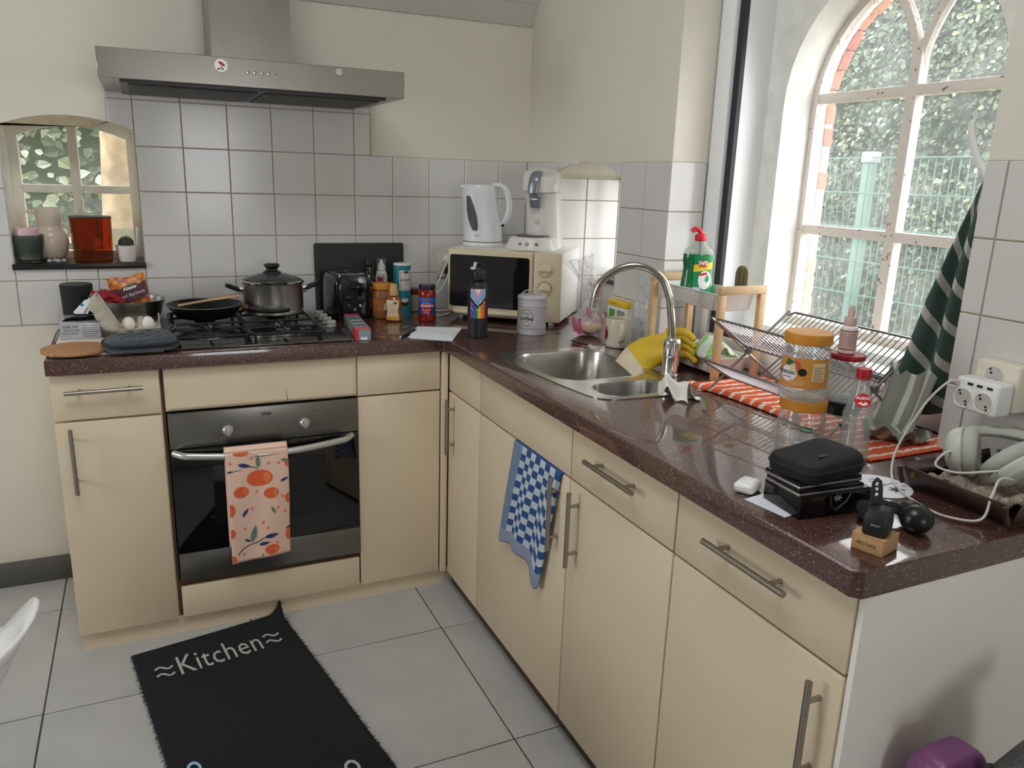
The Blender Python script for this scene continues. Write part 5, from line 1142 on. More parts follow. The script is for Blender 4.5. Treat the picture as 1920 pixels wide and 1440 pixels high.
# ------------------------------------------------------------------ coffee machine
cw = mat('coffee_machine_white', rgb(224, 222, 216), 0.28)
t = thing('coffee_machine', 'white pod coffee machine with grey lever on top of the microwave', 'coffee machine', (-0.118, -0.375, MT), -0.55)
bm = B(); lathe(bm, rounded([(0, 0), (0.104, 0), (0.104, 0.008), (0.086, 0.046), (0.078, 0.050), (0, 0.050)], 4, 0.008), 48, (-0.022, -0.030), 1.0, 0.92); bs = obj('drip_base', bm, cw, t)
bm = B(); lathe(bm, rounded([(0, 0.0502), (0.066, 0.0502), (0.066, 0.054), (0.06, 0.056), (0, 0.055)], 2, 0.001), 40, (-0.022, -0.030)); obj('drip_tray', bm, mat('drip_brown', rgb(96, 92, 86), 0.4, 0.4), bs)
for x, r in ((-0.062, 0.0055), (-0.034, 0.0085), (0.002, 0.0065)):
    a = -PI/2+(x+0.022)/0.1; p = Vector((-0.022+0.0955*math.cos(a), -0.030-0.0955*0.92, 0.026)); p = Vector((-0.022+0.097*math.sin((x+0.022)/0.097), -0.030-0.088*math.cos((x+0.022)/0.097), 0.026))
    bm = B(); dvec = Vector((math.sin((x+0.022)/0.097)*0.8, -0.85, 0.42)).normalized(); cyl(bm, p-dvec*0.002, p+dvec*0.003, r, r*0.9, 18); obj('button', bm, mat('button_grey', rgb(120, 122, 122), 0.3, 0.3), bs)
bm = B(); rings = []
for z, rx, ry, cx, cy in ((0.004, 0.070, 0.06, 0.020, 0.03), (0.06, 0.070, 0.06, 0.020, 0.03), (0.15, 0.068, 0.06, 0.014, 0.028), (0.205, 0.070, 0.064, 0.008, 0.018), (0.215, 0.0715, 0.066, 0.004, 0.012)):
    rings.append([bm.verts.new((cx+rx*math.cos(2*PI*i/40), cy+ry*math.sin(2*PI*i/40), z)) for i in range(40)])
for A, C in zip(rings, rings[1:]):
    for i in range(40): bm.faces.new((A[i], A[(i+1) % 40], C[(i+1) % 40], C[i]))
bm.faces.new(rings[0][::-1]); bm.faces.new(rings[-1]); obj('column', bm, cw, t)
bm = B(); rings = []
for k, (s, zf, zb) in enumerate(((1.0, 0.217, 0.236), (1.01, 0.235, 0.25), (1.0, 0.262, 0.290), (0.93, 0.274, 0.306), (0.75, 0.279, 0.311), (0.3, 0.285, 0.306))):
    ring = []
    for i in range(40):
        a = 2*PI*i/40; x = 0.002+0.073*s*math.cos(a); y = 0.010+0.070*s*math.sin(a); f = (math.sin(a)+1)/2; ring.append(bm.verts.new((x, y, zf+(zb-zf)*f)))
    rings.append(ring)
for A, C in zip(rings, rings[1:]):
    for i in range(40): bm.faces.new((A[i], A[(i+1) % 40], C[(i+1) % 40], C[i]))
bm.faces.new(rings[0][::-1]); bm.faces.new(rings[-1]); hd_ = obj('lid', bm, cw, t)
gl = mat('lever_grey', rgb(138, 144, 152), 0.3, 0.5)
bm = B(); tube(bm, smooth_path([(-0.010, -0.030, 0.291), (-0.014, -0.052, 0.282), (-0.020, -0.065, 0.262), (-0.024, -0.068, 0.232), (-0.024, -0.068, 0.214)], 5), 0.021, 12, flat=(1.0, 0.3)); obj('lever', bm, gl, hd_)
bm = B(); bx(bm, -0.040, 0.006, -0.062, -0.02, 0.196, 0.216, bev=0.004); bx(bm, -0.037, 0.002, -0.066, -0.03, 0.158, 0.196, bev=0.006)
for v in bm.verts:
    if v.co.z < 0.17: v.co.y += 0.012; v.co.x *= 0.94
obj('spout', bm, gl, t)
print_cup = [circ(-0.012, 0.112, 0.009, 14)]
flat_poly('cup_print', circ(-0.008, 0.108, 0.0085, 14), lambda X, Y: (X, -0.0335+0.0, Y), mat('faint_grey', rgb(196, 194, 190), 0.4), t)
# ================================================================== around the sink
# mug
t = thing('mug', 'cream mug with a red fruit print behind the sink', 'mug', (-0.078, -0.930, W0+0.003)); fa = face_angle(-0.078, -0.93)
bm = B(); lathe(bm, rounded([(0, 0), (0.041, 0), (0.044, 0.006), (0.0445, 0.098), (0.0415, 0.098), (0.041, 0.008), (0, 0.006)], 3, 0.003), 40); obj('body', bm, mat('mug_cream', rgb(216, 208, 188), 0.2), t)
hx = Vector((math.cos(fa+0.18), math.sin(fa+0.18), 0)); bm = B(); tube(bm, smooth_path([hx*0.042+Vector((0, 0, 0.082)), hx*0.062+Vector((0, 0, 0.082)), hx*0.072+Vector((0, 0, 0.06)), hx*0.066+Vector((0, 0, 0.034)), hx*0.043+Vector((0, 0, 0.024))], 5), 0.0055, 10, flat=(1.4, 0.8)); obj('handle', bm, MATS['mug_cream'], t)
print_on('fruit_print', circ(-0.056, 0.045, 0.016, 18, 0.021), 0.0445, 0, fa, mat('fruit_red', rgb(150, 30, 22), 0.3), t); print_on('leaf_print', leafshape(-0.052, 0.068, 0.016, 0.003, 0.5), 0.0446, 0, fa, mat('leaf_print_green', rgb(60, 96, 44), 0.4), t)
# tea carton
t = wthing('tea_carton', 'white and green carton with yellow lid behind the mug', 'carton', (-0.02, -0.83, W0))
box('carton_body', (-0.030, -0.004, -0.895, -0.775, W0, W0+0.123), mat('carton_white', rgb(224, 224, 216), 0.5), t, bev=0.001)
box('lid', (-0.0315, -0.003, -0.896, -0.774, W0+0.1235, W0+0.143), mat('carton_yellow', rgb(232, 190, 48), 0.45), t, bev=0.0015)
for y0, y1, z0, z1, m_ in ((-0.822, -0.785, 0.078, 0.110, mat('carton_green', rgb(70, 150, 50), 0.5)), (-0.886, -0.836, 0.092, 0.112, mat('carton_olive', rgb(140, 150, 128), 0.5)), (-0.822, -0.785, 0.060, 0.078, mat('carton_darkgreen', rgb(30, 104, 40), 0.5))): box('picture_print', (-0.0304, -0.0299, y0, y1, W0+z0, W0+z1), m_, t)
box('brand_print', (-0.0318, -0.0312, -0.83, -0.80, W0+0.130, W0+0.134), mat('carton_ochre', rgb(170, 130, 30), 0.5), t)
# spray bottle
plas = glassmat('frosted_plastic', (0.95, 0.96, 0.97), alpha=0.22, dirtcol=(0.88, 0.89, 0.9), rough=0.12)
t = thing('pump_bottle', 'tall clear plastic pump bottle beside the bamboo organiser', 'bottle', (-0.052, -1.012, W0)); fa = face_angle(-0.052, -1.012)
bm = B(); lathe(bm, rounded([(0, 0), (0.030, 0), (0.031, 0.006), (0.031, 0.150), (0.026, 0.182), (0.0125, 0.200), (0.012, 0.218), (0, 0.218)], 4, 0.008), 32); obj('bottle_body', bm, plas, t)
bm = B(); lathe(bm, rounded([(0, 0.2185), (0.014, 0.2185), (0.014, 0.232), (0.006, 0.236), (0.006, 0.246), (0, 0.246)], 2, 0.002), 20); tube(bm, smooth_path([(0, 0, 0.244), (0.014, -0.006, 0.247), (0.036, -0.016, 0.240)], 4), 0.005, 8); obj('pump', bm, plas, t)
for k in range(4): cyl_patch('barcode', 0.0313, 0.004, 0.022, 0.058+0.005*k, 0.0605+0.005*k, fa, mat('print_grey', rgb(110, 112, 116), 0.5), t, 4)
cyl_patch('symbol_print', 0.0313, 0.004, 0.009, 0.098, 0.104, fa, MATS['print_grey'], t, 2)
# bread bag
t = thing('bread_bag', 'clear plastic bread bag with pink print holding a bread roll', 'bag', (-0.070, -0.705, W0+0.001))
film = glassmat('clear_film', (0.97, 0.97, 0.98), alpha=0.20, dirtcol=(0.92, 0.92, 0.95), dirt=0.25, dscale=40, rough=0.12)
bm = B(); bmesh.ops.create_icosphere(bm, subdivisions=4, radius=1); rnd = random.Random(9)
for v in bm.verts:
    c = v.co.copy(); k = 1+0.10*math.sin(c.x*7+c.z*6)+0.08*math.sin(c.y*11-c.z*5)
    z = c.z*0.042*k+0.044
    if c.z > 0.2: s = 1-0.62*(c.z-0.2)/0.8; c.x *= s; c.y *= s; z += 0.062*(c.z-0.2)
    v.co = Vector((c.x*0.060*k+0.006*(z > 0.07), c.y*0.068*k, max(z, 0.0006)))
obj('bag_body', bm, film, t, smooth=25)
bm = B()
def tail(u, v):
    a = Vector((0.006, -0.004, 0.095)); b0 = Vector((-0.060, 0.085, 0.255)); b1 = Vector((0.032, 0.045, 0.290)); e = b0+(b1-b0)*u
    w = Vector((0.014*math.sin(u*PI*7), 0.014*math.cos(u*PI*6), 0))*v; st = a+Vector((0.012*math.cos(u*2*PI), 0.012*math.sin(u*2*PI), 0)); return tuple(st+(e-st)*v+w+Vector((0, 0, 0.02*math.sin(PI*v))))
grid(bm, tail, 30, 10); obj('bag_tail', bm, film, t, smooth=0)
pk = glassmat('pink_film_print', (0.80, 0.30, 0.42), alpha=0.45, dirtcol=(0.75, 0.22, 0.36), rough=0.15)
bm = B(); grid(bm, lambda u, v: (-0.062-0.004*math.sin(v*3)+0.012*u*u, -0.012-0.05*u+0.02*v, 0.014+0.052*v+0.004*math.sin(u*8)), 8, 8); grid(bm, lambda u, v: (-0.022+0.018*u, -0.036-0.004*u+0.014*v, 0.062+0.040*v), 5, 6); grid(bm, lambda u, v: (0.020+0.016*u, -0.058+0.02*v, 0.044+0.042*v-0.006*u), 5, 6); obj('pink_print', bm, pk, t)
bm = B(); bmesh.ops.create_icosphere(bm, subdivisions=4, radius=1)
for v in bm.verts: v.co = Vector((v.co.x*0.050, v.co.y*0.040, v.co.z*0.022+0.0225))
o = obj('bread_roll', bm, mat('bread_crust', rgb(222, 186, 140), 0.7, noise=0.12, nscale=40)); tag(o, 'pale bread roll lying inside the clear plastic bag', 'bread', loc=(-0.068, -0.712, W0+0.003), rz=-0.5)
# peeler / knife on the sink edge
t = wthing('paring_knife', 'small knife with dark handle lying over the sink rim', 'knife', (-0.185, -0.9, ZT))
bm = B(); tube(bm, [(-0.190, -0.815, W0+0.006), (-0.187, -0.86, W0+0.0075), (-0.184, -0.905, W0+0.010)], 0.0058, 10, flat=(1.2, 0.7)); obj('handle', bm, mat('dark_brown_handle', rgb(50, 38, 36), 0.4), t)
bm = B(); bx(bm, -0.190, -0.176, -1.000, -0.904, W0+0.0095, W0+0.0107)
for v in bm.verts:
    if v.co.y < -0.95: v.co.x = -0.181+(v.co.x+0.183)*0.25; v.co.z += 0.0
obj('blade', bm, chrome, t)
# tissue by the small bowl
t0 = B()
def tis(u, v):
    x = (u-0.5)*0.070; y = (v-0.5)*0.085; fold = 0.050*math.exp(-((u-0.32)/0.16)**2)*(1-0.35*v)+0.036*math.exp(-((v-0.70)/0.15)**2)*(1-u*0.6)
    return (x*(1-0.2*v)+0.008*math.sin(v*7), y+0.012*math.sin(u*6), fold+0.004*abs(math.sin(u*11+v*8)))
grid(t0, tis, 26, 26); o = obj('paper_tissue', t0, mat('tissue_white', rgb(236, 234, 226), 0.9), smooth=60); solidify(o, 0.0008, 1)
tag(o, 'crumpled white paper tissue beside the small sink bowl', 'tissue', loc=(-0.275, -1.545, W0+0.0008), rz=0.55)
# ------------------------------------------------------------------ bamboo organiser with two white trays
bam = mat('bamboo', rgb(206, 172, 128), 0.5, noise=0.10, nscale=22); trm = mat('tray_white_plastic', rgb(232, 228, 224), 0.35)
t = wthing('organiser_rack', 'two-tier organiser with bamboo end frames and white plastic trays', 'rack', (0.02, -1.25, W0))
X0, X1, YA, YB, ZO = -0.052, 0.092, -1.412, -1.082, W0+0.272
for y in (YA, YB):
    f = bpy.data.objects.new('end_frame', None); COL.objects.link(f); f.parent = t; f.matrix_parent_inverse = Matrix.Translation(-Vector(WORLD[t.name]))
    for x in (X0, X1): box('post', (x-0.011, x+0.011, y-0.008, y+0.008, W0, ZO-0.0235), bam, f, bev=0.0015)
    box('top_rail', (X0-0.011, X1+0.011, y-0.008, y+0.008, ZO-0.023, ZO), bam, f, bev=0.0015)
def tray_(name, z0, z1):
    bm = B(); rings = []
    outer = rrect(X0+0.002, X1-0.002, YA+0.010, YB-0.010, 0.03, 6); n = len(outer); cx = (X0+X1)/2; cy = (YA+YB)/2
    for s, z in ((0.93, z0), (0.96, z0+0.006), (1.0, z1-0.003), (1.02, z1), (1.02, z1+0.002), (0.985, z1+0.002), (0.945, z0+0.006), (0.90, z0+0.003)):
        rings.append([bm.verts.new((cx+(x-cx)*(1-(1-s)*2.0), cy+(y-cy)*(1-(1-s)*0.9), z)) for x, y in outer])
    for A, C in zip(rings, rings[1:]):
        for i in range(n): bm.faces.new((A[i], A[(i+1) % n], C[(i+1) % n], C[i]))
    bm.faces.new(rings[0][::-1]); bm.faces.new(rings[-1]); tr_ = obj(name, bm, trm, t)
    bm = B()
    for k in range(28):
        y = YA+0.04+0.0092*k; bx(bm, X0+0.0005, X0+0.004, y, y+0.004, z0+0.007, z1-0.006)
    obj('rib', bm, trm, tr_)['kind'] = 'stuff'
    return tr_
tray_('tray', W0+0.197, W0+0.245); tray_('tray', W0+0.012, W0+0.058)
# ------------------------------------------------------------------ washing-up liquid
t = thing('dish_soap', 'green washing-up liquid bottle with red cap in the upper organiser tray', 'bottle', (0.020, -1.200, W0+0.201), -0.45); t.scale = (1.2, 1.2, 1.2)
SB = [(0.0, 0.043), (0.006, 0.046), (0.045, 0.041), (0.080, 0.037), (0.105, 0.0405), (0.118, 0.040), (0.128, 0.036), (0.140, 0.022), (0.146, 0.015), (0.150, 0.014)]
def soap_r(z):
    for (a, r0), (b, r1) in zip(SB, SB[1:]):
        if a <= z <= b: return r0+(r1-r0)*(z-a)/(b-a)
    return SB[-1][1]
def flatl(bm, P, f=0.62, **kw): lathe(bm, P, 40, sy=f, **kw)
bm = B(); zz = [0.118*i/16 for i in range(17)]; flatl(bm, [(0, 0)]+[(soap_r(z), z) for z in zz]+[(0, 0.118)]); obj('liquid', bm, mat('soap_green', rgb(10, 110, 62), 0.1, coat=0.5), t)
bm = B(); zz = [0.1185+0.0315*i/12 for i in range(13)]; flatl(bm, [(soap_r(z), z) for z in zz]); obj('bottle_shoulder', bm, glassmat('clear_bottle_plastic', (0.92, 0.96, 0.93), alpha=0.18, dirtcol=(0.8, 0.84, 0.8), rough=0.06), t)
bm = B(); lathe(bm, rounded([(0, 0.1502), (0.0145, 0.1502), (0.015, 0.164), (0.010, 0.168), (0, 0.168)], 3, 0.003), 24); tube(bm, smooth_path([(0.002, 0, 0.164), (-0.004, 0, 0.176), (-0.016, -0.001, 0.180), (-0.024, -0.002, 0.174)], 4), 0.006, 10); obj('cap', bm, mat('cap_red', rgb(214, 32, 48), 0.35), t)
def SL(lift=0.0012): return lambda X, Y: (X, -0.62*math.sqrt(max(soap_r(Y)**2-X*X, 1e-6))-lift, Y)
def soap_patch(nm, x0, x1, z0, z1, m_, lift, slant=0.0):
    bm = B(); F_ = SL(lift); grid(bm, lambda u, v: F_((x0+(x1-x0)*u), z0+(z1-z0)*v+slant*(u-0.5)), 10, 8); return obj(nm, bm, m_, t)
soap_patch('label', -0.016, 0.034, 0.008, 0.116, mat('label_soap_green', rgb(16, 140, 84), 0.4), 0.0010)
soap_patch('yellow_band', -0.0155, 0.033, 0.078, 0.096, mat('label_yellow', rgb(240, 208, 60), 0.4), 0.0016, 0.008)
soap_patch('red_panel', -0.003, 0.017, 0.087, 0.104, mat('label_red2', rgb(206, 40, 44), 0.4), 0.0022)
letter('lettering', 'W5', 0.015, lambda X, Y: SL(0.0030)(0.007+X, 0.096+Y), whiteink, t, bold=0.0006)
F_ = SL(0.0018); flat_poly('foam_print', circ(0.014, 0.054, 0.017, 24, 0.024), F_, whitepl, t); flat_poly('drop_print', leafshape(0.021, 0.058, 0.02, 0.006, 1.4), SL(0.0024), mat('drop_green', rgb(20, 150, 96), 0.4), t)
soap_patch('plate_print', -0.015, 0.004, 0.010, 0.036, mat('plate_blue', rgb(176, 196, 220), 0.4), 0.0018); soap_patch('red_caption', -0.001, 0.020, 0.066, 0.072, mat('label_red2', (1, 0, 0, 1)), 0.0026, 0.003)
letter('lettering', '500 ml e', 0.005, lambda X, Y: SL(0.0020)(0.020+X, 0.013+Y), whiteink, t)
# tall cactus
t = thing('column_cactus', 'small column cactus behind the bamboo end frame', 'cactus', (0.045, -1.372, W0+0.201))
bm = B(); lathe(bm, [(0, 0), (0.017, 0), (0.021, 0.035), (0.019, 0.035), (0, 0.03)], 24); obj('pot', bm, mat('terracotta_pot', rgb(160, 120, 96), 0.7), t)
bm = B(); P = [(0.0, 0.03), (0.013, 0.031), (0.0155, 0.06), (0.0162, 0.09), (0.015, 0.108), (0.010, 0.120), (0.0, 0.125)]; lathe(bm, [(p.x, p.z) for p in smooth_path([(a, 0, b) for a, b in P], 4)], 48)
for v in bm.verts: a = math.atan2(v.co.y, v.co.x); k = 1+0.13*math.cos(a*11); v.co.x *= k; v.co.y *= k
obj('plant', bm, mat('olive_cactus', rgb(96, 90, 58), 0.7), t)
bm = B()
for i in range(11):
    for j in range(12):
        a = 2*PI*i/11; z = 0.034+0.0072*j; r = 0.0175 if z < 0.1 else 0.0175-(z-0.1)*0.4; p = Vector((r*math.cos(a), r*math.sin(a), z)); d = Vector((math.cos(a+0.5), math.sin(a+0.5), 0.3)); d2 = Vector((math.cos(a-0.5), math.sin(a-0.5), 0.1))
        cyl(bm, p, p+d*0.005, 0.0006, 0.0001, 3, cap=False); cyl(bm, p, p+d2*0.005, 0.0006, 0.0001, 3, cap=False)
obj('spines', bm, mat('yellow_spines', rgb(222, 200, 130), 0.6), t)['kind'] = 'stuff'
# ------------------------------------------------------------------ rubber glove draped from sink to tray
t = wthing('rubber_glove', 'yellow rubber glove with cream cuff hanging into the sink', 'glove', (-0.14, -1.2, ZT))
yel = mat('glove_yellow', rgb(228, 190, 50), 0.5); cuf = mat('glove_cuff_cream', rgb(226, 214, 184), 0.6)
path = smooth_path([(-0.208, -1.188, 0.958), (-0.188, -1.192, 0.980), (-0.166, -1.200, 1.000), (-0.140, -1.222, 1.020), (-0.112, -1.246, 1.036), (-0.092, -1.272, 1.052)], 6)
def sect(bm, pts, s0, s1, wfun, tfun):
    rings = []
    for i, p in enumerate(pts):
        s = s0+(s1-s0)*i/(len(pts)-1); a = pts[max(0, i-1)]; b = pts[min(len(pts)-1, i+1)]; d = (b-a).normalized()
        side = Vector((0, 0.95, 0.32)).lerp(Vector((0.15, 0.30, 0.95)), min(1, s*1.2)); side = (side-d*side.dot(d)*0.6).normalized(); nn = d.cross(side).normalized()
        rings.append([bm.verts.new(p+side*math.cos(2*PI*k/20)*wfun(s)+nn*math.sin(2*PI*k/20)*tfun(s)+nn*0.004*math.sin(math.cos(2*PI*k/20)*5+s*6)) for k in range(20)])
    for A, C in zip(rings, rings[1:]):
        for k in range(20): bm.faces.new((A[k], A[(k+1) % 20], C[(k+1) % 20], C[k]))
    return rings
wf = lambda s: 0.066-0.026*s; tf = lambda s: 0.008+0.010*s
n1 = 9; bm = B(); sect(bm, path[:n1+1], 0, 0.3, wf, tf); obj('cuff', bm, cuf, t, smooth=60)
bm = B(); rr_ = sect(bm, path[n1:], 0.3, 1, wf, tf); bm.faces.new(rr_[-1]); obj('hand', bm, yel, t, smooth=60)
for k in range(4):
    p0 = path[-1]+Vector((0.004, 0.016-0.006*k, 0.032-0.021*k))
    bm = B(); tube(bm, smooth_path([p0-Vector((0.022, -0.012, 0.002)), p0, p0+Vector((0.010, -0.028, 0.004)), p0+Vector((0.020, -0.050, -0.004)), p0+Vector((0.024, -0.064, -0.016))], 4), lambda s: 0.0135-0.0045*s*s, 10); obj('finger', bm, yel, t)
# striped cloth in the lower tray
bm = B()
def cl(u, v): return (-0.062+0.10*u+0.01*math.sin(v*9), -1.405+0.115*v, W0+0.062+0.050*math.sin(PI*min(1, u*1.25))*(0.5+0.5*math.sin(PI*v))+0.006*math.sin(u*17+v*13))
grid(bm, cl, 26, 26); clm = mat('green_striped_cloth', rgb(226, 232, 220), 0.9, bump=0.4, bscale=300)
n_, L_, b_ = nodes_of(clm); tc = n_.new('ShaderNodeTexCoord'); wv = n_.new('ShaderNodeTexWave'); wv.bands_direction = 'Y'; wv.inputs['Scale'].default_value = 9; wv.inputs['Distortion'].default_value = 0.6; L_.new(tc.outputs['Object'], wv.inputs['Vector'])
rp = n_.new('ShaderNodeValToRGB'); L_.new(wv.outputs['Fac'], rp.inputs[0]); rp.color_ramp.elements[0].color = rgb(228, 232, 222); rp.color_ramp.elements[1].color = rgb(150, 226, 130); rp.color_ramp.elements[0].position = 0.62; rp.color_ramp.elements[1].position = 0.72; L_.new(rp.outputs[0], b_.inputs['Base Color'])
o = obj('dish_cloth', bm, clm, smooth=70); solidify(o, 0.003, 1); tag(o, 'white and green striped cleaning cloth in the lower organiser tray', 'cloth')
# ------------------------------------------------------------------ orange towel under the dish rack
otm = mat('orange_striped_towel', rgb(226, 104, 62), 0.9, bump=0.3, bscale=250)
n_, L_, b_ = nodes_of(otm); tc = n_.new('ShaderNodeTexCoord'); wv = n_.new('ShaderNodeTexWave'); wv.bands_direction = 'Y'; wv.wave_profile = 'SIN'; wv.inputs['Scale'].default_value = 8.6; wv.inputs['Distortion'].default_value = 1.6; wv.inputs['Detail'].default_value = 1; wv.inputs['Detail Scale'].default_value = 6; L_.new(tc.outputs['Object'], wv.inputs['Vector'])
rp = n_.new('ShaderNodeValToRGB'); L_.new(wv.outputs['Fac'], rp.inputs[0]); rp.color_ramp.elements[0].color = rgb(226, 100, 58); rp.color_ramp.elements[1].color = rgb(240, 226, 214); rp.color_ramp.elements[0].position = 0.78; rp.color_ramp.elements[1].position = 0.86; L_.new(rp.outputs[0], b_.inputs['Base Color'])
bm = B()
def ot(u, v):
    y = -1.425-0.66*v; xf = -0.165+0.03*math.sin(PI*min(1, v*1.1))-0.018*max(0, v-0.8)*5; x = xf+(0.118-xf)*u
    e = max(0, 1-u*7); z = 0.0034+(0.010*math.sin(PI*min(1, u*9))*(1 if v < 0.6 else max(0, 1-(v-0.6)*8))+0.0008*math.sin(y*60+x*30))
    return (x, y, W0+max(z, 0.0032) if u > 0 else W0+0.0034)
grid(bm, ot, 40, 70); o = obj('drying_towel', bm, otm, smooth=60); solidify(o, 0.0026, -1); tag(o, 'orange towel with white wavy stripes spread under the dish rack', 'towel')
# ------------------------------------------------------------------ folding dish rack
rk = mat('rack_wire_steel', rgb(150, 150, 150), 0.3, 1.0)
t = thing('dish_rack', 'folding steel wire dish rack standing on the orange towel', 'dish rack', (-0.03, -1.73, W0+0.004)); RY0, RY1 = 0.215, -0.204
def wing(x0, z0, x1, z1, n, nm):
    pts = [(x1, RY1, z1), (x0, RY1+0.0, z0), (x0, RY0, z0), (x1, RY0, z1)]
    c = []
    a, b = Vector(pts[0]), Vector(pts[1]); bm = B()
    loop = [Vector(pts[0]), Vector(pts[1])+(a-b)*0.12, Vector(pts[1])+Vector((0, 0.018, 0)), Vector(pts[2])+Vector((0, -0.018, 0)), Vector(pts[2])+(Vector(pts[3])-Vector(pts[2]))*0.12, Vector(pts[3])]
    tube(bm, loop, 0.0032, 8, closed=True); w_ = obj(nm, bm, rk, t); me = None
    for k in range(1, n):
        y = RY1+(RY0-RY1)*k/n
        if me is None: bm = B(); cyl(bm, (x0, 0, z0), (x1, 0, z1), 0.0015, seg=6); ww = obj('wire', bm, rk, w_); me = ww.data
        else: ww = link('wire', me, w_)
        ww.location = (0, y, 0)
wing(-0.132, 0.202, -0.010, 0.118, 25, 'upper_front_wing'); wing(0.138, 0.208, 0.020, 0.118, 25, 'upper_back_wing'); wing(-0.168, 0.096, -0.052, 0.032, 25, 'lower_front_wing'); wing(0.148, 0.096, 0.058, 0.032, 25, 'lower_back_wing')
for y in (RY0+0.004, RY1-0.004):
    bm = B(); tube(bm, [(-0.118, y, 0.003), (0.138, y, 0.208)], 0.0036, 8); lg = obj('leg', bm, rk, t)
    bm = B(); tube(bm, [(0.128, y, 0.003), (-0.132, y, 0.202)], 0.0036, 8); obj('leg', bm, rk, t)
    bm = B(); cyl(bm, (0.006, y-0.006, 0.104), (0.006, y+0.006, 0.104), 0.009, seg=16); obj('pivot_knob', bm, mat('grey_knob', rgb(104, 104, 104), 0.5), t)
# ------------------------------------------------------------------ stacked jars
J0 = W0+0.0005
t = pb_jar('empty_peanut_jar', 'empty clear peanut butter jar with orange lid, lowest of its stack', (-0.277, -1.976, J0), False, 0, 0.097, 0.0485); fa = face_angle(-0.277, -1.976)
G3 = on_cyl(0.0488, 0, fa)
tagp = mat('label_green2', rgb(30, 100, 62), 0.5); gry = mat('emboss_grey', rgb(190, 190, 186), 0.4)
flat_poly('brand_label', [(0.000, 0.058), (0.024, 0.055), (0.026, 0.066), (0.002, 0.069)], G3, tagp, t); letter('lettering', 'Mister', 0.008, lambda X, Y: on_cyl(0.0492, 0, fa)(0.013+X, 0.0622-X*0.1+Y), whiteink, t)
letter('lettering', '10', 0.022, lambda X, Y: G3(-0.012+X, 0.047+Y), gry, t); letter('lettering', '8  KM', 0.014, lambda X, Y: G3(0.02+X, 0.03+Y), gry, t)
flat_poly('yellow_strip', [(-0.022, 0.020), (0.040, 0.018), (0.040, 0.024), (-0.022, 0.026)], G3, mat('strip_yellow', rgb(226, 180, 80), 0.5), t)
flat_poly('seal_print', circ(-0.012, 0.086, 0.009, 16), on_cyl(0.0478, 0, fa), mat('seal_grey', rgb(150, 144, 134), 0.5), t); flat_poly('seal_print', circ(0.038, 0.034, 0.006, 14), G3, mat('dark_seal', rgb(60, 50, 44), 0.5), t)
bm = B(); tube(bm, smooth_path([on_cyl(0.0491, 0, fa)(-0.040, 0.066), on_cyl(0.0491, 0, fa)(-0.02, 0.060), on_cyl(0.0491, 0, fa)(0.0, 0.063)], 3), 0.0006, 4); tube(bm, smooth_path([on_cyl(0.0491, 0, fa)(0.026, 0.062), on_cyl(0.0491, 0, fa)(0.038, 0.062), on_cyl(0.0491, 0, fa)(0.048, 0.068)], 3), 0.0006, 4); obj('string_print', bm, blackm, t)
JZ = J0+0.097+0.0238
t = pb_jar('labelled_peanut_jar', 'orange-labelled peanut butter jar with orange lid, top of its stack', (-0.286, -1.976, JZ), False, 0, 0.118, 0.0485); fa = face_angle(-0.286, -1.976)
cyl_patch('label', 0.0489, -0.058, 0.058, 0.030, 0.092, fa, mat('label_orange', rgb(206, 140, 60), 0.45), t, 28)
G4 = on_cyl(0.0493, 0, fa); flat_poly('label_circle', circ(-0.034, 0.058, 0.019, 28, 0.0165), G4, whitepl, t); G5 = on_cyl(0.0496, 0, fa)
letter('lettering', 'PINDAKAAS', 0.0105, lambda X, Y: G5(-0.042+X*0.85, 0.060+Y), inkm, t, bold=0.0003); letter('lettering', 'met stukjes', 0.0062, lambda X, Y: G5(-0.036+X*0.8, 0.051+Y), inkm, t)
flat_poly('brand_label', [(-0.042, 0.076), (-0.024, 0.073), (-0.022, 0.084), (-0.038, 0.090)], G5, tagp, t); flat_poly('black_seal', circ(-0.004, 0.064, 0.009, 18, 0.008), G5, blackm, t)
flat_poly('nutrition_panel', [(0.016, 0.046), (0.044, 0.046), (0.044, 0.084), (0.016, 0.084)], G4, mat('panel_cream', rgb(226, 208, 170), 0.5), t)
for k in range(7): flat_poly('text_line', [(0.018, 0.049+0.0042*k), (0.042-0.003*(k % 3), 0.049+0.0042*k), (0.042-0.003*(k % 3), 0.0503+0.0042*k), (0.018, 0.0503+0.0042*k)], G5, MATS['brown_ink'], t)
flat_poly('round_mark', circ(0.021, 0.080, 0.004, 14), G5, mat('mark_yellow', rgb(230, 200, 50), 0.5), t)
for cx_, cz_, L_2, a_, m_ in ((-0.016, 0.079, 0.022, 1.9, mat('peanut_red', rgb(196, 84, 64), 0.5)), (-0.024, 0.074, 0.02, 1.2, mat('peanut_pale', rgb(228, 200, 150), 0.5)), (-0.020, 0.039, 0.020, -0.7, mat('peanut_tan', rgb(206, 150, 96), 0.5)), (-0.004, 0.041, 0.022, 0.15, MATS['peanut_tan'])): flat_poly('peanut_print', leafshape(cx_, cz_, L_2, L_2*0.32, a_), G5, m_, t)
flat_poly('seal_print', circ(-0.038, 0.106, 0.009, 16), on_cyl(0.0462, 0, fa), MATS['seal_grey'], t)
cg = glassmat('jar_glass', (0.95, 0.97, 0.96), alpha=0.13, dirtcol=(0.85, 0.88, 0.88), dirt=0.06, dscale=20, rough=0.04)
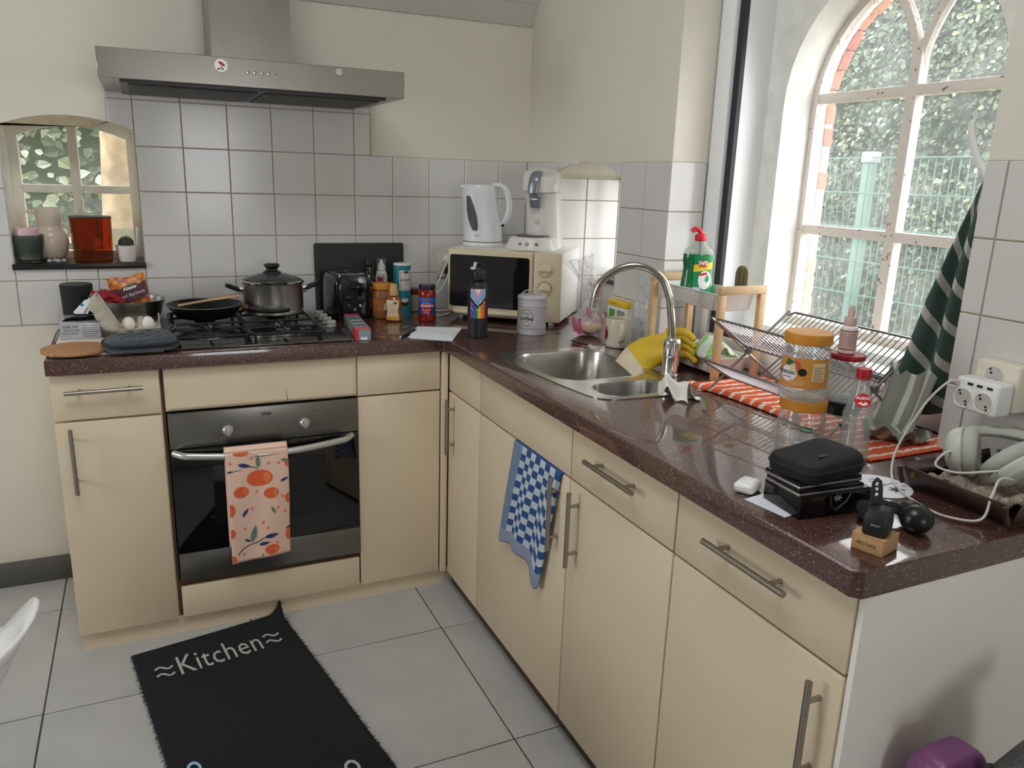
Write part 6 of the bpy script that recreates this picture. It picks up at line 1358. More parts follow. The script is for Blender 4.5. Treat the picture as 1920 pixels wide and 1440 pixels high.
def glass_jar(name, label, loc, r, h, lidm, lh, rim=0.92):
    t = thing(name, label, 'jar', loc); bm = B(); P = rounded([(0, 0), (r*0.93, 0), (r, 0.006), (r, h*0.84), (r*rim, h*0.93), (r*rim, h), (r*rim-0.002, h), (r*rim-0.002, h*0.93), (r-0.002, h*0.83), (r-0.002, 0.008), (0, 0.005)], 3, 0.006); lathe(bm, P, 40); obj('glass', bm, cg, t)
    bm = B(); lathe(bm, rounded([(0, h+0.0003), (r*rim+0.002, h+0.0003), (r*rim+0.002, h+lh), (r*rim-0.002, h+lh+0.0015), (0, h+lh+0.001)], 3, 0.0015), 40); obj('lid', bm, lidm, t); return t
t = glass_jar('glass_jar', 'clear glass jar with a wide black lid under another jar', (-0.176, -1.984, W0+0.0075), 0.0368, 0.074, blackp, 0.026, 0.99); print_on('dark_label', [(0.0, 0.058), (0.030, 0.056), (0.022, 0.044), (0.008, 0.044)], 0.0368, 0, face_angle(-0.176, -1.984), mat('label_brownblack', rgb(70, 62, 56), 0.5), t)
RZ = W0+0.0075+0.074+0.0278
t = glass_jar('glass_jar', 'clear glass jar with red lid standing on the black-lidded jar', (-0.176, -1.984, RZ), 0.0355, 0.090, mat('lid_dark_red', rgb(150, 24, 40), 0.35), 0.011, 0.97)
# dropper bottle on top
t = thing('dropper_bottle', 'white dropper bottle with pink label on the red-lidded jar', 'bottle', (-0.180, -1.982, RZ+0.090+0.0128)); fa = face_angle(-0.16, -1.984)
bm = B(); lathe(bm, rounded([(0, 0), (0.0175, 0), (0.0175, 0.056), (0.012, 0.060), (0, 0.060)], 3, 0.003), 30); obj('bottle_body', bm, mat('milky_glass', rgb(230, 224, 220), 0.25), t)
pinkl = mat('label_dusty_pink', rgb(206, 176, 172), 0.5); cyl_patch('label', 0.0178, -0.050, 0.050, 0.009, 0.050, fa, pinkl, t, 30)
for z in (0.009, 0.0485): cyl_patch('label_edge', 0.0180, -0.05, 0.05, z, z+0.002, fa, mat('label_brown', rgb(130, 80, 70), 0.5), t, 30)
for k in range(8): cyl_patch('text_line', 0.0180, 0.001, 0.020, 0.017+0.0036*k, 0.0178+0.0036*k, fa, MATS['label_brown'], t, 6)
bm = B(); lathe(bm, rounded([(0, 0.0603), (0.0130, 0.0603), (0.0128, 0.078), (0, 0.0785)], 2, 0.001), 28); lathe(bm, rounded([(0.007, 0.0786), (0.0065, 0.094), (0.0045, 0.101), (0, 0.103)], 3, 0.003), 20); obj('dropper_cap', bm, pinkl, t)
# glass bottle with red cap
t = thing('glass_bottle', 'empty clear glass soft drink bottle with red screw cap', 'bottle', (-0.202, -2.054, W0+0.0005)); fa = face_angle(-0.19, -2.056)
bm = B(); P = smooth_path([(0.026, 0, 0), (0.030, 0, 0.006), (0.0285, 0, 0.045), (0.0295, 0, 0.085), (0.0305, 0, 0.098), (0.0265, 0, 0.112), (0.021, 0, 0.135), (0.0155, 0, 0.158), (0.0132, 0, 0.175), (0.0130, 0, 0.185)], 4); lathe(bm, [(0, 0)]+[(p.x, p.z) for p in P]+[(p.x-0.002, p.z) for p in P[::-1][:-4]]+[(0, 0.01)], 36); obj('glass', bm, cg, t)
bm = B(); lathe(bm, rounded([(0.0150, 0.178), (0.0152, 0.194), (0.0135, 0.196), (0, 0.196)], 3, 0.0015), 32); obj('cap', bm, mat('cap_dark_red', rgb(176, 24, 40), 0.35), t)
bm = B(); lathe(bm, [(0.0146, 0.174), (0.0150, 0.174), (0.0150, 0.177), (0.0146, 0.177)], 30); obj('cap_ring', bm, MATS['cap_dark_red'], t)
rlab = mat('label_bright_red', rgb(214, 34, 44), 0.4); lab_r = lambda y: 0.0215+(0.142-y)*0.36
LBt = lambda lift: (lambda X, Y: ((lab_r(Y)+lift)*math.cos(fa+0.25+X/0.021), (lab_r(Y)+lift)*math.sin(fa+0.25+X/0.021), Y))
flat_poly('label', circ(0, 0.134, 0.0145, 28, 0.0135), LBt(0.0006), rlab, t); letter('lettering', 'ALEDAS', 0.0068, lambda X, Y: LBt(0.0012)(X, 0.138+Y), whiteink, t, bold=0.0003)
flat_poly('dragon_print', [(-0.008, 0.127), (-0.004, 0.131), (0.0, 0.128), (0.004, 0.132), (0.008, 0.127), (0.004, 0.125), (0.0, 0.124), (-0.004, 0.126)], LBt(0.0011), whiteink, t)
# ================================================================== right end of the worktop
# power socket and multi adapter on the wall
ivory = mat('ivory_socket', rgb(222, 216, 198), 0.35)
def schuko(parent, x, y, z, r=0.0195, m_=None):
    """flat round outlet facing -x"""
    m_ = m_ or ivory; bm = B(); lathe(bm, [(r*1.10, -0.001), (r*1.08, 0.0012), (r*1.0, 0.0014), (r*0.95, 0.0004), (0, 0.0004)], 30); o = obj('outlet', bm, m_, parent); o.location = (x, y, z); o.rotation_euler = (0, -PI/2, 0)
    bm = B(); lathe(bm, [(0, 0.0006), (r*0.94, 0.0006), (r*0.94, 0.0003)], 30); obj('well_disc', bm, mat('well_shade_grey', rgb(186, 184, 178), 0.5), o)  # flat disc, the shade of a recess is put into its grey
    bm = B()
    for s in (-1, 1): cyl(bm, (s*0.0066, s*0.0066, 0.0005), (s*0.0066, s*0.0066, 0.0010), 0.0026, seg=10)
    for a in (0.6, 0.6+PI): bx(bm, r*0.84*math.cos(a)-0.002, r*0.84*math.cos(a)+0.002, r*0.84*math.sin(a)-0.002, r*0.84*math.sin(a)+0.002, 0.0005, 0.0012)
    h = obj('contact_holes', bm, blackm, o)
t = wthing('wall_outlet', 'ivory surface-mounted wall outlet on the tiles by the headphones', 'socket', (0.02, -2.19, 1.15))
bm = B(); bx(bm, -0.002, 0.038, -2.244, -2.150, 1.100, 1.196, bev=0.007, seg=4); obj('housing', bm, ivory, t); schuko(t, -0.0026, -2.193, 1.166)
t = wthing('socket_adapter', 'white double socket adapter with usb ports plugged into the outlet', 'adapter', (-0.03, -2.19, 1.13))
bm = B(); bx(bm, -0.050, -0.0028, -2.240, -2.148, 1.096, 1.162, bev=0.007, seg=4); obj('housing', bm, whitepl, t)
for y in (-2.170, -2.213): schuko(t, -0.0508, y, 1.121, 0.0188, whitepl)
for y in (-2.180, -2.200, -2.221): box('usb_port', (-0.0506, -0.0498, y-0.006, y+0.006, 1.1485, 1.1535), blackm, t)
# brown leather tray with headphones
lea = mat('brown_leather', rgb(66, 44, 38), 0.5, noise=0.15, nscale=40, bump=0.15, bscale=200)
t = wthing('leather_tray', 'brown leather snap tray under the headphones', 'tray', (-0.10, -2.30, W0)); TX0, TX1, TY0, TY1 = -0.222, 0.018, -2.412, -2.212
bm = B()
for a, b, off in (((TX0, TY0), (TX0, TY1), (-0.022, 0)), ((TX0, TY1), (TX1, TY1), (0, 0.014)), ((TX1, TY1), (TX1, TY0), (0.012, 0)), ((TX1, TY0), (TX0, TY0), (0, -0.014))):
    A = [bm.verts.new((a[0], a[1], W0+0.004)), bm.verts.new((b[0], b[1], W0+0.004)), bm.verts.new((b[0]+off[0], b[1]+off[1], W0+0.046)), bm.verts.new((a[0]+off[0], a[1]+off[1], W0+0.046))]; bm.faces.new(A)
bmesh.ops.remove_doubles(bm, verts=bm.verts, dist=1e-4); o = obj('sides', bm, lea, t); solidify(o, 0.004, 0)
box('base', (TX0-0.001, TX1+0.001, TY0-0.001, TY1+0.001, W0+0.0004, W0+0.0045), lea, t)
for y in (TY0-0.004, TY1+0.004):
    bm = B(); tube(bm, [(TX0-0.016, y, W0+0.012), (TX0-0.026, y, W0+0.030), (TX0-0.030, y, W0+0.046)], 0.004, 8, flat=(1.2, 1.2)); obj('corner_fold', bm, lea, t)
bm = B(); cyl(bm, (TX0-0.0225, TY1-0.022, W0+0.036), (TX0-0.0255, TY1-0.022, W0+0.037), 0.006, 0.005, 16); obj('snap', bm, mat('brass', rgb(120, 92, 56), 0.35, 0.8), t)
bm = B(); grid(bm, lambda u, v: (-0.212+0.17*u, -2.395+0.16*v, W0+0.022+0.012*abs(math.sin(u*11+v*7))+0.008*math.sin(v*19)), 20, 20); o = obj('woven_bag', bm, mat('woven_beige', rgb(168, 152, 140), 0.9, noise=0.4, nscale=150, bump=0.6, bscale=200), smooth=60); solidify(o, 0.003, -1); tag(o, 'beige woven pouch lying in the leather tray under the headphones', 'pouch')
# headphones
hp = mat('headphone_sage', rgb(196, 200, 192), 0.4); hpc = mat('headphone_cushion', rgb(176, 180, 172), 0.7)
t = wthing('headphones', 'pale grey over-ear headphones lying on the leather tray', 'headphones', (-0.12, -2.31, W0+0.04))
def cup(c, ax):
    c = Vector(c); ax = Vector(ax).normalized(); x, y, _ = frame_for(ax); q_ = ax.to_track_quat('Z', 'Y')
    g = bpy.data.objects.new('ear_cup', None); COL.objects.link(g); g.parent = t; g.matrix_parent_inverse = Matrix.Translation(-Vector(WORLD[t.name])); g.location = c; g.rotation_euler = q_.to_euler(); g.scale = (1.1, 1.1, 1.1)
    bm = B(); lathe(bm, rounded([(0, -0.024), (0.022, -0.023), (0.034, -0.015), (0.038, -0.002), (0.037, 0.004), (0, 0.004)], 4, 0.01), 36, sy=1.1); obj('shell', bm, hp, g)
    bm = B(); ring = []
    tube(bm, [(0.0275*math.cos(2*PI*i/36), 0.0275*1.12*math.sin(2*PI*i/36), 0.0145) for i in range(36)], 0.0125, 12, closed=True); obj('cushion', bm, hpc, g)
    bm = B(); lathe(bm, [(0, 0.0052), (0.022, 0.0052), (0.022, 0.0046)], 24); obj('speaker_cloth', bm, blackm, g)
    bm = B()
    for a in (-2.4, -1.9, -1.5): cyl(bm, (0.037*math.cos(a), 0.041*math.sin(a), -0.008), (0.0388*math.cos(a), 0.043*math.sin(a), -0.008), 0.0022, seg=8)
    obj('button', bm, blackp, g); return c
cup((-0.156, -2.258, W0+0.080), (0.457, -0.80, 0.16)); cup((-0.136, -2.346, W0+0.078), (-0.10, 0.78, 0.66))
bm = B(); tube(bm, smooth_path([(-0.158, -2.242, W0+0.085), (-0.125, -2.222, W0+0.098), (-0.06, -2.218, W0+0.098), (-0.002, -2.250, W0+0.095), (0.018, -2.310, W0+0.090), (-0.010, -2.370, W0+0.082), (-0.075, -2.398, W0+0.072), (-0.112, -2.388, W0+0.066)], 7), lambda s: 0.006+0.006*math.sin(PI*s), 12, flat=(1.4, 0.9)); obj('headband', bm, hpc, t)
wcab = mat('white_cable', rgb(212, 210, 206), 0.45)
bm = B(); tube(bm, smooth_path([(-0.054, -2.156, 1.152), (-0.075, -2.150, 1.150), (-0.098, -2.128, 1.105), (-0.135, -2.118, 1.035), (-0.168, -2.128, W0+0.030), (-0.215, -2.165, W0+0.008), (-0.262, -2.220, W0+0.0062), (-0.292, -2.290, W0+0.0062), (-0.294, -2.345, W0+0.0062), (-0.262, -2.385, W0+0.012), (-0.236, -2.380, W0+0.050), (-0.190, -2.360, W0+0.066), (-0.160, -2.366, W0+0.064)], 8), 0.0023, 8); tag(obj('charging_cable', bm, wcab), 'white charging cable looping from the adapter over the worktop to the headphones', 'cable')
bm = B(); tube(bm, smooth_path([(-0.188, -2.268, W0+0.088), (-0.205, -2.262, W0+0.085), (-0.222, -2.258, W0+0.068), (-0.226, -2.268, W0+0.060), (-0.215, -2.300, W0+0.060), (-0.190, -2.336, W0+0.072), (-0.166, -2.350, W0+0.076)], 7), 0.0021, 8); tag(obj('audio_cable', bm, wcab), 'short pale cable running between the two ear cups over the tray edge', 'cable')
# printed disc
t = thing('paper_disc', 'round white paper disc with a small dark drawing on the worktop', 'disc', (-0.278, -2.190, W0+0.0006))
bm = B(); lathe(bm, [(0, 0), (0.060, 0), (0.060, 0.0012), (0, 0.0012)], 44); obj('disc', bm, paperm, t)
for pts in ([(0.0, -0.040), (0.012, -0.034), (0.020, -0.044), (0.024, -0.032), (0.036, -0.036), (0.026, -0.026), (0.034, -0.016), (0.020, -0.020), (0.012, -0.012), (0.010, -0.022), (-0.002, -0.022), (0.006, -0.030)],): flat_poly('drawing', pts, lambda X, Y: (X, Y, 0.0016), mat('drawing_brown', rgb(96, 84, 78), 0.7), t)
bm = B(); tube(bm, [(0.030*math.cos(a*0.5)*0.35+0.012, 0.016*math.sin(a*0.5)+0.016, 0.0017) for a in range(1, 12)], 0.0005, 4); tube(bm, [(-0.02, -0.01, 0.0017), (0.03, 0.0, 0.0017), (0.048, -0.004, 0.0017)], 0.0005, 4); obj('line_drawing', bm, blackm, t)
# stack: card, black box, two tablets, zip case
bm = B(); bx(bm, -0.034, 0.034, -0.045, 0.045, 0, 0.0008); tag(obj('white_card', bm, paperm), 'white card sticking out from under the glossy black box', 'card', loc=(-0.530, -2.188, W0+0.0003), rz=0.15)
gbx = mat('glossy_black_card', rgb(16, 16, 18), 0.12)
t = thing('black_box', 'glossy black cardboard box with a silver crest under the tablets', 'box', (-0.542, -2.253, W0+0.0013), -0.10)
box('carton', (0, 0.160, 0, 0.098, 0, 0.038), gbx, t, bev=0.0006)
sv = mat('silver_print', rgb(190, 192, 196), 0.35, 0.5)
BF = lambda X, Y: (X, -0.0004, Y)
for k in range(7): a = 2*PI*k/7; flat_poly('crest_print', leafshape(0.078+0.006*math.cos(a), 0.031+0.004*math.sin(a), 0.009, 0.0016, a), BF, sv, t)
for off in (0.0, 0.004):
    bm = B(); tube(bm, [(0.060+off*0.6, -0.0005, 0.037-0.0), (0.066+off*0.5, -0.0005, 0.014+off), (0.078, -0.0005, 0.008+off), (0.098-off*0.4, -0.0005, 0.022+off*0.5), (0.106-off*0.4, -0.0005, 0.037)], 0.0003, 4); obj('line_print', bm, sv, t)
flat_poly('paper_insert', [(0.118, 0.0005), (0.158, 0.004), (0.156, 0.034), (0.124, 0.030)], lambda X, Y: (X, Y+0.01, 0.0384), mat('mint_paper', rgb(206, 222, 214), 0.7), t)
for k, (dx, dy, rz, lab) in enumerate(((0, 0, -0.07, 'black and silver tablet lying directly on the glossy black box'), (0.003, 0.004, -0.03, 'black and silver tablet lying right under the zip case'))):
    t = thing('tablet', lab, 'tablet', (-0.542+dx, -2.248+dy, W0+0.0398+0.0112*k), rz)
    box('back_shell', (0, 0.142, 0, 0.088, 0, 0.0052), mat('tablet_silver', rgb(176, 176, 178), 0.3, 0.9), t, bev=0.0012); box('front_glass', (0.0005, 0.1415, 0.0005, 0.0875, 0.0054, 0.0104), gbx, t, bev=0.0008)
t = thing('zip_case', 'black padded zip case on top of the tablets', 'case', (-0.466, -2.205, W0+0.0627), 0.10)
bm = B(); rings = []
for s, z in ((0.90, 0.0), (0.985, 0.004), (1.0, 0.014), (1.0, 0.024), (0.97, 0.032), (0.86, 0.037), (0.6, 0.040), (0.2, 0.041)): rings.append([bm.verts.new((x*s, y*s, z+0.005*x/0.08*min(1, (1-s)*5+0.2))) for x, y in rrect(-0.074, 0.074, -0.052, 0.052, 0.022, 6)])
n = len(rings[0])
for A, C in zip(rings, rings[1:]):
    for i in range(n): bm.faces.new((A[i], A[(i+1) % n], C[(i+1) % n], C[i]))
bm.faces.new(rings[0][::-1]); bm.faces.new(rings[-1]); obj('shell', bm, mat('case_neoprene', rgb(26, 27, 31), 0.75, bump=0.15, bscale=400), t, smooth=50)
bm = B(); tube(bm, [(x*1.004, y*1.004, 0.019) for x, y in rrect(-0.074, 0.074, -0.052, 0.052, 0.022, 6)], 0.003, 8, closed=True); obj('zip', bm, blackm, t)
flat_poly('logo_print', [(-0.03, -0.03), (-0.008, -0.03), (-0.008, -0.022), (-0.03, -0.022)], lambda X, Y: (X, Y, 0.0398), mat('faint_black', rgb(40, 42, 46), 0.5), t)
bm = B()
for k in range(3): tube(bm, smooth_path([(-0.395+0.004*k, -2.205, W0+0.045), (-0.378+0.006*k, -2.185, W0+0.052+0.004*k), (-0.372+0.004*k, -2.160, W0+0.050+0.004*k), (-0.395, -2.150, W0+0.046)], 5), 0.0016, 6)
tag(obj('earphone_cable', bm, mat('grey_cable', rgb(120, 120, 122), 0.5)), 'coiled grey earphone cable behind the black zip case', 'cable')
# earbud case
t = thing('earbud_case', 'small white rounded earbud case beside the glossy black box', 'earbud case', (-0.536, -2.117, W0+0.0003), 0.5)
bm = B(); bx(bm, -0.026, 0.026, -0.020, 0.020, 0, 0.021, bev=0.0095, seg=5); obj('shell', bm, mat('gloss_white', rgb(238, 238, 238), 0.15), t)
bm = B(); plate(bm, [rrect(-0.0263, 0.0263, -0.0203, 0.0203, 0.0096, 5), rrect(-0.0255, 0.0255, -0.0195, 0.0195, 0.009, 5)[::-1]], 0.0128, 0.0133, XY); obj('lid_seam', bm, MATS['emboss_grey'], t)
# bike light on a kraft box
krm = mat('kraft_card', rgb(190, 150, 108), 0.8, noise=0.06, nscale=50)
t = thing('kraft_box', 'small kraft cardboard box at the front corner of the worktop', 'box', (-0.524, -2.410, W0+0.0003), 0.28)
box('carton', (0, 0.054, 0, 0.050, 0, 0.026), krm, t, bev=0.0006); box('lid_flap', (-0.0004, 0.0544, -0.0004, 0.0504, 0.0262, 0.0272), krm, t, bev=0.0004)
bm = B(); bm.free()
letter('lettering', 'RECT(42)', 0.0075, lambda X, Y: (-0.0005, 0.026-X, 0.013+Y), inkm, t)
t = thing('bike_light', 'dark green rubber-strapped bike light standing on the kraft box', 'bike light', (-0.508, -2.381, W0+0.0278), 0.45)
blk = mat('dark_green_plastic', rgb(34, 42, 40), 0.45)
bm = B(); rings = []
for s, z in ((0.86, 0), (0.96, 0.003), (1.0, 0.024), (0.94, 0.034), (0.74, 0.042), (0.5, 0.044)): rings.append([bm.verts.new((x*s, y*s, z)) for x, y in rrect(-0.021, 0.021, -0.0195, 0.0195, 0.008, 3)])
n = len(rings[0])
for A, C in zip(rings, rings[1:]):
    for i in range(n): bm.faces.new((A[i], A[(i+1) % n], C[(i+1) % n], C[i]))
bm.faces.new(rings[0][::-1]); bm.faces.new(rings[-1]); obj('housing', bm, blk, t)
bm = B(); st = [(0, -0.020), (0.0, 0.0)]
plate(bm, [[(-0.012, 0.0), (0.012, 0.0), (0.0115, 0.030), (0.0085, 0.044), (0.0, 0.050), (-0.0085, 0.044), (-0.0115, 0.030)]]+[rrect(-0.005, 0.005, z, z+0.0055, 0.0015, 2)[::-1] for z in (0.020, 0.029, 0.037)], 0.0, 0.003, XZ)
o = obj('rubber_strap', bm, blk, t); o.location = (0.004, 0.006, 0.038); o.rotation_euler = (-0.12, 0, -0.5)
bm = B(); bx(bm, -0.007, 0.007, -0.0009, 0.0009, -0.0016, 0.0016, bev=0.0007); o = obj('logo', bm, steel, t); o.location = (-0.0208, -0.002, 0.019); o.rotation_euler = (0, 0, PI/2)
# round lamp with bunched strap
t = thing('head_torch', 'round black head torch with bunched elastic strap by the kraft box', 'torch', (-0.392, -2.362, W0+0.0003))
bm = B(); bmesh.ops.create_uvsphere(bm, u_segments=32, v_segments=20, radius=0.0265)
for v in bm.verts: v.co.z = v.co.z*0.92+0.0245
obj('lamp_head', bm, mat('torch_black', rgb(26, 30, 31), 0.3), t)
bm = B(); cyl(bm, (0.008, 0.014, 0.024), (0.016, 0.030, 0.026), 0.023, 0.019, 24); obj('lamp_back', bm, blackp, t)
bm = B()
for k in range(4): tube(bm, smooth_path([(0.016-0.010*k, 0.030, 0.016+0.004*k), (0.000-0.020*k, 0.050+0.004*k, 0.030+0.006*(k % 2)), (-0.040-0.006*k, 0.052-0.006*k, 0.016+0.008*(k % 3)), (-0.045+0.016*k, 0.072-0.006*k, 0.010), (0.010, 0.060, 0.014+0.005*k)], 5), 0.010, 8, flat=(1.0, 0.35))
obj('strap', bm, mat('black_elastic', rgb(22, 22, 25), 0.85, bump=0.3, bscale=300), t)
# ------------------------------------------------------------------ striped tea towel on its hook
t = wthing('towel_hook', 'white plastic hook on the window reveal holding the green towel', 'hook', (0.08, -2.06, 1.6))
bm = B(); tube(bm, smooth_path([(0.080, -2.058, 1.535), (0.080, -2.046, 1.552), (0.080, -2.022, 1.580), (0.080, -2.000, 1.622), (0.080, -1.988, 1.662)], 6), 0.0085, 10, flat=(0.45, 1.0)); obj('hook_arm', bm, whitepl, t)
box('base_plate', (0.066, 0.094, -2.0665, -2.059, 1.505, 1.560), whitepl, t, bev=0.002)
ttm = mat('green_striped_linen', rgb(74, 94, 84), 0.9, bump=0.2, bscale=300)
n_, L_, b_ = nodes_of(ttm); tc = n_.new('ShaderNodeUVMap'); wv = n_.new('ShaderNodeTexWave'); wv.bands_direction = 'DIAGONAL'; wv.inputs['Scale'].default_value = 2.7; L_.new(tc.outputs['UV'], wv.inputs['Vector'])
rp = n_.new('ShaderNodeValToRGB'); L_.new(wv.outputs['Fac'], rp.inputs[0]); rp.color_ramp.elements[0].color = rgb(70, 92, 82); rp.color_ramp.elements[1].color = rgb(196, 196, 190); rp.color_ramp.elements[0].position = 0.80; rp.color_ramp.elements[1].position = 0.87; L_.new(rp.outputs[0], b_.inputs['Base Color'])
def uv_grid(name, fn, nu, nv, m_, parent=None, smooth=70, us=1.0, vs=1.0):
    bm = B(); V = grid(bm, fn, nu, nv); uvl = bm.loops.layers.uv.new('UVMap'); idx = {}
    for j, row in enumerate(V):
        for i, v in enumerate(row): idx[v] = (i/nu*us, j/nv*vs)
    for f in bm.faces:
        for l in f.loops: l[uvl].uv = idx[l.vert]
    return obj(name, bm, m_, parent, smooth)
t = wthing('tea_towel', 'dark green and grey striped tea towel hanging at the window reveal', 'tea towel', (0.06, -2.0, W0))
def tt(u, v):      # v = 0 at the hook
    w = 0.016+0.100*v**0.9; y = -2.052+w*u; fold = 0.020*math.sin(u*PI*3.2+v*1.5)*min(1, v*2); z = 1.545-0.50*v-0.02*math.sin(u*3)*v
    return (0.084-0.055*v*u+fold+0.012*v, y, z)
o = uv_grid('hanging_cloth', tt, 30, 40, ttm, t, us=0.45, vs=1.5); solidify(o, 0.003, 0)
greyl = mat('grey_striped_linen', rgb(150, 150, 144), 0.9, bump=0.2, bscale=300)
n_, L_, b_ = nodes_of(greyl); tc = n_.new('ShaderNodeUVMap'); wv = n_.new('ShaderNodeTexWave'); wv.bands_direction = 'X'; wv.inputs['Scale'].default_value = 0.9; wv.inputs['Distortion'].default_value = 0.5; L_.new(tc.outputs['UV'], wv.inputs['Vector'])
rp = n_.new('ShaderNodeValToRGB'); L_.new(wv.outputs['Fac'], rp.inputs[0]); rp.color_ramp.elements[0].color = rgb(140, 142, 134); rp.color_ramp.elements[1].color = rgb(204, 204, 196); rp.color_ramp.elements[0].position = 0.80; rp.color_ramp.elements[1].position = 0.88; L_.new(rp.outputs[0], b_.inputs['Base Color'])
def tb(u, v):
    y = -2.046+0.125*u; z = 1.125-0.155*v+0.010*math.sin(u*9+v*5); x = 0.040-0.062*v**1.4-0.016*math.sin(u*PI*2.6+1)*(0.4+v)
    return (x, y, max(z, W0+0.012+0.01*abs(math.sin(u*8+v*9))))
o = uv_grid('folded_end', tb, 26, 22, greyl, t); solidify(o, 0.003, 0)
def tc2(u, v): return (-0.062+0.110*u+0.010*math.sin(v*8), -2.052+0.118*v, W0+0.010+0.030*abs(math.sin(u*5+v*4))*(1-0.5*u)+0.006*math.sin(v*21+u*5))
o = uv_grid('crumpled_end', tc2, 28, 24, greyl, t, smooth=50); solidify(o, 0.003, -1)

# ================================================================== towels on the units
tw = mat('peach_cotton', rgb(240, 204, 184), 0.85, bump=0.12, bscale=300)
t = wthing('oven_towel', 'peach tea towel with orange fruit print hanging on the oven handle', 'tea towel', (-1.247, -0.67, 0.45))
def ovt(u, v):     # front drop of the towel over the handle
    x = -1.345+0.193*u+0.006*v*(1-u)+0.002*math.sin(v*5); z = 0.6465-0.378*v-0.012*(1-u)*v; y = -0.6725-0.003*math.sin(u*9+v*2)*min(1, v*3)+0.012*v
    return (x, y, z)
o = uv_grid('front_drop', ovt, 24, 40, tw, t); solidify(o, 0.0014, 0)
bm = B(); grid(bm, lambda u, v: (-1.345+0.193*u, -0.655-0.0175*math.cos(PI*v), 0.6465+0.0145*math.sin(PI*v)), 14, 8); o = obj('top_fold', bm, tw, t); solidify(o, 0.0014, 0)
bm = B(); grid(bm, lambda u, v: (-1.345+0.193*u, -0.6375+0.004*v, 0.6465-0.34*v), 10, 10); o = obj('rear_drop', bm, tw, t); solidify(o, 0.002, 1)
def ovp(lift): 
    def F_(X, Y):
        u = X/0.193; v = Y/0.378; p = Vector(ovt(min(max(u, 0.003), 0.997), min(max(v, 0.0), 0.998))); p.y -= lift; return tuple(p)
    return F_
orf = mat('print_orange', rgb(232, 104, 62), 0.8); orf2 = mat('print_orange_light', rgb(240, 130, 78), 0.8); nav = mat('print_navy', rgb(40, 62, 116), 0.8); sag = mat('print_sage', rgb(104, 132, 116), 0.8)
for x, y, rx, ry in ((0.100, 0.094, 0.041, 0.028), (0.040, 0.134, 0.024, 0.019), (0.134, 0.150, 0.024, 0.019), (0.004, 0.192, 0.014, 0.022), (0.190, 0.176, 0.012, 0.018), (0.132, 0.352, 0.024, 0.018), (0.190, 0.308, 0.012, 0.022), (0.048, 0.004, 0.024, 0.010), (0.004, 0.272, 0.012, 0.016), (0.190, 0.052, 0.009, 0.014), (0.002, 0.366, 0.012, 0.018)):
    pts = [(min(max(a, 0.001), 0.192), min(max(b, 0.001), 0.376)) for a, b in circ(x, y, rx, 22, ry)]; flat_poly('fruit_print', pts, ovp(0.0016), orf, t)
    if rx > 0.02: flat_poly('fruit_shade', [(min(a, 0.192), min(b, 0.376)) for a, b in leafshape(x+rx*0.55, y, ry*1.5, rx*0.30, PI/2)], ovp(0.0021), orf2, t)
for x, y, L_2, a, m_ in ((0.056, 0.046, 0.042, 0.25, nav), (0.098, 0.036, 0.044, -1.55, sag), (0.184, 0.042, 0.030, 0.2, sag), (0.178, 0.108, 0.030, -0.35, nav), (0.050, 0.206, 0.034, -0.9, nav), (0.140, 0.212, 0.030, 1.1, sag), (0.075, 0.285, 0.060, -1.35, sag), (0.055, 0.306, 0.026, 0.45, nav), (0.132, 0.302, 0.048, -0.1, nav), (0.108, 0.326, 0.038, -0.12, nav), (0.190, 0.282, 0.022, -0.6, nav), (0.010, 0.062, 0.020, -0.1, nav), (0.100, 0.366, 0.016, -1.0, sag)): flat_poly('leaf_print', [(min(max(b_, 0.001), 0.192), min(max(c_, 0.001), 0.376)) for b_, c_ in leafshape(x, y, L_2, L_2*0.16, a)], ovp(0.0021), m_, t)
def stroke(pts, w, F_, m_, nm, parent):
    V = []; 
    for i, (x, y) in enumerate(pts):
        a = Vector(pts[min(i+1, len(pts)-1)])-Vector(pts[max(i-1, 0)]); a = a.normalized() if a.length else Vector((1, 0)); nrm = Vector((-a.y, a.x))*w; V += [F_(x+nrm.x, y+nrm.y), F_(x-nrm.x, y-nrm.y)]
    me = bpy.data.meshes.new(nm); me.from_pydata(V, [], [(2*i, 2*i+1, 2*i+3, 2*i+2) for i in range(len(pts)-1)]); me.materials.append(m_); return link(nm, me, parent)
stroke([(0.020, 0.350), (0.036, 0.332), (0.060, 0.322), (0.084, 0.318), (0.108, 0.306)], 0.0016, ovp(0.0022), nav, 'twig_print', t); stroke([(0.058, 0.050), (0.078, 0.052), (0.096, 0.062)], 0.0011, ovp(0.0022), nav, 'twig_print', t); stroke([(0.004, 0.062), (0.03, 0.060), (0.044, 0.058)], 0.0009, ovp(0.0022), nav, 'twig_print', t)
rnd = random.Random(6)
for x, y in ((0.130, 0.046), (0.012, 0.034), (0.162, 0.048), (0.088, 0.140), (0.072, 0.196), (0.170, 0.166), (0.154, 0.204), (0.105, 0.250), (0.178, 0.222), (0.046, 0.262), (0.150, 0.330), (0.078, 0.024), (0.040, 0.350), (0.120, 0.272)): flat_poly('dot_print', circ(x, y, 0.0048, 10), ovp(0.0020), orf2, t)
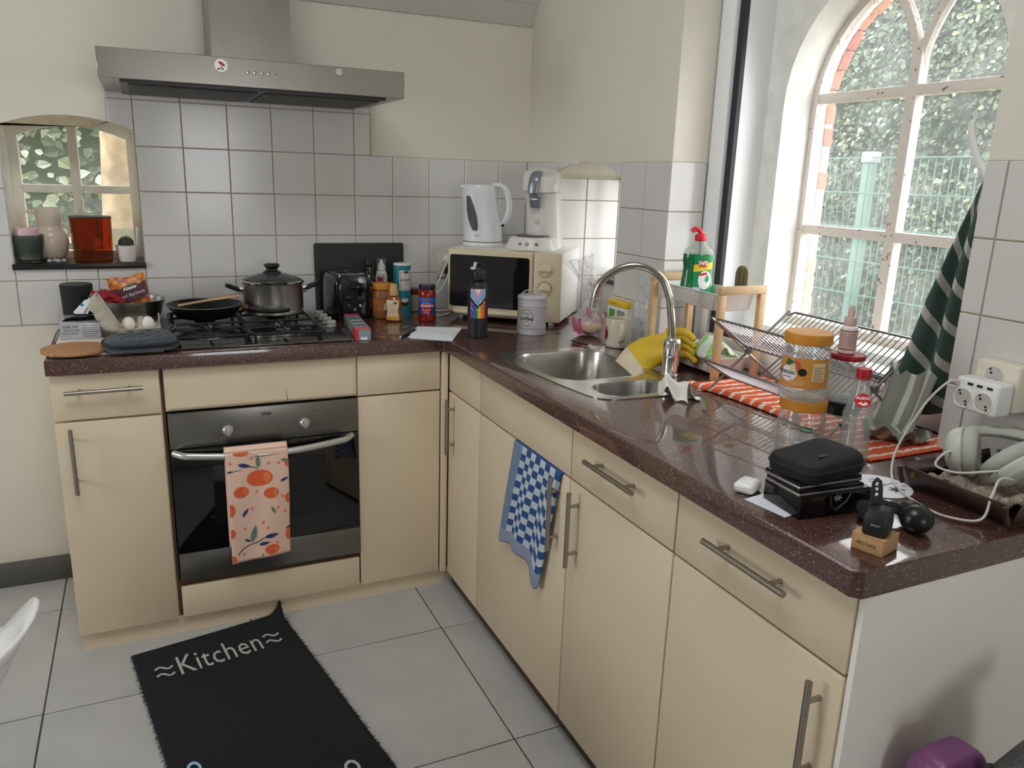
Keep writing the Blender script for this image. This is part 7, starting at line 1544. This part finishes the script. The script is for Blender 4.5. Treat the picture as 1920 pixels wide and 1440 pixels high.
# blue checked towel over the sink cabinet door
chk = mat('blue_checked_cotton', rgb(44, 84, 140), 0.9, bump=0.25, bscale=260)
n_, L_, b_ = nodes_of(chk); uvn = n_.new('ShaderNodeUVMap')
ck = n_.new('ShaderNodeTexChecker'); ck.inputs['Scale'].default_value = 10; ck.inputs['Color1'].default_value = rgb(40, 80, 138); ck.inputs['Color2'].default_value = rgb(196, 206, 216); L_.new(uvn.outputs[0], ck.inputs['Vector'])
wv = n_.new('ShaderNodeTexWave'); wv.bands_direction = 'X'; wv.inputs['Scale'].default_value = 18; mpn = n_.new('ShaderNodeSeparateXYZ'); L_.new(uvn.outputs[0], mpn.inputs[0])
def mth(op, a, b):
    x = n_.new('ShaderNodeMath'); x.operation = op
    for i, v in ((0, a), (1, b)):
        if isinstance(v, (int, float)): x.inputs[i].default_value = v
        else: L_.new(v, x.inputs[i])
    return x.outputs[0]
L_.new(uvn.outputs[0], wv.inputs['Vector'])
wv2 = n_.new('ShaderNodeTexWave'); wv2.bands_direction = 'Y'; wv2.inputs['Scale'].default_value = 16; L_.new(uvn.outputs[0], wv2.inputs['Vector'])
edge_u = mth('LESS_THAN', mpn.outputs[0], 0.2); edge_v = mth('GREATER_THAN', mpn.outputs[1], 1.3)
r1 = n_.new('ShaderNodeMix'); r1.data_type = 'RGBA'; L_.new(edge_u, r1.inputs['Factor']); L_.new(ck.outputs['Color'], r1.inputs[6])
st1 = n_.new('ShaderNodeMix'); st1.data_type = 'RGBA'; L_.new(mth('GREATER_THAN', wv.outputs['Fac'], 0.55), st1.inputs['Factor']); st1.inputs[6].default_value = rgb(54, 88, 138); st1.inputs[7].default_value = rgb(160, 176, 196); L_.new(st1.outputs[2], r1.inputs[7])
st2 = n_.new('ShaderNodeMix'); st2.data_type = 'RGBA'; L_.new(mth('GREATER_THAN', wv2.outputs['Fac'], 0.5), st2.inputs['Factor']); st2.inputs[6].default_value = rgb(46, 80, 132); st2.inputs[7].default_value = rgb(190, 200, 212)
r2_ = n_.new('ShaderNodeMix'); r2_.data_type = 'RGBA'; L_.new(edge_v, r2_.inputs['Factor']); L_.new(r1.outputs[2], r2_.inputs[6]); L_.new(st2.outputs[2], r2_.inputs[7]); L_.new(r2_.outputs[2], b_.inputs['Base Color'])
t = wthing('checked_towel', 'blue and white checked tea towel hung over the sink cabinet door', 'tea towel', (-0.59, -1.33, 0.6))
def ck_f(u, v):
    yt = -1.198-0.288*u; yb = -1.128-0.268*u; y = yt+(yb-yt)*v**1.1+0.012*math.sin(u*5)*v; zb = 0.430+0.018*math.sin(u*3.2)-(0.035*math.exp(-((u-0.93)/0.10)**2))+0.03*max(0, 0.1-u)*5
    z = 0.777+(zb-0.777)*v; x = XD-0.0065-0.012*math.sin(u*PI*2.6+0.6)**2*min(1, v*2.2)-0.006*v
    if u > 0.86: y += 0.02*(u-0.86)*v
    return (x, y, z)
o = uv_grid('front_drop', ck_f, 44, 40, chk, t, us=1.0, vs=1.5); solidify(o, 0.0025, 0)
bm = B(); bx(bm, XD-0.007, XD+0.010, -1.486, -1.198, 0.7748, 0.7778, bev=0.001); obj('fold_over', bm, chk, t)
bm = B(); grid(bm, lambda u, v: (XD-0.0205-0.002*u, -1.158-0.016*u+0.012*v, 0.50-0.035*v), 3, 4); obj('care_label', bm, whitepl, t)

# ================================================================== floor
# kitchen mat
mtm = mat('black_mat_pile', rgb(24, 25, 32), 0.95, noise=0.35, nscale=160, bump=0.5, bscale=260)
t = wthing('kitchen_mat', 'black door mat lettered Kitchen on the grey floor tiles', 'mat', (-1.35, -1.2, 0))
A0, B0 = Vector((-1.662, -0.685)), Vector((-1.190, -0.592)); A1, B1 = Vector((-1.452, -2.02)), Vector((-0.945, -1.93))
def mp(u, v):
    p = A0.lerp(B0, u).lerp(A1.lerp(B1, u), v); c = max(0, 1-((1-u)**2*0.25+v*v)**0.5*22); z = 0.009+0.045*c*c
    if v < 1e-6: p.y += -0.012*u*(1-u)
    return (p.x, p.y, z)
bm = B(); V = grid(bm, mp, 40, 60); o = obj('pile', bm, mtm, t); solidify(o, 0.008, -1)
bm = B(); rnd = random.Random(12)
for s in (0, 1):
    for k in range(260):
        v = k/260; p = Vector(mp(s, v)); d = Vector(((1 if s else -1)*rnd.uniform(0.003, 0.012), rnd.uniform(-0.006, 0.006), -rnd.uniform(0.002, 0.007))); cyl(bm, p-Vector((0, 0, 0.003)), p+d, 0.0014, 0.0005, 4, cap=False)
obj('fringe', bm, mtm, t)['kind'] = 'stuff'
ex = (B0-A0).normalized(); ey = (A0-A1).normalized(); mw_ = (B0-A0).length
whm = mat('mat_white_pile', rgb(178, 178, 172), 0.95, noise=0.3, nscale=200)
MC = A0.lerp(B0, 0.50)-ey*0.145
def MF(X, Y): p = MC+ex*X+ey*Y; return (p.x, p.y, 0.0112)
letter('lettering', 'Kitchen', 0.150, lambda X, Y: MF(X*0.55, Y), whm, t, space=1.04)
for s in (-1, 1):
    for dy in (0.012, -0.012): stroke([(s*0.168+0.028*(i/8-0.5)*2*0.9, dy*1.6+0.010*math.sin(i/8*2*PI)) for i in range(9)], 0.0042, MF, whm, 'wave_print', t)
MC2 = A0.lerp(B0, 0.5)-ey*1.02
blu = mat('mat_blue_print', rgb(150, 190, 224), 0.9)
def MF2(X, Y): p = A0+ex*X-ey*Y; return (p.x, p.y, 0.0112)
for x, y, rx, ry, m_ in ((0.055, 0.62, 0.018, 0.030, blu), (0.405, 0.84, 0.020, 0.030, whm)):
    ro = circ(x, y, rx, 24, ry); ri = circ(x, y, rx*0.62, 24, ry*0.62); me = bpy.data.meshes.new('motif_print'); me.from_pydata([MF2(*p) for p in ro]+[MF2(*p) for p in ri], [], [(i, (i+1) % 24, 24+(i+1) % 24, 24+i) for i in range(24)]); me.materials.append(m_); link('motif_print', me, t)
# moulded white chair at the left edge
t = thing('moulded_chair', 'white moulded plastic shell chair standing on the floor tiles', 'chair', (-1.80, -1.72, 0.0), 0.0)
cwm = mat('chair_white', rgb(232, 232, 234), 0.22)
t.location = (-2.095, -1.50, 0.0)
bm = B(); rings = []; NA = 48
def rimz(a):   # a = 0 towards +x (arm), chair faces away to -x +y
    c = math.cos(2*a); return 0.56+0.10*max(0, c)+0.16*max(0, math.cos(a+PI/2))**2-0.10*max(0, math.cos(a-PI/2))**2
for k in range(11):
    s = k/10; ring = []
    for i in range(NA):
        a = 2*PI*i/NA; r = (0.295+0.012*math.cos(2*a))*(s**0.85); z = 0.435+(rimz(a)-0.435)*max(0, (s-0.45)/0.55)**1.7+0.0*s
        if k == 10: r += 0.010; z -= 0.002
        ring.append(bm.verts.new((r*math.cos(a), r*math.sin(a), z)))
    rings.append(ring)
for A, C in zip(rings, rings[1:]):
    for i in range(NA): bm.faces.new((A[i], A[(i+1) % NA], C[(i+1) % NA], C[i]))
bmesh.ops.remove_doubles(bm, verts=bm.verts, dist=1e-5)
o = obj('shell_seat', bm, cwm, t, smooth=60); solidify(o, 0.007, -1)
for a in (PI/4, 3*PI/4, 5*PI/4, 7*PI/4):
    bm = B(); cyl(bm, (0.12*math.cos(a), 0.12*math.sin(a), 0.425), (0.24*math.cos(a), 0.24*math.sin(a), 0.0), 0.012, 0.009, 12); obj('leg', bm, blackm, t)
# bags beside the end panel
def lumpy(sx, sy, sz, seed, tap=0.85):
    bm = B(); bmesh.ops.create_icosphere(bm, subdivisions=5, radius=1)
    for v in bm.verts:
        c = v.co; p = 0.42; q_ = Vector([math.copysign(abs(x)**p, x) for x in c]); k = 1+0.035*math.sin(c.x*7+c.z*5+seed)+0.03*math.sin(c.y*9-c.z*6+seed*2)
        tz = 1-(1-tap)*(q_.z*0.5+0.5); v.co = Vector((q_.x*sx*k*tap if q_.z > 0.6 else q_.x*sx*k, q_.y*sy*k*tz, (q_.z*0.5+0.5)*sz))
    return bm
t = thing('shopping_bag', 'purple and blue plastic shopping bag standing beside the white end panel', 'bag', (-0.417, -2.508, 0.0), 0.0); t.scale = (0.64, 0.52, 0.985)
obj('bag_body', lumpy(0.125, 0.10, 0.675, 1), mat('purple_film', rgb(122, 70, 118), 0.35, bump=0.3, bscale=20), t, smooth=70)
bm = B(); grid(bm, lambda u, v: (-0.01+0.10*u, -0.088-0.012*v-0.004*math.sin(u*7), 0.645-0.10*v-0.01*u), 14, 10); o = obj('blue_print', bm, mat('blue_film', rgb(70, 120, 190), 0.35), t); solidify(o, 0.002, 0)
t = thing('shoulder_bag', 'dark grey leather shoulder bag leaning beside the purple shopping bag', 'bag', (-0.340, -2.612, 0.0), 0.0); t.scale = (1.1, 0.42, 1.0)
dk = mat('dark_grey_leather', rgb(58, 58, 56), 0.4, noise=0.15, nscale=30, bump=0.35, bscale=60)
obj('bag_body', lumpy(0.10, 0.11, 0.715, 3, 0.7), dk, t, smooth=70)
bm = B(); grid(bm, lambda u, v: (-0.105+0.18*u, -0.10+0.16*v, 0.700+0.035*math.sin(u*PI*0.7)*math.sin(PI*v*0.9)+0.05*u), 16, 14); o = obj('flap', bm, dk, t); solidify(o, 0.008, -1)
bm = B(); tube(bm, smooth_path([(-0.108, -0.06, 0.690), (-0.113, 0.02, 0.695), (-0.105, 0.06, 0.70)], 5), 0.012, 8); obj('rolled_edge', bm, mat('black_leather', rgb(30, 30, 30), 0.45), t)
# suction pad on the niche tiles
bm = B(); cyl(bm, (0.205, -0.2685, 1.108), (0.205, -0.274, 1.108), 0.022, 0.020, 28); tag(obj('suction_pad', bm, mat('pale_pink_pad', rgb(214, 198, 192), 0.4)), 'pale round suction pad stuck on the tiles inside the niche', 'suction pad')
